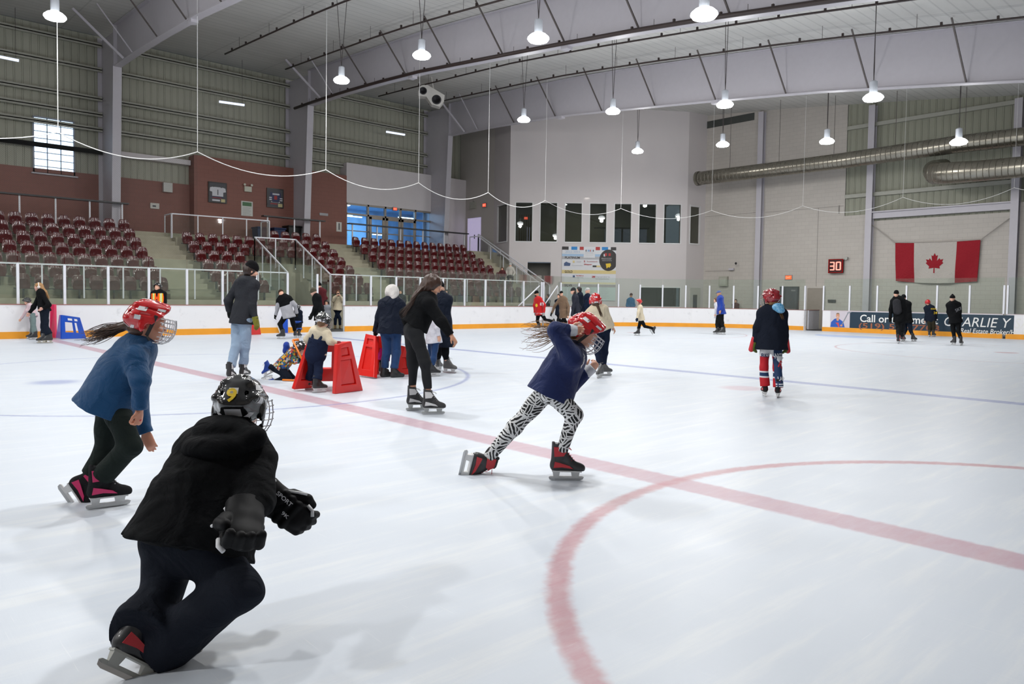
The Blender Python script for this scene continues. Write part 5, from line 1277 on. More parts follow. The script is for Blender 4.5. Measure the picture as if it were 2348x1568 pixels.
    if tr:
        B_=np.array([tuple(p) for p in hips+kn+ank+[HB,Pw]]); vx=Vox(B_.min(0)-.2*k,B_.max(0)+.2*k,cell)
        pr=R(.102)*trr
        vx.cone(V3(hips[0]),V3(hips[1]),pr,pr,.05,(V3(fb),.95)); vx.cone(V3(Pw),V3(Pw+sp*R(.14)),R(.13)*trr,R(.13)*max(trr,.9)*.95,.04,(V3(fb),.72),capb=True)
        for i in(0,1):
            vx.cone(V3(hips[i]),V3(kn[i]),R(.092)*trr,R(.068)*trr,.03); e=ank[i]+(kn[i]-ank[i]).normalized()*tlen*k
            vx.cone(V3(kn[i]),V3(e),R(.066)*trr,R(cuff or .055)*trr,.03,capb=True)
        if ppm>45: vx.folds(foldA*.9*k,20,seed+1)
        o=voxobj('trousers',vx,tr,root,2 if ppm>250 else 1); del vx
    if glove:
        for i in(0,1):
            gm=glove[i] if isinstance(glove,(list,tuple)) else glove
            if gm is None: continue
            c=wr[i]; vx=Vox(V3(c)-.24,V3(c)+.24,max(cell*.8,.005)); d,n,t_=hp[i]; s_=k**.8*gl_s
            add_hand(vx,c+d*.0,d,n,t_,s_,curls[i],1.45); vx.cone(V3(c-d*.045),V3(c+d*.03),.05*s_,.042*s_,.02,capa=True); voxobj('glove',vx,gm,root,1)
    # --- feet
    for b,toe,up in FT:
        if boots[0]=='skate':
            skate(root,b,toe,up,sks,boots[1] or blkboot,boots[2] or whiteholder,boots[3] or lacew,boots[4] if len(boots)>4 else None)
        else: shoe(root,b,toe,up,sks,boots[1] or blkboot)
    ctx=dict(root=root,H=Hw,f=ff,up=upv,s=sdv,h=h,N=Nw,P=Pw,sp=sp,fb=fb,lat=latp,sh=shs,el=el,wr=wr,kn=kn,ank=ank,cell=cell,ppm=ppm,k=k,q=q,I=I,hp=hp,dep=dep,FT=FT)
    # --- head wear
    if hat:
        if hat[0]=='helmet': ctx['helmet']=helmet(root,Hw+upv*.012*h,ff,upv,h*1.0,hat[1],cage=hat[2] if len(hat)>2 else True,decal=hat[3] if len(hat)>3 else decm)
        elif hat[0]=='beanie':
            vx=Vox(V3(Hw)-.2,V3(Hw)+.2,max(cell*.8,.005)); vx.ell(q(-.015,0,.045),I,(.112*h,.09*h,.105*h),0)
            if len(hat)>2 and hat[2]: vx.ell(q(-.03,0,.15),I,(.035*h,.035*h,.035*h),.01)
            else: vx.ell(q(-.03,0,.11),I,(.07*h,.06*h,.05*h),.04)
            vx.cut(q(0,0,.025),tuple(-x for x in V3(upv+ff*.18).tolist())); vx.cone(q(-.015,0,.03),q(-.02,0,.06),.105*h,.105*h,.01,(V3(sdv),.84),capa=True,capb=True); voxobj('knit_hat',vx,hat[1],root,1)
        elif hat[0]=='cap':
            vx=Vox(V3(Hw)-.24,V3(Hw)+.24,max(cell*.8,.005)); vx.ell(q(-.012,0,.04),I,(.106*h,.084*h,.092*h),0); vx.cut(q(0,0,.03),tuple((-x for x in V3(upv)))); vx.cone(q(.06,0,.038),q(.14,0,.028),.065*h,.05*h,.01,(V3(upv),.12)); voxobj('cap',vx,hat[1],root,1)
    if hair: make_hair(ctx,*hair)
    return ctx
def make_hair(c,col,style='short',flow=(0,-1,0),L=.3,n=30,wid=.07,covered=False,seed=1):
    q,I,h,root=c['q'],c['I'],c['h'],c['root']; hm=hairmat(col); rg=np.random.default_rng(seed)
    vx=Vox(V3(c['H'])-.3,V3(c['H'])+.3,max(c['cell']*.8,.006)); up=V3(c['up']);ff=V3(c['f']);sd=V3(c['s'])
    if not covered:
        vx.ell(q(-.02,0,.028),I,(.110*h,.087*h,.103*h),0); vx.ell(q(-.035,0,-.03),I,(.085*h,.082*h,.08*h),.03)
        vx.ell(q(.105,0,-.04),I,(.078*h,.11*h,.098*h),.01,'s'); vx.folds(.0022,95,seed,V3(c['s']))
    else: vx.ell(q(-.05,0,-.05),I,(.06*h,.07*h,.05*h),.02)
    if style in('long','tail') and not covered: pass
    fl=V3(camv(flow)); side0=V3(c['s'])
    if style=='long':
        p0=q(-.045,0,.0); w0=np.cross(fl,V3(RF)); w0/=np.linalg.norm(w0)+1e-9
        vx.cone(p0,p0+fl*L*.55,.080*h,.070*h,.03,(V3(RF),.8)); vx.cone(p0+fl*L*.5,p0+fl*L*.98-V3((0,0,.05*L)),.070*h,.030*h,.03,(V3(RF),.7)); vx.folds(.0045,85,seed,w0)
    elif wid<.10: vx.cone(q(-.09,0,-.02),q(-.09,0,-.02)+fl*L*.6,.030*h,.022*h,.02)
    o=voxobj('hair',vx,hm,root,1)
    if style in('long','tail'):
        m=MB(); n=int(n*(2.2 if style=='long' else 2.2))
        for i in range(n):
            a=rg.uniform(-1,1); b=rg.uniform(-1,1)
            if style=='long': p=q(-.03-.05*rg.random(),a*.07,-.01+.05*b)
            else: p=q(-.09,a*.02,-.02+b*.02)
            Ln=L*rg.uniform(.7,1.12); side=np.cross(fl,V3(RF))*a*wid*(.42 if style=='long' else .62)+V3(RF)*b*wid*.4; ph=rg.uniform(0,6.28); pts=[];rs=[]; wa=.010 if style=='long' else .016*(wid/.06)**.5
            for j in range(13):
                t=j/12; w=np.array([math.sin(ph+t*5.),math.cos(ph*1.7+t*4.5),math.sin(ph*.7+t*6)])*wa*t
                pts.append(p+fl*Ln*t+side*(t**.8)*(1-.25*t)+w-V3((0,0,1))*.05*t*t*L); rs.append((.0030 if style=='long' else .0036)*(1.05-t*.8)*h)
            m.tube(pts,rs,4)
        m.build('hair_strands',hm,root,True)
blkboot=simple('boot_black',(.022,.022,.024),.45,coat=.2); whiteholder=simple('holder_white',(.62,.62,.62),.4); lacew=simple('lace_white',(.6,.6,.6),.8)
# ============================================================ the people on and around the ice
from mathutils.bvhtree import BVHTree
def decal(target,root,mat,c,ex,ey,n,w,h,txt=None,poly=None,off=.006,name='lettering',shear=0,bold=0,depthlim=.4,sub=1):
    """letters or a shape pressed onto a garment around c"""
    bm=bmesh.new(); bm.from_mesh(target.data); L=parent_loc(root); bvh=BVHTree.FromBMesh(bm); bm.free()
    if txt: vs,fs=text_mesh(txt,1,shear,bold)
    else: vs=[(x,y,0) for x,y in poly]; fs=[tuple(range(len(poly)))]
    bm=bmesh.new(); bv=[bm.verts.new(v) for v in vs]
    for f in fs:
        try: bm.faces.new([bv[i] for i in f])
        except Exception: pass
    bmesh.ops.triangulate(bm,faces=bm.faces[:])
    for _ in range(sub): bmesh.ops.subdivide_edges(bm,edges=bm.edges[:],cuts=1)
    bm.verts.ensure_lookup_table(); xs=[v.co.x for v in bm.verts]; ys=[v.co.y for v in bm.verts]; x0,x1,y0,y1=min(xs),max(xs),min(ys),max(ys)
    ex=Vector(ex).normalized();n=Vector(n).normalized();ey=Vector(ey);ey=(ey-ex*ey.dot(ex)).normalized(); last=None; vv=[]
    for v in bm.verts:
        p=Vector(c)+ex*((v.co.x-x0)/(x1-x0)-.5)*w+ey*((v.co.y-y0)/(y1-y0)-.5)*h-L
        hit=bvh.ray_cast(p+n*.35,-n,.9); q=hit[0]+n*off if hit[0] is not None else (p+n*(last or 0)); last=(q-p).dot(n); vv.append(q)
    mb=MB(); mb.add([tuple(q+L) for q in vv],[tuple(a.index for a in f.verts) for f in bm.faces]); bm.free(); return mb.build(name,mat,root)
def kid(root,name):
    return [o for o in D.objects if o.parent==root and o.name.split('.')[0]==name][0]
F=fabric
BLK=F('fabric_black',(.0075,.008,.009)); NAVY=F('fabric_navy',(.012,.018,.038)); NAVY2=F('fabric_dark_navy',(.010,.014,.024)); CHAR=F('fabric_charcoal',(.030,.032,.038)); CREAM=F('fabric_cream',(.62,.54,.40)); WHITE=F('fabric_white',(.62,.62,.68)); TEAL=F('jacket_blue',(.004,.055,.150),.6); ROYAL=F('fabric_royal_blue',(.012,.045,.30)); JEAN=F('denim_light',(.25,.34,.46),.85,var=.25); JEANB=F('denim_blue',(.015,.048,.14),var=.25); GREYF=F('fabric_light_grey',(.36,.36,.39)); BROWN=F('fabric_brown',(.17,.11,.07)); RED=F('fabric_red',(.50,.012,.015)); OLIVE=F('fabric_olive_dark',(.025,.022,.014)); PINK=F('fabric_pink_white',(.58,.44,.47)); SAGE=F('fabric_sage',(.12,.17,.17)); MAG=F('fabric_magenta',(.62,.01,.22)); MAROON=F('fabric_maroon',(.08,.02,.022)); BLUEJ=F('fabric_mid_blue',(.02,.12,.26)); GREENG=F('glove_black',(.015,.016,.015)); TROUG=F('trousers_dark_green_black',(.014,.020,.018),.7)
YG=F('glove_yellow',(.17,.17,.02)); REDH=simple('helmet_red',(.52,.008,.012),.18,coat=.8,var=.04); DREDH=simple('helmet_dark_red',(.25,.008,.015),.2,coat=.7); BLKH=simple('helmet_black',(.012,.012,.013),.14,coat=.9)
redacc=simple('accent_red',(.50,.02,.03),.4); pinkacc=simple('accent_pink',(.65,.02,.14),.4); redlace=simple('lace_red',(.6,.01,.04),.7); yellace=simple('lace_yellow',(.72,.50,.02),.7); whiteacc=simple('accent_white',(.62,.62,.62),.4); greyboot=simple('boot_grey',(.10,.10,.10),.5)
yellow=simple('print_yellow',(.80,.55,.02),.5); wht=simple('print_white',(.70,.70,.72),.6)
# ---- 1. boy in the black hoodie, nearest
c=person('child in oversized black hoodie and helmet numbered 9, nearest the camera',.80,foot=(400,1530),D0=2.85,H=(551,938),N=(528,1030),P=(432,1232),yaw=38,fy=18,pitch=14,ddH=.25,ddN=.16,ddP=0,nohand=(1,1),
  arms=[(640,1150,.10,664,1160,-.02),(590,1140,-.16,560,1190,-.14)],knees=[(366,1372,.05),(548,1352,-.05)],
  feet=[(283,1556,-.25,(.62,-.62,.48),(.52,.42,.74)),(402,1578,-.12,(.5,-.15,.85),(-.08,.95,.2))],
  jk=BLK,tlen=-.05,jr=1.22,waist=1.26,chest=1.12,hem=.05,hemdir=(.08,-1,0),tr=F('trousers_near_black',(.015,.018,.026),.8),trr=1.42,cuff=.09,hood=True,glove=None,hs=.92,hat=('helmet',BLKH),boots=('skate',blkboot,simple('holder_worn',(.36,.36,.33),.5),yellace,redacc),seed=2,arm_r=1.25,flat=.8,palms=[((0,0,1),(0,1,0)),((0,-.2,1),(0,1,0))],foldA=.012,sk=.84)
R1=c['root']; hz=c['helmet']
f_,u_,s_=c['f'],c['up'],c['s']; hb=Vector(c['H'])-f_*.13*c['h']+u_*.02
def plane_on_helmet(ctx,txt,off,w,h,mat,back=.13,lat=0,upo=.03,shape=None,name='number'):
    hh=ctx['h']; L=parent_loc(ctx['root']); p=ctx['H']-ctx['f']*back*hh+ctx['up']*upo*hh+ctx['s']*lat*hh
    M=headM(ctx['root'],ctx['H']+ctx['up']*.012*hh,ctx['f'],ctx['up'],hh); ex=-ctx['s']
    mb=MB()
    if txt: vs,fs=text_mesh(txt,1,0,.03)
    else: vs=[(x,y,0) for x,y in shape]; fs=[tuple(range(len(shape)))]
    xs=[v[0] for v in vs];ys=[v[1] for v in vs]
    d=helmet_data()['shell']; bm=bmesh.new(); bmv=[bm.verts.new(v) for v in d[0]]; [bm.faces.new([bmv[i] for i in f]) for f in d[1]]; bv=BVHTree.FromBMesh(bm); bm.free()
    out=[]
    for v in vs:
        a=((v[0]-min(xs))/(max(xs)-min(xs))-.5)*w; b=((v[1]-min(ys))/(max(ys)-min(ys))-.5)*h
        # helmet space: x fwd, y left, z up ; back view: right is -y... seen from behind right = +y*-1
        hit=bv.ray_cast(Vector((-.3,lat-a,upo+b)),Vector((1,0,0)),.6)
        x=hit[0].x if hit[0] is not None else -.13
        out.append((x-.004-off,lat-a,upo+b))
    me=D.meshes.new(name); me.from_pydata(out,[],fs); me.materials.append(mat); o=D.objects.new(name,me); COL.objects.link(o); o.parent=ctx['helmet']; return o
plane_on_helmet(c,'9',.007,.044,.064,yellow,lat=.004,upo=.035)
plane_on_helmet(c,None,.001,.085,.026,wht,lat=-.02,upo=-.045,shape=[(0,0),(1,0),(1,1),(0,1)],name='back_label')
vx=Vox(V3(c['N'])-.35,V3(c['N'])+.35,.006); q2=lambda u,v,dd:V3(onD(u,v,depth(c['N'])+dd))
vx.ell(q2(497,1026,-.11),(V3(RX),V3(RU),V3(RF)),(.135,.055,.11),.02); vx.ell(q2(508,985,-.04),(V3(RX),V3(RU),V3(RF)),(.100,.050,.11),.01); vx.cone(q2(440,1035,-.05),q2(585,1005,-.10),.045,.04,.03); vx.folds(.011,19,4); voxobj('hood',vx,BLK,c['root'],2)
# hockey gloves with rolls and white trim
def hglove(ctx,i,d,n,t,s=1.,flip=1,letters=None,base=None):
    w=Vector(base) if base is not None else ctx['wr'][i]; d=Vector(d).normalized();n=Vector(n);n=(n-d*n.dot(d)).normalized();t=d.cross(n)*flip
    vx=Vox(V3(w)-.24,V3(w)+.24,.005); a=lambda x,y,z:V3(w+d*x*s+t*y*s+n*z*s)
    vx.cone(a(-.07,0,0),a(.0,0,0),.056*s,.052*s,.02,(V3(n),.75),capa=True); vx.cone(a(.0,0,0),a(.075,0,0),.052*s,.054*s,.02,(V3(n),.62))
    for j in range(3): vx.cone(a(.005+.03*j,-.045,-.022),a(.005+.03*j,.045,-.022),.017*s,.017*s,.006)
    for j in range(4):
        y=.040-.027*j; L=(.06,.07,.066,.052)[j]
        vx.cone(a(.085,y,-.006),a(.085+L*.55,y,.006),.017*s,.0165*s,.006); vx.cone(a(.085+L*.6,y,.010),a(.085+L*.75,y,.045),.0165*s,.014*s,.005)
    vx.cone(a(.02,.05,.01),a(.07,.066,.028),.021*s,.019*s,.008); vx.cone(a(.07,.066,.028),a(.095,.055,.045),.019*s,.016*s,.005)
    o=voxobj('hockey_glove',vx,simple('glove_leather_black',(.005,.005,.006),.6,spec=.15),ctx['root'],1)
    m=MB(); m.tube([a(-.06,-.052,-.012),a(-.065,-.035,-.04),a(-.065,.0,-.048),a(-.065,.035,-.04),a(-.06,.052,-.012)],.007*s,6); m.build('white_trim',wht,o,True,loc=parent_loc(ctx['root']))
    m=MB(); m.tube([a(.13,.045,-.016),a(.115,.06,-.012),a(.09,.062,-.008)],.007*s,6); m.tube([a(.0,.055,-.02),a(.03,.07,-.0),a(.06,.085,.01)],.005*s,6); m.build('white_piping',wht,o,True,loc=parent_loc(ctx['root']))
    if letters:
        for tx,x0,y0,ww,hh in letters:
            m=MB(); text(m,tx,a(x0,y0,-.047),-V3(t)*0+V3(t)*-1*0+V3(t)*0+np.array(V3(t))*-1,V3(d),ww*s,hh*s,.002,bold=.02) if False else text(m,tx,a(x0,y0,-.047),Vector(d),Vector(t),ww*s,hh*s,.003,bold=.02); m.build('lettering',wht,o,loc=parent_loc(ctx['root']))
    return o
hglove(c,1,(-.35,-.75,-.30),(.25,.1,.95),None,1.25,1)
hglove(c,0,camv((.72,-.62,-.05)),camv((.1,-.1,1)),None,1.15,1,letters=[('SPORT',-.02,.03,.07,.016),('9K',.04,-.01,.03,.014)],base=onD(640,1150,depth(c['wr'][0])))
# ---- 2. girl in the blue jacket
c=person('child in blue jacket and red helmet with brown ponytail gliding to the right',.86,foot=(244,1163),H=(340,742),N=(320,792),P=(256,900),yaw=88,fy=90,pitch=12,ddN=.0,
  arms=[(322,960,.02,334,992,.0),(322,874,-.05,320,936,.02)],knees=[(240,1036,.05),(300,1022,-.02)],
  feet=[(154,1150,.10,(.52,-.84,.1),(.80,.52,.2)),(246,1163,'g',82)],jk=TEAL,jr=1.02,waist=1.10,hem=.13,hemdir=(-.35,-.92,0),tr=TROUG,trr=1.1,cuff=.07,hat=('helmet',REDH),hs=.98,
  hair=((.055,.022,.010),'tail',(-1,-.28,0),.30,46,.09,True),boots=('skate',F('boot_leather_dark',(.022,.022,.024)),whiteholder,lacew,pinkacc),seed=5,curls=(.5,1.1),palms=[((-.2,0,1),(-.6,-.6,0)),((-1,0,0),(0,0,-1))],skin=simple('skin_warm',(.55,.24,.15),.5),flat=.80,arm_r=1.1,foldA=.006)
m=MB(); p=c['wr'][1]+camv((-.1,-1,0))*.07; m.lathe([(.004,-.012),(.017,-.008),(.019,0),(.012,.01)],p,14,(0,0,1)); tag(m.build('red_ball',redacc,smooth=True,loc=p),'small red ball held in the hand of the child in the blue jacket','ball')
# ---- 3. running girl
legm=D.materials.new('leaf_print_leggings'); t=NT(legm)
vo=t.n('ShaderNodeTexVoronoi'); vo.inputs['Scale'].default_value=13; t.l(t.obj(),vo.inputs['Vector']); sp_=t.n('ShaderNodeSeparateColor'); t.l(vo.outputs['Color'],sp_.inputs[0])
ang=t.m('MULTIPLY',sp_.outputs[0],6.28); X,Y,Z=t.xyz(); hx=t.m('ADD',t.m('MULTIPLY',X,.74),t.m('MULTIPLY',Y,-.67))
pr=t.m('ADD',t.m('MULTIPLY',hx,t.m('COSINE',ang)),t.m('MULTIPLY',Z,t.m('SINE',ang))); nz=t.noise(16,detail=2)
wv=t.m('SINE',t.m('ADD',t.m('MULTIPLY',pr,250.),t.m('MULTIPLY',nz,9.)))
v2=t.n('ShaderNodeTexVoronoi',feature='DISTANCE_TO_EDGE'); v2.inputs['Scale'].default_value=13; t.l(t.obj(),v2.inputs['Vector'])
msk=t.m('MAXIMUM',t.m('GREATER_THAN',wv,t.m('MULTIPLY_ADD',sp_.outputs[1],.9,-.3)),t.m('LESS_THAN',v2.outputs[0],.05))
t.bsdf(t.mix(msk,(.012,.012,.013),(.66,.66,.66)),.7,0,.3)
ROY2=F('sweatshirt_navy_blue',(.012,.022,.090))
c=person('girl in navy sweatshirt, black and white patterned leggings and red helmet striding right',.90,foot=(1297,1101),H=(1338,764),N=(1312,806),P=(1262,893),yaw=82,fy=86,pitch=38,
  arms=[(1308,886,.05,1346,853,-.02),(1276,757,-.02,1303,757,.03)],knees=[(1181,978,.03),(1318,952,-.02)],
  feet=[(1056,1066,.12,(-.22,-.96,.12),(.93,-.12,.30)),(1296,1101,'g',84)],jk=ROY2,jr=1.0,waist=1.0,hem=.05,hemdir=(-.15,-1,0),tr=legm,trr=.95,cuff=.052,hood=False,hat=('helmet',REDH),hs=1.0,
  hair=((.20,.095,.03),'tail',(-1,-.16,0),.36,20,.24,True),boots=('skate',blkboot,whiteholder,redlace,redacc),seed=8,curls=(1.2,1.0),palms=[((-.3,.3,1),(0,1,0)),((.5,0,-.8),(0,1,0))],flat=.80,arm_r=1.12,foldA=.006,skin=SKIN,chest=1.05)
for i in (0,1):
    vx=Vox(V3(c['wr'][i])-.15,V3(c['wr'][i])+.15,.005); d=c['hp'][i][0]; vx.cone(V3(c['wr'][i]-d*.05),V3(c['wr'][i]+d*.06),.046,.044,.02,capa=True,capb=True); voxobj('fleece_cuff',vx,F('cuff_white_fleece',(.60,.62,.66)),c['root'],1)
decal(kid(c['root'],'jacket'),c['root'],wht,onD(1323,827,c['dep']-.12),camv((.35,.85,0)),camv((-.9,.4,0)),camv((.75,0,-.66)),.10,.055,txt='MIN',bold=.03)
hc=c['N']-c['f']*.0; vx=Vox(V3(c['N'])-.25,V3(c['N'])+.25,.006); vx.ell(V3(c['N']+camv((-.95,.1,0))*.09-c['sp']*.06),(V3(c['fb']),V3(c['lat']),V3(c['sp'])),(.06,.10,.06),.02); voxobj('hood',vx,ROY2,c['root'],1)
# ---- 4. woman in black
LEGB=F('leggings_black',(.020,.021,.023),.65,wr=.15)
c=person('woman in black cropped sweatshirt and black leggings with long brown hair looking down',.985,foot=(975,946),H=(992,655),N=(982,684),P=(948,757),yaw=76,fy=88,pitch=32,
  arms=[(928,718,.0,936,742,-.05),(1012,737,-.05,1034,768,.0)],knees=[(947,835,.02),(975,832,-.02)],
  feet=[(955,941,'g',80),(992,950,'g',84)],jk=BLK,jr=.98,waist=.92,hem=-.05,hemdir=(-.2,-1,0),tlen=.115,tr=LEGB,trr=1.0,cuff=.042,hs=1.0,eyes=False,hat=None,hair=((.050,.022,.013),'long',(-.60,-.80,0),.42,150,.15,False,3),
  boots=('skate',F('boot_black_grey',(.05,.05,.052)),simple('holder_grey',(.42,.43,.42),.4),lacew,whiteacc),seed=4,curls=(.5,.75),palms=[None,((-.75,-.2,.2),(0,0,-1))],skin=simple('skin_olive',(.52,.26,.16),.5),arm_r=1.05,hood=True,bodysc=1.0,flat=.78,sk=.96)
for i in (0,1):
    a=c['ank'][i]; vx=Vox(V3(a)-.14,V3(a)+.2,.006); vx.cone(V3(a+Vector((0,0,.01))),V3(a+(c['kn'][i]-a).normalized()*.09),.040,.041,.01,capb=True); voxobj('sock',vx,F('sock_cream',(.58,.50,.40)),c['root'],1)
# ---- 5. man with the black knit hat
c=person('tall man in black knit hat, charcoal jacket and light blue jeans standing on skates',1.06,foot=(545,870),H=(577,621),N=(568,643),P=(554,733),yaw=48,fy=84,pitch=20,
  arms=[(524,688,-.02,527,712,.1),(578,700,-.02,586,733,-.02)],knees=[(541,797,.0),(562,796,.0)],
  feet=[(530,874,'g',20),(561,870,'g',30)],jk=CHAR,jr=1.0,hem=.06,hemdir=(0,-1,0),tr=JEAN,trr=1.0,cuff=.062,hood=True,hat=('beanie',F('knit_black',(.008,.008,.009))),glove=[GREENG,YG],hs=1.02,
  hair=((.03,.015,.010),'short',(0,-1,0),.1,10,.05,False),boots=('skate',blkboot,whiteholder,lacew,whiteacc),seed=7,curls=(.4,.5),arm_r=1.0,sk=1.0)
vx=Vox(V3(c['H'])-.16,V3(c['H'])+.16,.007); q=c['q']; vx.ell(q(.045,0,-.08),c['I'],(.058,.058,.045),.01); vx.ell(q(.105,0,-.03),c['I'],(.03,.05,.022),.01,'s'); voxobj('beard',vx,hairmat((.03,.013,.008)),c['root'],1)
# ---- 6. small child in cream jacket at the red frame
c=person('small child in cream jacket, navy overalls and black helmet at the red skating frame',.62,foot=(725,898),H=(741,738),N=(736,757),P=(724,812),yaw=28,fy=30,pitch=25,
  arms=[(704,778,.02,709,792,.10),(757,783,-.05,771,787,.04)],knees=[(716,850,.0),(730,850,.0)],
  feet=[(714,893,'g',60),(732,900,'g',65)],jk=CREAM,jr=1.22,hem=-.03,tr=F('snowsuit_navy',(.012,.018,.042)),trr=1.35,cuff=.085,hood=True,hat=('helmet',BLKH),glove=[None,F('mitten_red',(.25,.012,.02))],hs=.88,
  boots=('skate',blkboot,whiteholder,simple('lace_lime',(.3,.6,.05),.6)),seed=3,arm_r=1.35,sk=.78,hair=((.16,.08,.03),'short',(0,-1,0),.1,10,.05,True))
vx=Vox(V3(c['P'])-.3,V3(c['N'])+.3,.008); vx.cone(V3(c['P']),V3(c['P']+(c['N']-c['P'])*.62),.152,.140,.03,(V3(c['fb']),.98),capb=True)
for s in(-1,1): vx.cone(V3(c['P']+(c['N']-c['P'])*.5+c['lat']*s*.05-c['fb']*.115),V3(c['N']-c['sp']*.03+c['lat']*s*.075-c['fb']*.04),.022,.02,.01)
voxobj('overall_bib',vx,F('snowsuit_navy',(.012,.018,.042)),c['root'],1)
plane_on_helmet(c,None,.001,.10,.035,wht,lat=0,upo=.05,shape=[(0,0),(1,0),(1,1),(0,1)],name='back_label')
m=MB()
for a,b in ((-.06,.0),(.07,.02),(-.08,.08),(.05,-.03),(.0,.11)): m.lathe([(.011,0),(.009,.002)],c['H']-c['f']*.118*c['h']*(1-abs(a)*1.2)+c['s']*a+c['up']*b,10,-c['f'])
m.build('white_dots',wht,c['root'])
# ---- 7. kneeling child
mc=D.materials.new('confetti_print'); t=NT(mc); vo=t.n('ShaderNodeTexVoronoi'); vo.inputs['Scale'].default_value=34; t.l(t.obj(),vo.inputs['Vector']); sp_=t.n('ShaderNodeSeparateColor'); t.l(vo.outputs['Color'],sp_.inputs[0])
t.bsdf(t.ramp(sp_.outputs[0],[(0,(.02,.03,.07)),(.25,(.5,.27,.01)),(.45,(.45,.04,.02)),(.6,(.45,.45,.42)),(.72,(.02,.10,.28)),(.86,(.05,.14,.05))],'CONSTANT'),.7,0,.3)
c=person('child kneeling on the ice in colourful patterned jacket and black helmet',.66,foot=(655,870),H=(687,801),N=(672,806),P=(644,843),yaw=88,fy=90,pitch=42,
  arms=[(684,826,.0,690,822,-.02),(676,828,-.05,688,826,-.02)],knees=[(668,866,.05),(660,866,-.05)],
  feet=[(618,858,.06,(-.9,-.45,.1),(-.4,.9,.0)),(612,862,-.08,(-.95,-.25,.1),(.1,-.9,.2))],jk=mc,jr=1.15,hem=.04,tr=NAVY2,trr=1.25,hat=('helmet',BLKH),glove=GREENG,hs=.9,boots=('skate',simple('boot_blue',(.01,.05,.30),.4),whiteholder,lacew),seed=3,arm_r=1.2,sk=.7)
vx=Vox(V3(c['N'])-.25,V3(c['N'])+.25,.008); vx.ell(V3(onD(657,795,c['dep'])),(V3(RX),V3(RF),V3(RU)),(.05,.07,.085),.02); vx.cone(V3(onD(656,805,c['dep'])),V3(onD(668,808,c['dep'])),.05,.05,.03); vx.folds(.005,40,2); voxobj('blue_hood',vx,ROYAL,c['root'],1)
# hockey sticks, orange
orm=simple('stick_orange',(.75,.20,.01),.4)
a=onD(671,780,11.9); b=onD(692,823,11.7); s=empty('hockey_stick',b,'orange hockey stick held up by the kneeling child in the patterned jacket','hockey stick'); MB().tube([a,b],.016,6).build('shaft',orm,s,True); MB().tube([a,a+camv((.9,.1,0))*.1],.02,6,r2=.01).build('stick_blade',orm,s,True)
a=onZ(648,871,.02); b=onZ(674,872,.02); tag(MB().tube([a,b],.016,6).build('hockey_stick',orm,None,True,loc=a),'orange stick lying on the ice beside the red frame','hockey stick')
# ---- 8. parent in navy coat
PUFF=F('puffer_navy',(.010,.014,.026),.55,wr=1.2)
c=person('adult in navy puffer coat, white knit hood and blue jeans bending over',.93,foot=(897,865),H=(899,672),N=(899,692),P=(897,757),yaw=8,fy=10,pitch=35,
  arms=[(869,728,.05,862,760,.12),(922,728,.05,924,755,.2)],knees=[(886,808,.0),(909,808,.0)],feet=[(886,864,'g',60),(910,865,'g',75)],jk=PUFF,jr=1.15,waist=1.1,hem=.06,tr=JEANB,trr=1.05,cuff=.066,glove=GREENG,hat=None,boots=('shoe',blkboot),seed=3,arm_r=1.15,hood=True,ddH=.06,
  hair=None,bodysc=1.05)
vx=Vox(V3(c['H'])-.25,V3(c['H'])+.25,.009); q=c['q']; vx.ell(q(-.02,0,.01),c['I'],(.125,.12,.135),.0); vx.ell(q(-.06,-.05,-.11),c['I'],(.06,.06,.09),.05); vx.ell(q(.13,0,-.02),c['I'],(.06,.06,.08),.02,'s'); vx.folds(.004,60,1); voxobj('white_hood',vx,F('knit_white',(.58,.56,.54)),c['root'],1)
c=person('small child in magenta jacket half hidden behind the navy puffer coat',.60,foot=(874,858),H=(885,768),N=(883,780),P=(876,820),yaw=20,fy=20,arms=[(868,800,.0,866,815,.05),(890,800,.0,892,812,.05)],knees=[(871,838,0),(879,838,0)],feet=[(870,858,'g',60),(879,859,'g',60)],jk=MAG,jr=1.2,hem=.06,tr=BLK,trr=1.3,hat=('helmet',BLKH,False),seed=3,sk=.7)
# ---- 10, 11
c=person('skater in long black coat partly hidden behind the woman with long brown hair',.99,foot=(1018,856),D0=13.4,H=(1008,660),N=(1011,680),P=(1013,758),yaw=30,fy=50,arms=[(995,715,.0,997,745,.1),(1024,715,-.0,1021,750,.1)],knees=[(1004,810,.05),(1020,810,-.02)],feet=[(1006,850,'g',20),(1030,855,'g',120)],jk=PUFF,jr=1.08,waist=1.05,hem=.30,tr=BLK,trr=.95,hat=('beanie',BLK),boots=('skate',greyboot,whiteholder,lacew),seed=2)
c=person('child in white coat and blue jeans partly hidden behind the woman with long brown hair',.72,foot=(993,862),H=(990,716),N=(990,733),P=(994,782),yaw=60,fy=60,arms=[(985,752,.05,984,775,.05),(1003,752,-.05,1006,770,0)],knees=[(988,822,0),(994,822,0)],feet=[(986,860,'g',60),(995,863,'g',70)],jk=WHITE,jr=1.2,hem=.05,tr=JEANB,trr=1.05,hat=('helmet',BLKH,False),sk=.78,seed=1)
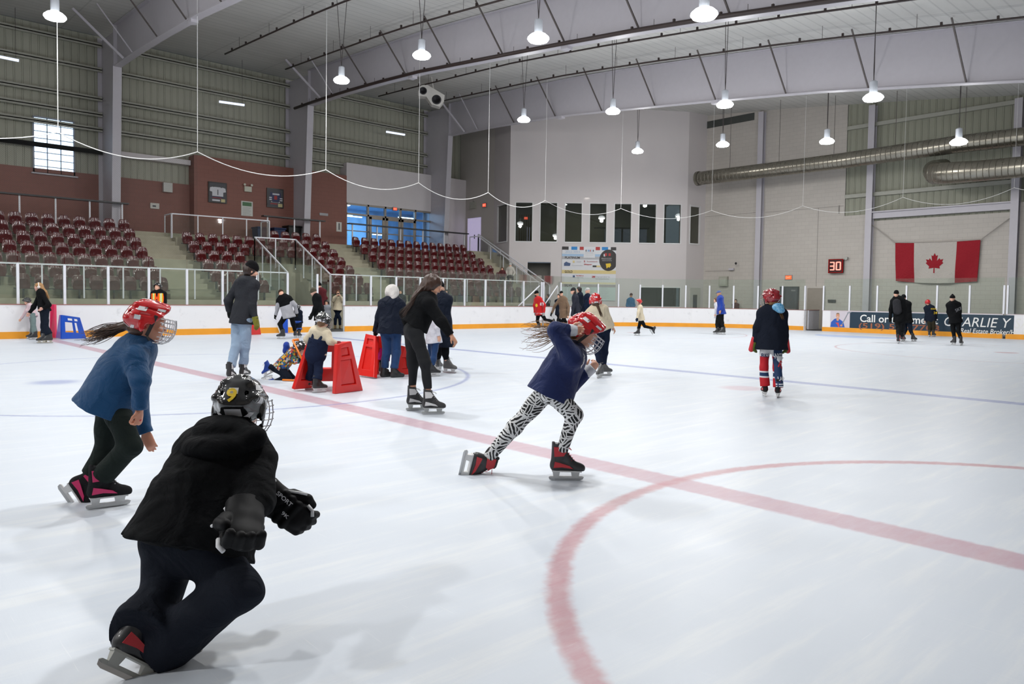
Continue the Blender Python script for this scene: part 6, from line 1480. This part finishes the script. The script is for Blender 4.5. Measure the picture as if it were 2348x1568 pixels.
# ---- 12 - 16 at the far boards
c=person('person in black and grey sweater bending forward on skates by the far boards',1.,foot=(662,776),H=(645,674),N=(650,683),P=(661,722),yaw=12,fy=-20,pitch=50,arms=[(637,703,.05,632,722,.05),(677,700,.05,680,718,.1)],knees=[(642,743,.05),(673,744,0)],feet=[(645,777,'g',290),(678,775,'g',20)],jk=GREYF,jr=1.0,hem=.10,tr=BLK,trr=.95,glove=GREENG,hat=('beanie',F('knit_brown',(.05,.028,.018))),seed=1,bodysc=1.05)
vx=Vox(V3(c['N'])-.5,V3(c['N'])+.3,.013); N_,P_=c['N'],c['P']; vx.cone(V3(N_-c['sp']*.06),V3(N_+(P_-N_)*.48),.205,.19,.05,(V3(c['fb']),.72),capb=True); vx.cone(V3(c['sh'][0]),V3(c['sh'][1]),.088,.088,.05); vx.cone(V3(c['sh'][0]),V3(c['el'][0]),.085,.075,.03,capb=True); vx.cone(V3(c['sh'][1]),V3(c['sh'][1]*.4+c['el'][1]*.6),.085,.078,.03,capb=True); vx.ell(V3(N_+Vector((0,0,.0))),c['I'],(.09,.10,.09),.03); voxobj('black_yoke',vx,BLK,c['root'],1)
m=MB(); o_=-c['lat']*.075
m.tube([c['P']-c['lat']*.16,c['kn'][0]+o_*1.1,c['ank'][0]+o_*1.0],.028,6,r2=.02); m.build('white_leg_stripe',wht,c['root'],True)
c=person('small child in dark clothes with blue knee pads beside the black and grey sweater',.68,foot=(683,773),H=(682,706),N=(682,714),P=(684,737),yaw=30,fy=30,arms=[(676,724,0,678,731,.05),(691,724,0,692,731,.05)],knees=[(680,754,0),(687,754,0)],feet=[(679,772,'g',20),(687,774,'g',30)],jk=NAVY2,jr=1.2,tr=NAVY2,trr=1.3,hat=('helmet',BLKH),sk=.8)
m=MB()
for i in(0,1): m.lathe([(.02,-.03),(.085,-.02),(.085,.03),(.02,.04)],c['kn'][i],12)
m.lathe([(.04,-.06),(.15,-.05),(.15,.02),(.04,.03)],c['P'],14); m.build('blue_pads',simple('pad_blue',(.01,.08,.45),.4),c['root'],True)
c=person('person in black winter jacket and patterned knit hat by the far gate, facing left',1.0,foot=(730,779),H=(719,671),N=(726,680),P=(733,724),yaw=250,fy=262,pitch=20,arms=[(722,706,-.05,714,724,0),(738,704,.05,735,722,0)],knees=[(726,752,-.05),(737,752,.05)],feet=[(722,780,'g',260),(738,777,'g',280)],jk=BLK,jr=1.12,hem=.12,tr=BLK,trr=1.05,glove=GREENG,hat=('beanie',F('knit_camo',(.06,.055,.035),var=.5)),skin=simple('skin_pale',(.62,.36,.28),.5))
c=person('person in black and red jacket standing outside the far gate',1.05,foot=(738,755),H=(732,656),N=(735,665),P=(739,702),yaw=200,fy=200,arms=[(728,684,0,731,700,0),(748,684,0,746,700,0)],knees=[(736,728,0),(742,728,0)],feet=[(735,756,'g',200),(742,756,'g',200)],jk=F('jacket_black_red',(.10,.012,.018)),jr=1.1,tr=BLK,hat=('beanie',BLK),boots=('shoe',blkboot))
c=person('small child in grey camouflage snowsuit at the far gate',.72,foot=(750,757),H=(749,695),N=(749,703),P=(750,726),yaw=200,fy=200,arms=[(744,713,0,745,722,0),(756,713,0,755,722,0)],knees=[(747,742,0),(753,742,0)],feet=[(747,757,'g',200),(753,757,'g',200)],jk=F('snowsuit_camo',(.26,.27,.30),var=.7),jr=1.25,tr=F('snowsuit_camo',(.26,.27,.30)),trr=1.3,hat=('helmet',BLKH,False))
c=person('woman in cream top and jeans in the far gate, hands raised to her face',.97,foot=(773,754),H=(775,671),N=(775,681),P=(774,709),yaw=182,fy=182,arms=[(786,690,-.1,780,678,-.12),(764,690,-.1,772,679,-.12)],knees=[(769,731,0),(779,731,0)],feet=[(768,754,'g',190),(780,754,'g',175)],jk=CREAM,jr=1.05,hem=.04,tr=NAVY,trr=1.0,boots=('shoe',simple('boot_tan',(.18,.12,.05),.6)),hair=((.12,.05,.02),'short'),curls=(1.2,1.2))
tag(MB().obox(c['wr'][0]*.5+c['wr'][1]*.5+Vector((0,0,.05))-FH*.04,RH*.04,FH*.006,Vector((0,0,.075))).build('mobile_phone',blk),'dark phone held up by the woman in the cream top','phone')
# ---- 17 guard in the orange vest
c=person('rink guard in orange safety vest and black helmet standing at the far boards',.98,foot=(364,779),H=(361,659),N=(363,669),P=(363,707),yaw=200,fy=205,pitch=5,arms=[(378,692,0,377,708,.02),(348,692,0,349,707,.02)],knees=[(358,741,0),(369,741,0)],feet=[(357,780,'g',200),(370,779,'g',170)],jk=BLK,jr=1.0,hem=.1,tr=BLK,hat=('helmet',BLKH,False),hair=((.03,.02,.015),'short',(0,-1,0),.1,10,.05,True))
vm=D.materials.new('vest_orange'); t=NT(vm); X,Y,Z=t.xyz(); l_=t.m('ADD',t.m('MULTIPLY',X,RH.x),t.m('MULTIPLY',Y,RH.y)); b1=t.m('LESS_THAN',t.m('ABSOLUTE',t.m('SUBTRACT',t.m('ABSOLUTE',l_),.10)),.035); b2=t.m('LESS_THAN',t.m('ABSOLUTE',t.m('SUBTRACT',Z,.98)),.05); core=t.m('LESS_THAN',t.m('ABSOLUTE',t.m('SUBTRACT',t.m('ABSOLUTE',l_),.10)),.012)
t.bsdf(t.mix(core,t.mix(t.m('MAXIMUM',b1,b2),(.85,.10,.01),(.72,.62,.02)),(.6,.62,.6)),.5,0,.3,emis=(1,.2,.02),estr=.0)
vx=Vox(V3(c['P'])-.4,V3(c['N'])+.3,.012); vx.cone(V3(c['N']-c['sp']*.05),V3(c['P']-c['sp']*.06),.20,.19,.04,(V3(c['fb']),.78),capa=True,capb=True)
for s in(-1,1): vx.cone(V3(c['N']+c['lat']*s*.09-c['sp']*.02),V3(c['N']+c['lat']*s*.12-c['sp']*.15),.075,.075,.03)
vx.cone(V3(c['N']+c['fb']*.16),V3(c['P']+c['fb']*.18+c['sp']*.06),.055,.04,.0,op='s'); voxobj('safety_vest',vx,vm,c['root'],1)
# ---- 18, 19 left
c=person('woman in black sweater and navy trousers with white headphones and long blonde hair',.95,foot=(103,786),H=(88,658),N=(93,669),P=(102,712),yaw=262,fy=268,pitch=5,arms=[(112,699,-.05,99,706,-.05),(78,703,-.02,68,717,.0)],knees=[(105,750,-.03),(100,750,.03)],feet=[(109,787,'g',265),(98,787,'g',265)],jk=BLK,jr=.98,hem=.02,tr=NAVY2,trr=1.08,cuff=.09,hair=((.38,.20,.07),'long',(.62,-.78,0),.36,46,.06,False),skin=simple('skin_pink',(.62,.34,.27),.5),boots=('skate',blkboot,simple('holder_cream',(.5,.46,.38),.4),lacew),curls=(.4,1.))
q=c['q']; m=MB(); m.tube([q(-.01,.088*math.cos(a),.02+.105*math.sin(a)) for a in [PI*i/10 for i in range(11)]],.014,8)
for s in(-1,1): m.lathe([(.01,0),(.038,.005),(.038,.03),(.01,.035)],q(-.005,s*.085,-.005),16,c['s']*s)
m.build('headphones',simple('headphone_white',(.68,.62,.58),.4),c['root'],True)
c=person('small child in pink top, sage trousers and black bike helmet leaning forward',.70,foot=(74,777),H=(63,692),N=(67,700),P=(75,722),yaw=262,fy=262,pitch=35,arms=[(61,712,-.05,48,731,-.02),(58,713,.05,52,728,.02)],knees=[(77,748,-.05),(75,748,.05)],feet=[(77,779,'g',265),(71,777,'g',265)],jk=PINK,jr=1.05,tr=SAGE,trr=1.2,cuff=.085,hat=('helmet',BLKH,False,None),sk=.8)
# ---- 20 - 27 middle distance
c=person('bearded man in red hockey jersey numbered 83 and black knit hat pushing off',1.02,foot=(1233,756),H=(1230,674),N=(1233,684),P=(1238,718),yaw=225,fy=262,pitch=10,arms=[(1249,700,-.1,1247,717,-.02),(1225,700,.05,1227,717,0)],knees=[(1250,733,-.0),(1232,735,0)],feet=[(1264,746,.5,(.75,-.6,.2),(.6,.75,0)),(1233,756,'g',260)],jk=RED,jr=1.12,hem=.08,tr=BLK,glove=F('glove_white_black',(.35,.35,.35),var=.7),hat=('beanie',BLK),skin=SKIN2)
decal(kid(c['root'],'jacket'),c['root'],wht,onD(1242,697,c['dep']),RH,(0,0,1),-FH,.16,.13,txt='83',bold=.02,depthlim=1)
decal(kid(c['root'],'jacket'),c['root'],wht,onD(1239,719,c['dep']),RH,(0,0,1),-FH,.34,.05,poly=[(0,0),(1,0),(1,1),(0,1)],name='white_band',sub=3)
decal(kid(c['root'],'jacket'),c['root'],yellow,onD(1230,700,c['dep']),RH,(0,0,1),-FH,.10,.16,poly=[(0,.3),(.5,0),(1,.3),(.9,.8),(.5,1),(.1,.8)],name='crest',sub=2)
m=MB(); q=c['q']; m.lathe([(.01,-.05),(.05,-.03),(.06,.0),(.05,.03)],q(.04,0,-.07),12,c['up']); m.build('beard',hairmat((.02,.012,.01)),c['root'],True)
c=person('man in brown coat, green scarf and black cap beside the man in the red jersey',1.02,foot=(1292,755),H=(1287,673),N=(1290,684),P=(1293,722),yaw=205,fy=200,pitch=5,arms=[(1304,706,-.1,1303,724,-.1),(1273,700,0,1265,718,0)],knees=[(1288,738,0),(1297,738,0)],feet=[(1287,755,'g',210),(1298,754,'g',200)],jk=BROWN,jr=1.12,hem=.14,tr=BLK,glove=[None,GREENG],hat=('cap',BLK),boots=('skate',blkboot,whiteholder,lacew))
m=MB(); m.lathe([(.05,-.10),(.13,-.08),(.12,.02),(.06,.05)],c['N'],14); m.build('green_scarf',F('scarf_green',(.08,.11,.09)),c['root'],True)
c=person('smaller person in dark clothes half hidden behind the man in the brown coat',.92,foot=(1281,750),H=(1281,679),N=(1281,688),P=(1281,718),yaw=205,fy=205,arms=[(1288,703,0,1287,716,0),(1276,703,0,1277,716,0)],knees=[(1279,734,0),(1284,734,0)],feet=[(1279,751,'g',210),(1284,750,'g',200)],jk=NAVY2,tr=BLK,hair=((.05,.03,.02),'short'))
c=person('woman in charcoal jacket and grey knit hat with long dark hair facing left',.98,foot=(1322,770),H=(1314,668),N=(1319,680),P=(1322,724),yaw=262,fy=268,pitch=5,arms=[(1314,706,-.05,1311,725,-.05),(1330,706,.05,1326,722,0)],knees=[(1320,746,0),(1326,746,0)],feet=[(1318,771,'g',260),(1327,770,'g',260)],jk=F('jacket_slate',(.028,.030,.042)),jr=1.1,hem=.14,tr=JEANB,hat=('beanie',F('knit_grey',(.035,.036,.038))),hair=((.03,.012,.008),'long',(.2,-1,0),.36,30,.06,True))
c=person('man in dark navy jacket behind the woman in the grey knit hat',1.03,foot=(1331,766),H=(1327,664),N=(1330,675),P=(1332,718),yaw=262,fy=268,arms=[(1327,700,-.05,1326,716,0),(1338,700,0,1337,716,0)],knees=[(1329,742,0),(1335,742,0)],feet=[(1328,767,'g',260),(1336,766,'g',260)],jk=NAVY2,jr=1.08,tr=BLK,hair=((.015,.01,.008),'short'))
c=person('man in navy jacket with yellow collar and dark and white cap',1.02,foot=(1348,769),H=(1347,667),N=(1347,679),P=(1348,720),yaw=240,fy=250,pitch=12,arms=[(1340,702,0,1342,718,0),(1356,702,0,1354,718,0)],knees=[(1344,744,0),(1352,744,0)],feet=[(1344,769,'g',240),(1352,769,'g',240)],jk=NAVY,jr=1.1,hem=.12,tr=BLK,hat=('cap',F('cap_white_black',(.45,.45,.45),var=.4)))
m=MB(); m.lathe([(.06,-.05),(.115,-.03),(.10,.02),(.07,.03)],c['N'],14); m.build('yellow_collar',F('fabric_lime_yellow',(.65,.62,.03)),c['root'],True)
c=person('girl in cream sweater, navy trousers and red helmet seen from behind, brown ponytail',.86,foot=(1381,864),H=(1365,691),N=(1368,707),P=(1380,755),yaw=-12,fy=-8,pitch=5,hs=.96,arms=[(1345,722,.05,1350,742,.10),(1394,732,-.02,1404,749,0)],knees=[(1371,808,0),(1386,808,.0)],feet=[(1375,866,'g',200),(1388,861,'g',60)],jk=CREAM,jr=1.12,waist=1.08,hem=.03,tr=NAVY,trr=1.05,hat=('helmet',REDH,False),hair=((.075,.035,.015),'tail',(.35,-.9,-.2),.26,34,.05,True),boots=('skate',greyboot,whiteholder,lacew),arm_r=1.15)
c=person('child in cream jacket, black trousers and red helmet skating to the left',.84,foot=(1461,769),H=(1465,693),N=(1467,702),P=(1470,733),yaw=262,fy=265,pitch=8,arms=[(1463,718,-.1,1461,730,-.05),(1470,718,.05,1465,730,0)],knees=[(1478,748,-.05),(1465,751,.05)],feet=[(1492,761,.2,(.55,-.8,.1),(.8,.55,0)),(1461,769,'g',262)],jk=CREAM,jr=1.05,hem=.04,tr=BLK,glove=NAVY,hat=('helmet',REDH,True,None))
c=person('person in mid blue jacket standing outside the glass near the low dark window',.98,foot=(1446,744),H=(1447,678),N=(1446,686),P=(1446,714),yaw=195,fy=200,arms=[(1455,700,-.05,1452,708,-.1),(1437,700,-.05,1440,709,-.1)],knees=[(1443,732,0),(1449,732,0)],feet=[(1443,744,'g',190),(1449,744,'g',190)],jk=BLUEJ,jr=1.15,tr=BLK,hat=('beanie',F('knit_dark_red',(.06,.02,.02))),boots=('shoe',blkboot),skin=SKIN2)
c=person('coach in royal blue hooded sweatshirt and blue cap skating near the end boards',1.06,foot=(1653,766),H=(1648,673),N=(1651,682),P=(1654,719),yaw=265,fy=268,pitch=12,arms=[(1655,700,-.05,1652,712,-.05),(1658,700,.1,1655,712,0)],knees=[(1651,742,0),(1656,742,0)],feet=[(1648,766,'g',262),(1656,767,'g',262)],jk=ROYAL,jr=1.08,hem=.02,tr=BLK,hood=True,hat=('cap',F('cap_blue_white',(.08,.12,.26),var=.7)),boots=('skate',blkboot,whiteholder,lacew),skin=SKIN2)
c=person('child in white top with brown hair just behind the coach in royal blue',.80,foot=(1644,763),D0=31.6,H=(1641,688),N=(1643,696),P=(1645,724),yaw=250,fy=250,arms=[(1641,708,-.1,1640,720,-.02),(1650,708,0,1649,720,0)],knees=[(1643,744,0),(1648,744,0)],feet=[(1642,766,'g',262),(1649,765,'g',262)],jk=WHITE,tr=BLK,hair=((.12,.05,.02),'long',(.3,-1,0),.2,20,.04,False))
c=person('child in maroon clothes outside the glass at the end of the rink',.86,foot=(1687,747),H=(1687,690),N=(1687,697),P=(1687,718),yaw=190,fy=190,arms=[(1693,708,0,1692,716,0),(1681,708,0,1682,716,0)],knees=[(1685,734,0),(1690,734,0)],feet=[(1685,747,'g',190),(1690,747,'g',190)],jk=MAROON,jr=1.1,tr=BLK,hair=((.08,.03,.015),'short'),boots=('shoe',blkboot))
c=person('small child in maroon just visible over the end boards',.70,foot=(1745,749),H=(1745,702),N=(1745,708),P=(1745,726),yaw=190,fy=190,arms=[(1750,718,0,1749,724,0),(1740,718,0,1741,724,0)],knees=[(1743,738,0),(1748,738,0)],feet=[(1743,749,'g',190),(1748,749,'g',190)],jk=MAROON,jr=1.1,tr=BLK,hair=((.08,.03,.015),'short'),boots=('shoe',blkboot))
# ---- 32 girl with the hockey trousers
hp_=D.materials.new('hockey_trousers_print'); t=NT(hp_); X,Y,Z=t.xyz(); l_=t.m('ADD',t.m('MULTIPLY',X,RH.x),t.m('MULTIPLY',Y,RH.y))
CR=(.42,.010,.018); CW=(.66,.66,.68); CN=(.012,.035,.10)
zn=t.m('DIVIDE',Z,.80)
left=t.ramp(zn,[(0,CR),(.34,CW),(.37,CN),(.43,CW),(.46,CR),(.72,CW),(.86,CR)],'CONSTANT')
right=t.ramp(zn,[(0,CR),(.19,CW),(.215,CN),(.235,CW),(.255,CN),(.74,CW),(.74,CN)],'CONSTANT')
dg=t.m('GREATER_THAN',t.m('ADD',Z,t.m('MULTIPLY',l_,1.25)),.58); up_=t.m('LESS_THAN',Z,.59)
right2=t.mix(t.m('MULTIPLY',dg,up_),right,CW)
seam=t.m('LESS_THAN',t.m('ABSOLUTE',t.m('SUBTRACT',l_,.028)),.008)
t.bsdf(t.mix(seam,t.mix(t.m('GREATER_THAN',l_,0.),left,right2),CN),.7,0,.3)
c=person('girl in dark hooded sweatshirt and red, white and navy hockey trousers',.86,tlen=-.02,foot=(1768,909),H=(1768,686),N=(1770,712),P=(1768,790),yaw=-8,fy=-35,pitch=0,arms=[(1738,752,-.02,1731,784,.02),(1797,752,-.02,1800,787,.02)],knees=[(1751,842,0),(1783,842,0)],feet=[(1752,908,'g',-12),(1784,911,'g',8)],
  jk=F('sweatshirt_blue_black',(.010,.013,.022)),jr=1.18,waist=1.18,hem=.08,tr=hp_,trr=.98,cuff=.078,hood=True,glove=[F('glove_lime_black',(.06,.09,.01),var=.9),F('glove_lime_black',(.06,.09,.01))],gl_s=1.15,hat=('helmet',DREDH,True,None),hs=1.0,hair=((.20,.12,.03),'tail',(.32,-.9,-.25),.26,30,.04,True),boots=('skate',F('boot_leather_dark',(.022,.022,.024)),whiteholder,lacew,redacc),arm_r=1.2,sk=.85,seed=9,flat=.74)
o=kid(c['root'],'trousers'); dp=c['dep']
decal(o,c['root'],wht,onD(1781,815,dp),RH,(0,0,1),-FH,.125,.08,txt='NYTC',bold=.02); decal(o,c['root'],CRM:=simple('print_red2',(.42,.01,.02),.6),onD(1784,834,dp),(RH+Vector((0,0,-.5))),(0,0,1),-FH,.07,.10,txt='R',bold=.03)
decal(o,c['root'],wht,onD(1782,865,dp),RH,(0,0,1),-FH,.105,.055,txt='LAD',bold=.02); decal(o,c['root'],simple('print_navy2',(.012,.03,.09),.6),onD(1752,814,dp),RH,(0,0,1),-FH,.10,.055,txt='RKS',bold=.02)
vx=Vox(V3(c['N'])-.25,V3(c['N'])+.3,.007); vx.ell(V3(onD(1784,704,dp-.14)),(V3(RH),V3(FH),(0,0,1)),(.085,.05,.06),.02); vx.ell(V3(onD(1790,712,dp-.16)),(V3(RH),V3(FH),(0,0,1)),(.06,.04,.04),.03)
bm_=D.materials.new('tie_dye_blue'); t=NT(bm_); t.bsdf(t.ramp(t.noise(26,detail=3,dist=2),[(.3,(.02,.12,.32)),(.5,(.10,.36,.60)),(.7,(.45,.60,.72))]),.6); voxobj('blue_bandana',vx,bm_,c['root'],1)
m=MB(); 
for i,w in enumerate(c['wr']):
    vx=Vox(V3(w)-.2,V3(w)+.2,.006); dd_=RH*(1 if i else -1); vx.cone(V3(w-c['hp'][i][0]*.05+dd_*.02),V3(w+c['hp'][i][0]*.11+dd_*.03),.040,.038,.02,(V3(RF),1.0)); voxobj('red_glove_back',vx,redacc,c['root'],1)
# ---- 33 - 36 right
c=person('tall person in black with a backpack and black knit hat skating away at the right',1.06,foot=(2063,786),H=(2055,675),N=(2058,685),P=(2064,732),yaw=14,fy=-5,arms=[(2043,709,0,2041,730,.02),(2075,710,0,2074,728,0)],knees=[(2060,757,0),(2068,757,0)],feet=[(2060,788,'g',10),(2069,783,'g',20)],jk=BLK,jr=1.1,hem=.08,tr=BLK,glove=GREENG,hat=('beanie',BLK),boots=('skate',blkboot,whiteholder,lacew,redacc))
vx=Vox(V3(c['P'])-.3,V3(c['N'])+.3,.014); bb_=-c['fb']; vx.cone(V3(c['N']+bb_*.17-c['sp']*.12),V3(c['N']+bb_*.18-c['sp']*.40),.13,.14,.05,(V3(c['fb']),.6)); voxobj('backpack',vx,F('backpack_grey',(.03,.03,.034)),c['root'],1)
c=person('person in black hooded jacket leaning beside the tall skater with the backpack',.98,foot=(2084,782),H=(2072,684),N=(2074,694),P=(2079,734),yaw=20,fy=10,arms=[(2067,712,0,2068,728,0),(2086,713,0,2084,730,.1)],knees=[(2076,756,0),(2088,757,0)],feet=[(2072,782,'g',20),(2095,783,'g',40)],jk=BLK,jr=1.08,tr=NAVY2,hat=('beanie',BLK),hood=True)
c=person('child in black jacket with yellow lettering and red helmet skating away at the right',.90,foot=(2135,771),H=(2127,694),N=(2130,703),P=(2135,733),yaw=15,fy=-15,pitch=5,arms=[(2124,718,0,2121,736,0),(2146,717,0,2147,730,.1)],knees=[(2132,751,0),(2141,751,0)],feet=[(2131,772,'g',10),(2141,772,'g',30)],jk=NAVY2,jr=1.15,tr=OLIVE,trr=1.15,hat=('helmet',REDH,False,None))
decal(kid(c['root'],'jacket'),c['root'],yellow,onD(2137,708,c['dep']),RH,(0,0,1),-FH,.26,.06,txt='KODIAK',bold=.02); decal(kid(c['root'],'jacket'),c['root'],yellow,onD(2140,717,c['dep']),RH,(0,0,1),-FH,.14,.11,txt='24',bold=.03)
c=person('person in black hooded sweatshirt with pale print standing at far right on skates',.99,foot=(2195,791),H=(2184,685),N=(2186,695),P=(2191,737),yaw=8,fy=10,arms=[(2175,715,0,2178,728,.2),(2200,715,0,2202,728,.2)],knees=[(2186,760,0),(2198,760,0)],feet=[(2186,791,'g',-30),(2204,792,'g',15)],jk=BLK,jr=1.08,hem=.05,tr=BLK,trr=.95,hood=True,hat=('beanie',F('knit_black',(.008,.008,.009)),True))
decal(kid(c['root'],'jacket'),c['root'],simple('print_pale_grey',(.22,.22,.24),.6),onD(2191,709,c['dep']),RH+Vector((0,0,.6)),(0,0,1),-FH,.20,.10,txt='SK8',shear=.2)
# ---- spectators behind the glass and on the stand
for (u,v,k,lab,jm,hr) in ((919,750,.98,'spectator in dark grey behind the glass, left of the long haired woman',CHAR,(.03,.02,.015)),(1025,750,.98,'spectator with bushy black hair behind the glass, right of the long haired woman',MAROON,(.01,.008,.006))):
    person(lab,k,foot=(u,v),H=(u,v-82*k),N=(u,v-73*k),P=(u,v-47*k),yaw=190,fy=200,arms=[(u+10,v-60,0,u+8,v-48,0),(u-10,v-60,0,u-8,v-48,0)],knees=[(u-4,v-26,0),(u+4,v-26,0)],feet=[(u-4,v,'g',190),(u+4,v,'g',190)],jk=jm,jr=1.1,tr=BLK,hair=(hr,'short') if u<1000 else (hr,'long',(0,-.4,-1),.10,40,.16,False),boots=('shoe',blkboot))
for (u,v,lab,jm,k,hh) in ((1170,609,'spectator in pale plaid coat seated at the right end of the stand',F('plaid_pale',(.42,.40,.36),var=.6),.95,('beanie',F('hat_white_black',(.4,.4,.38),var=.8))),(1152,617,'child in maroon seated at the right end of the stand beside the plaid coat',MAROON,.75,None)):
    d_=depth(onY(u,v,17.0)); s_=FPX/d_*k
    person(lab,k,foot=(u,v+.95*s_),D0=d_,z0=1.56,H=(u,v),N=(u,v+.14*s_),P=(u,v+.6*s_),yaw=195,fy=200,arms=[(u+.25*s_,v+.4*s_,-.1,u+.15*s_,v+.6*s_,-.2),(u-.25*s_,v+.4*s_,-.1,u-.15*s_,v+.6*s_,-.2)],knees=[(u-.12*s_,v+.62*s_,-.25),(u+.12*s_,v+.62*s_,-.25)],feet=[(u-.12*s_,v+1.05*s_,-.35,195),(u+.12*s_,v+1.05*s_,-.35,195)],jk=jm,jr=1.15,tr=BLK,hat=hh,hair=((.10,.04,.02),'short') if hh is None else None,boots=('shoe',blkboot))
# ============================================================ skating frames
def aid(name,label,mat,panels,bar=None,dark=None):
    """panels: lists of (bl,br,tr,tl) world points, thickness, holes"""
    c=panels[0][0][0]; r=empty(name,Vector((c.x,c.y,0)),label,'skating aid','skating aids')
    for (bl,br,tr_,tl),th,holes,recess in panels:
        m=MB(); n=((br-bl).cross(tl-bl)).normalized()*th/2
        Q=lambda x,y:(bl*(1-x)+br*x)*(1-y)+(tl*(1-x)+tr_*x)*y
        xs=sorted({0,1}|{h[0] for h in holes}|{h[2] for h in holes}); ys=sorted({0,1}|{h[1] for h in holes}|{h[3] for h in holes})
        for i in range(len(xs)-1):
            for j in range(len(ys)-1):
                cx=(xs[i]+xs[i+1])/2;cy_=(ys[j]+ys[j+1])/2; ins=any(h[0]<cx<h[2] and h[1]<cy_<h[3] for h in holes)
                if ins and not recess: continue
                k=.3 if ins else 1
                a=[Q(xs[i],ys[j]),Q(xs[i+1],ys[j]),Q(xs[i+1],ys[j+1]),Q(xs[i],ys[j+1])]
                m.add([p-n*k for p in a]+[p+n*k for p in a],[(3,2,1,0),(4,5,6,7),(0,1,5,4),(1,2,6,5),(2,3,7,6),(3,0,4,7)])
        o=m.build('panel',mat,r)
        me=o.data; bm=bmesh.new(); bm.from_mesh(me); bmesh.ops.remove_doubles(bm,verts=bm.verts,dist=1e-4)
        dup=[f for f in bm.faces if not f.is_valid]; bm.to_mesh(me); bm.free()
        b=o.modifiers.new('b','BEVEL'); b.width=.012; b.segments=2; b.limit_method='ANGLE'; b.angle_limit=.6
    return r
redp=simple('frame_red_plastic',(.66,.012,.008),.30,coat=.3,var=.05); bluep=simple('frame_blue_plastic',(.005,.075,.50),.32,coat=.3,var=.05); magp=simple('frame_magenta_plastic',(.55,.01,.07),.35); purp=simple('frame_purple_side',(.045,.02,.10),.4)
def zpt(u,v,dp): return onD(u,v,dp)
# red frame nearest: right panel, cross panel, left panel
b1=onZ(765,903,.0);b2=onZ(829,895,.0); d1=depth(b1)
R_=[ (b1,b2,onD(802,782,d1+.12),onD(770,789,d1+.02)) ]
l1=onZ(671,892,.03); l2=onZ(712,888,.03); d2=depth(l1)
aid('skating_frame','red plastic skating frame that the small child in the cream jacket leans on',redp,[
  (R_[0],.07,[(.22,.16,.80,.66),(.28,.74,.74,.90)],True),
  ((l1,l2,onD(716,787,d2+.1),onD(704,791,d2)),.07,[(.28,.2,.74,.64)],True),
  ((onD(712,884,d1+.92),onD(790,884,d1+.92),onD(797,784,d1+.5),onD(709,786,d1+.5)),.05,[(.30,.0,.70,.12),(.34,.42,.60,.80)],False),
  ((onZ(712,888,.03),onZ(713,884,.03),onD(712,786,d1+.5),onD(708,789,d2+.1)),.05,[],False)])
a1=onZ(821,860,.02);a2=onZ(861,866,.02); d3=depth(a1)
g1=onZ(909,860,.02);g2=onZ(945,858,.02); d4=depth(g1)
aid('skating_frame','red plastic skating frame in front of the adult in the navy puffer coat',redp,[
  ((a1,a2,onD(865,771,d3-.05),onD(842,766,d3+.1)),.07,[(.22,.16,.76,.70),(.24,.76,.8,.90)],True),
  ((g1,g2,onD(929,795,d4+.1),onD(918,792,d4+.1)),.07,[(.3,.2,.72,.6)],True),
  ((onD(862,862,d3+.35),onD(915,860,d4+.2),onD(920,776,d4+.2),onD(866,770,d3+.3)),.05,[(.14,0,.82,.7)],False)])
p1=onZ(141,777,.02);p2=onZ(198,776,.02); d5=depth(p1)
aid('skating_frame','blue plastic skating frame standing against the far boards at left',bluep,[
  ((p1,p2,onD(183,728,d5+.15),onD(141,722,d5+.05)),.05,[(.17,.28,.52,.72),(.64,.27,.74,.72),(.32,.80,.55,.90),(.66,.80,.82,.90)],False),
  ((onZ(130,775,.02),onZ(141,777,.02),onD(141,722,d5+.05),onD(138,722,d5+.3)),.05,[],False)])
p1=onZ(116,774,.02); d6=depth(p1)
aid('skating_frame','magenta plastic skating frame behind the blonde woman at left',magp,[((p1,onZ(128.5,775,.02),onD(127.5,698,d6),onD(117,698,d6)),.06,[],False)])
p1=onZ(652,763,.02); d7=depth(p1)
aid('skating_frame','blue plastic skating frame behind the person in the black and grey sweater',bluep,[((onZ(648,763,.02),onZ(660.5,763,.02),onD(660,712,d7),onD(646,704,d7)),.06,[],False)])
p1=onZ(583,768,.02); d8=depth(p1)
aid('skating_frame','red skating frame mostly hidden behind the man in jeans',redp,[((onZ(570,768,.02),onZ(598,767,.02),onD(590,722,d8),onD(572,722,d8)),.06,[],False)])
# cup on the boards
p=onY(337,698,12.68); p.z=1.005; r=empty('paper_cup',p,'red and white paper cup on top of the far boards beside the guard','cup'); MB().lathe([(.028,0),(.04,.11)],p,14).build('cup',simple('cup_red',(.45,.04,.04),.6),r); MB().lathe([(.043,.11),(.041,.125),(.03,.13)],p,14).build('lid',wht,r)
# dark smudge in the ice paint
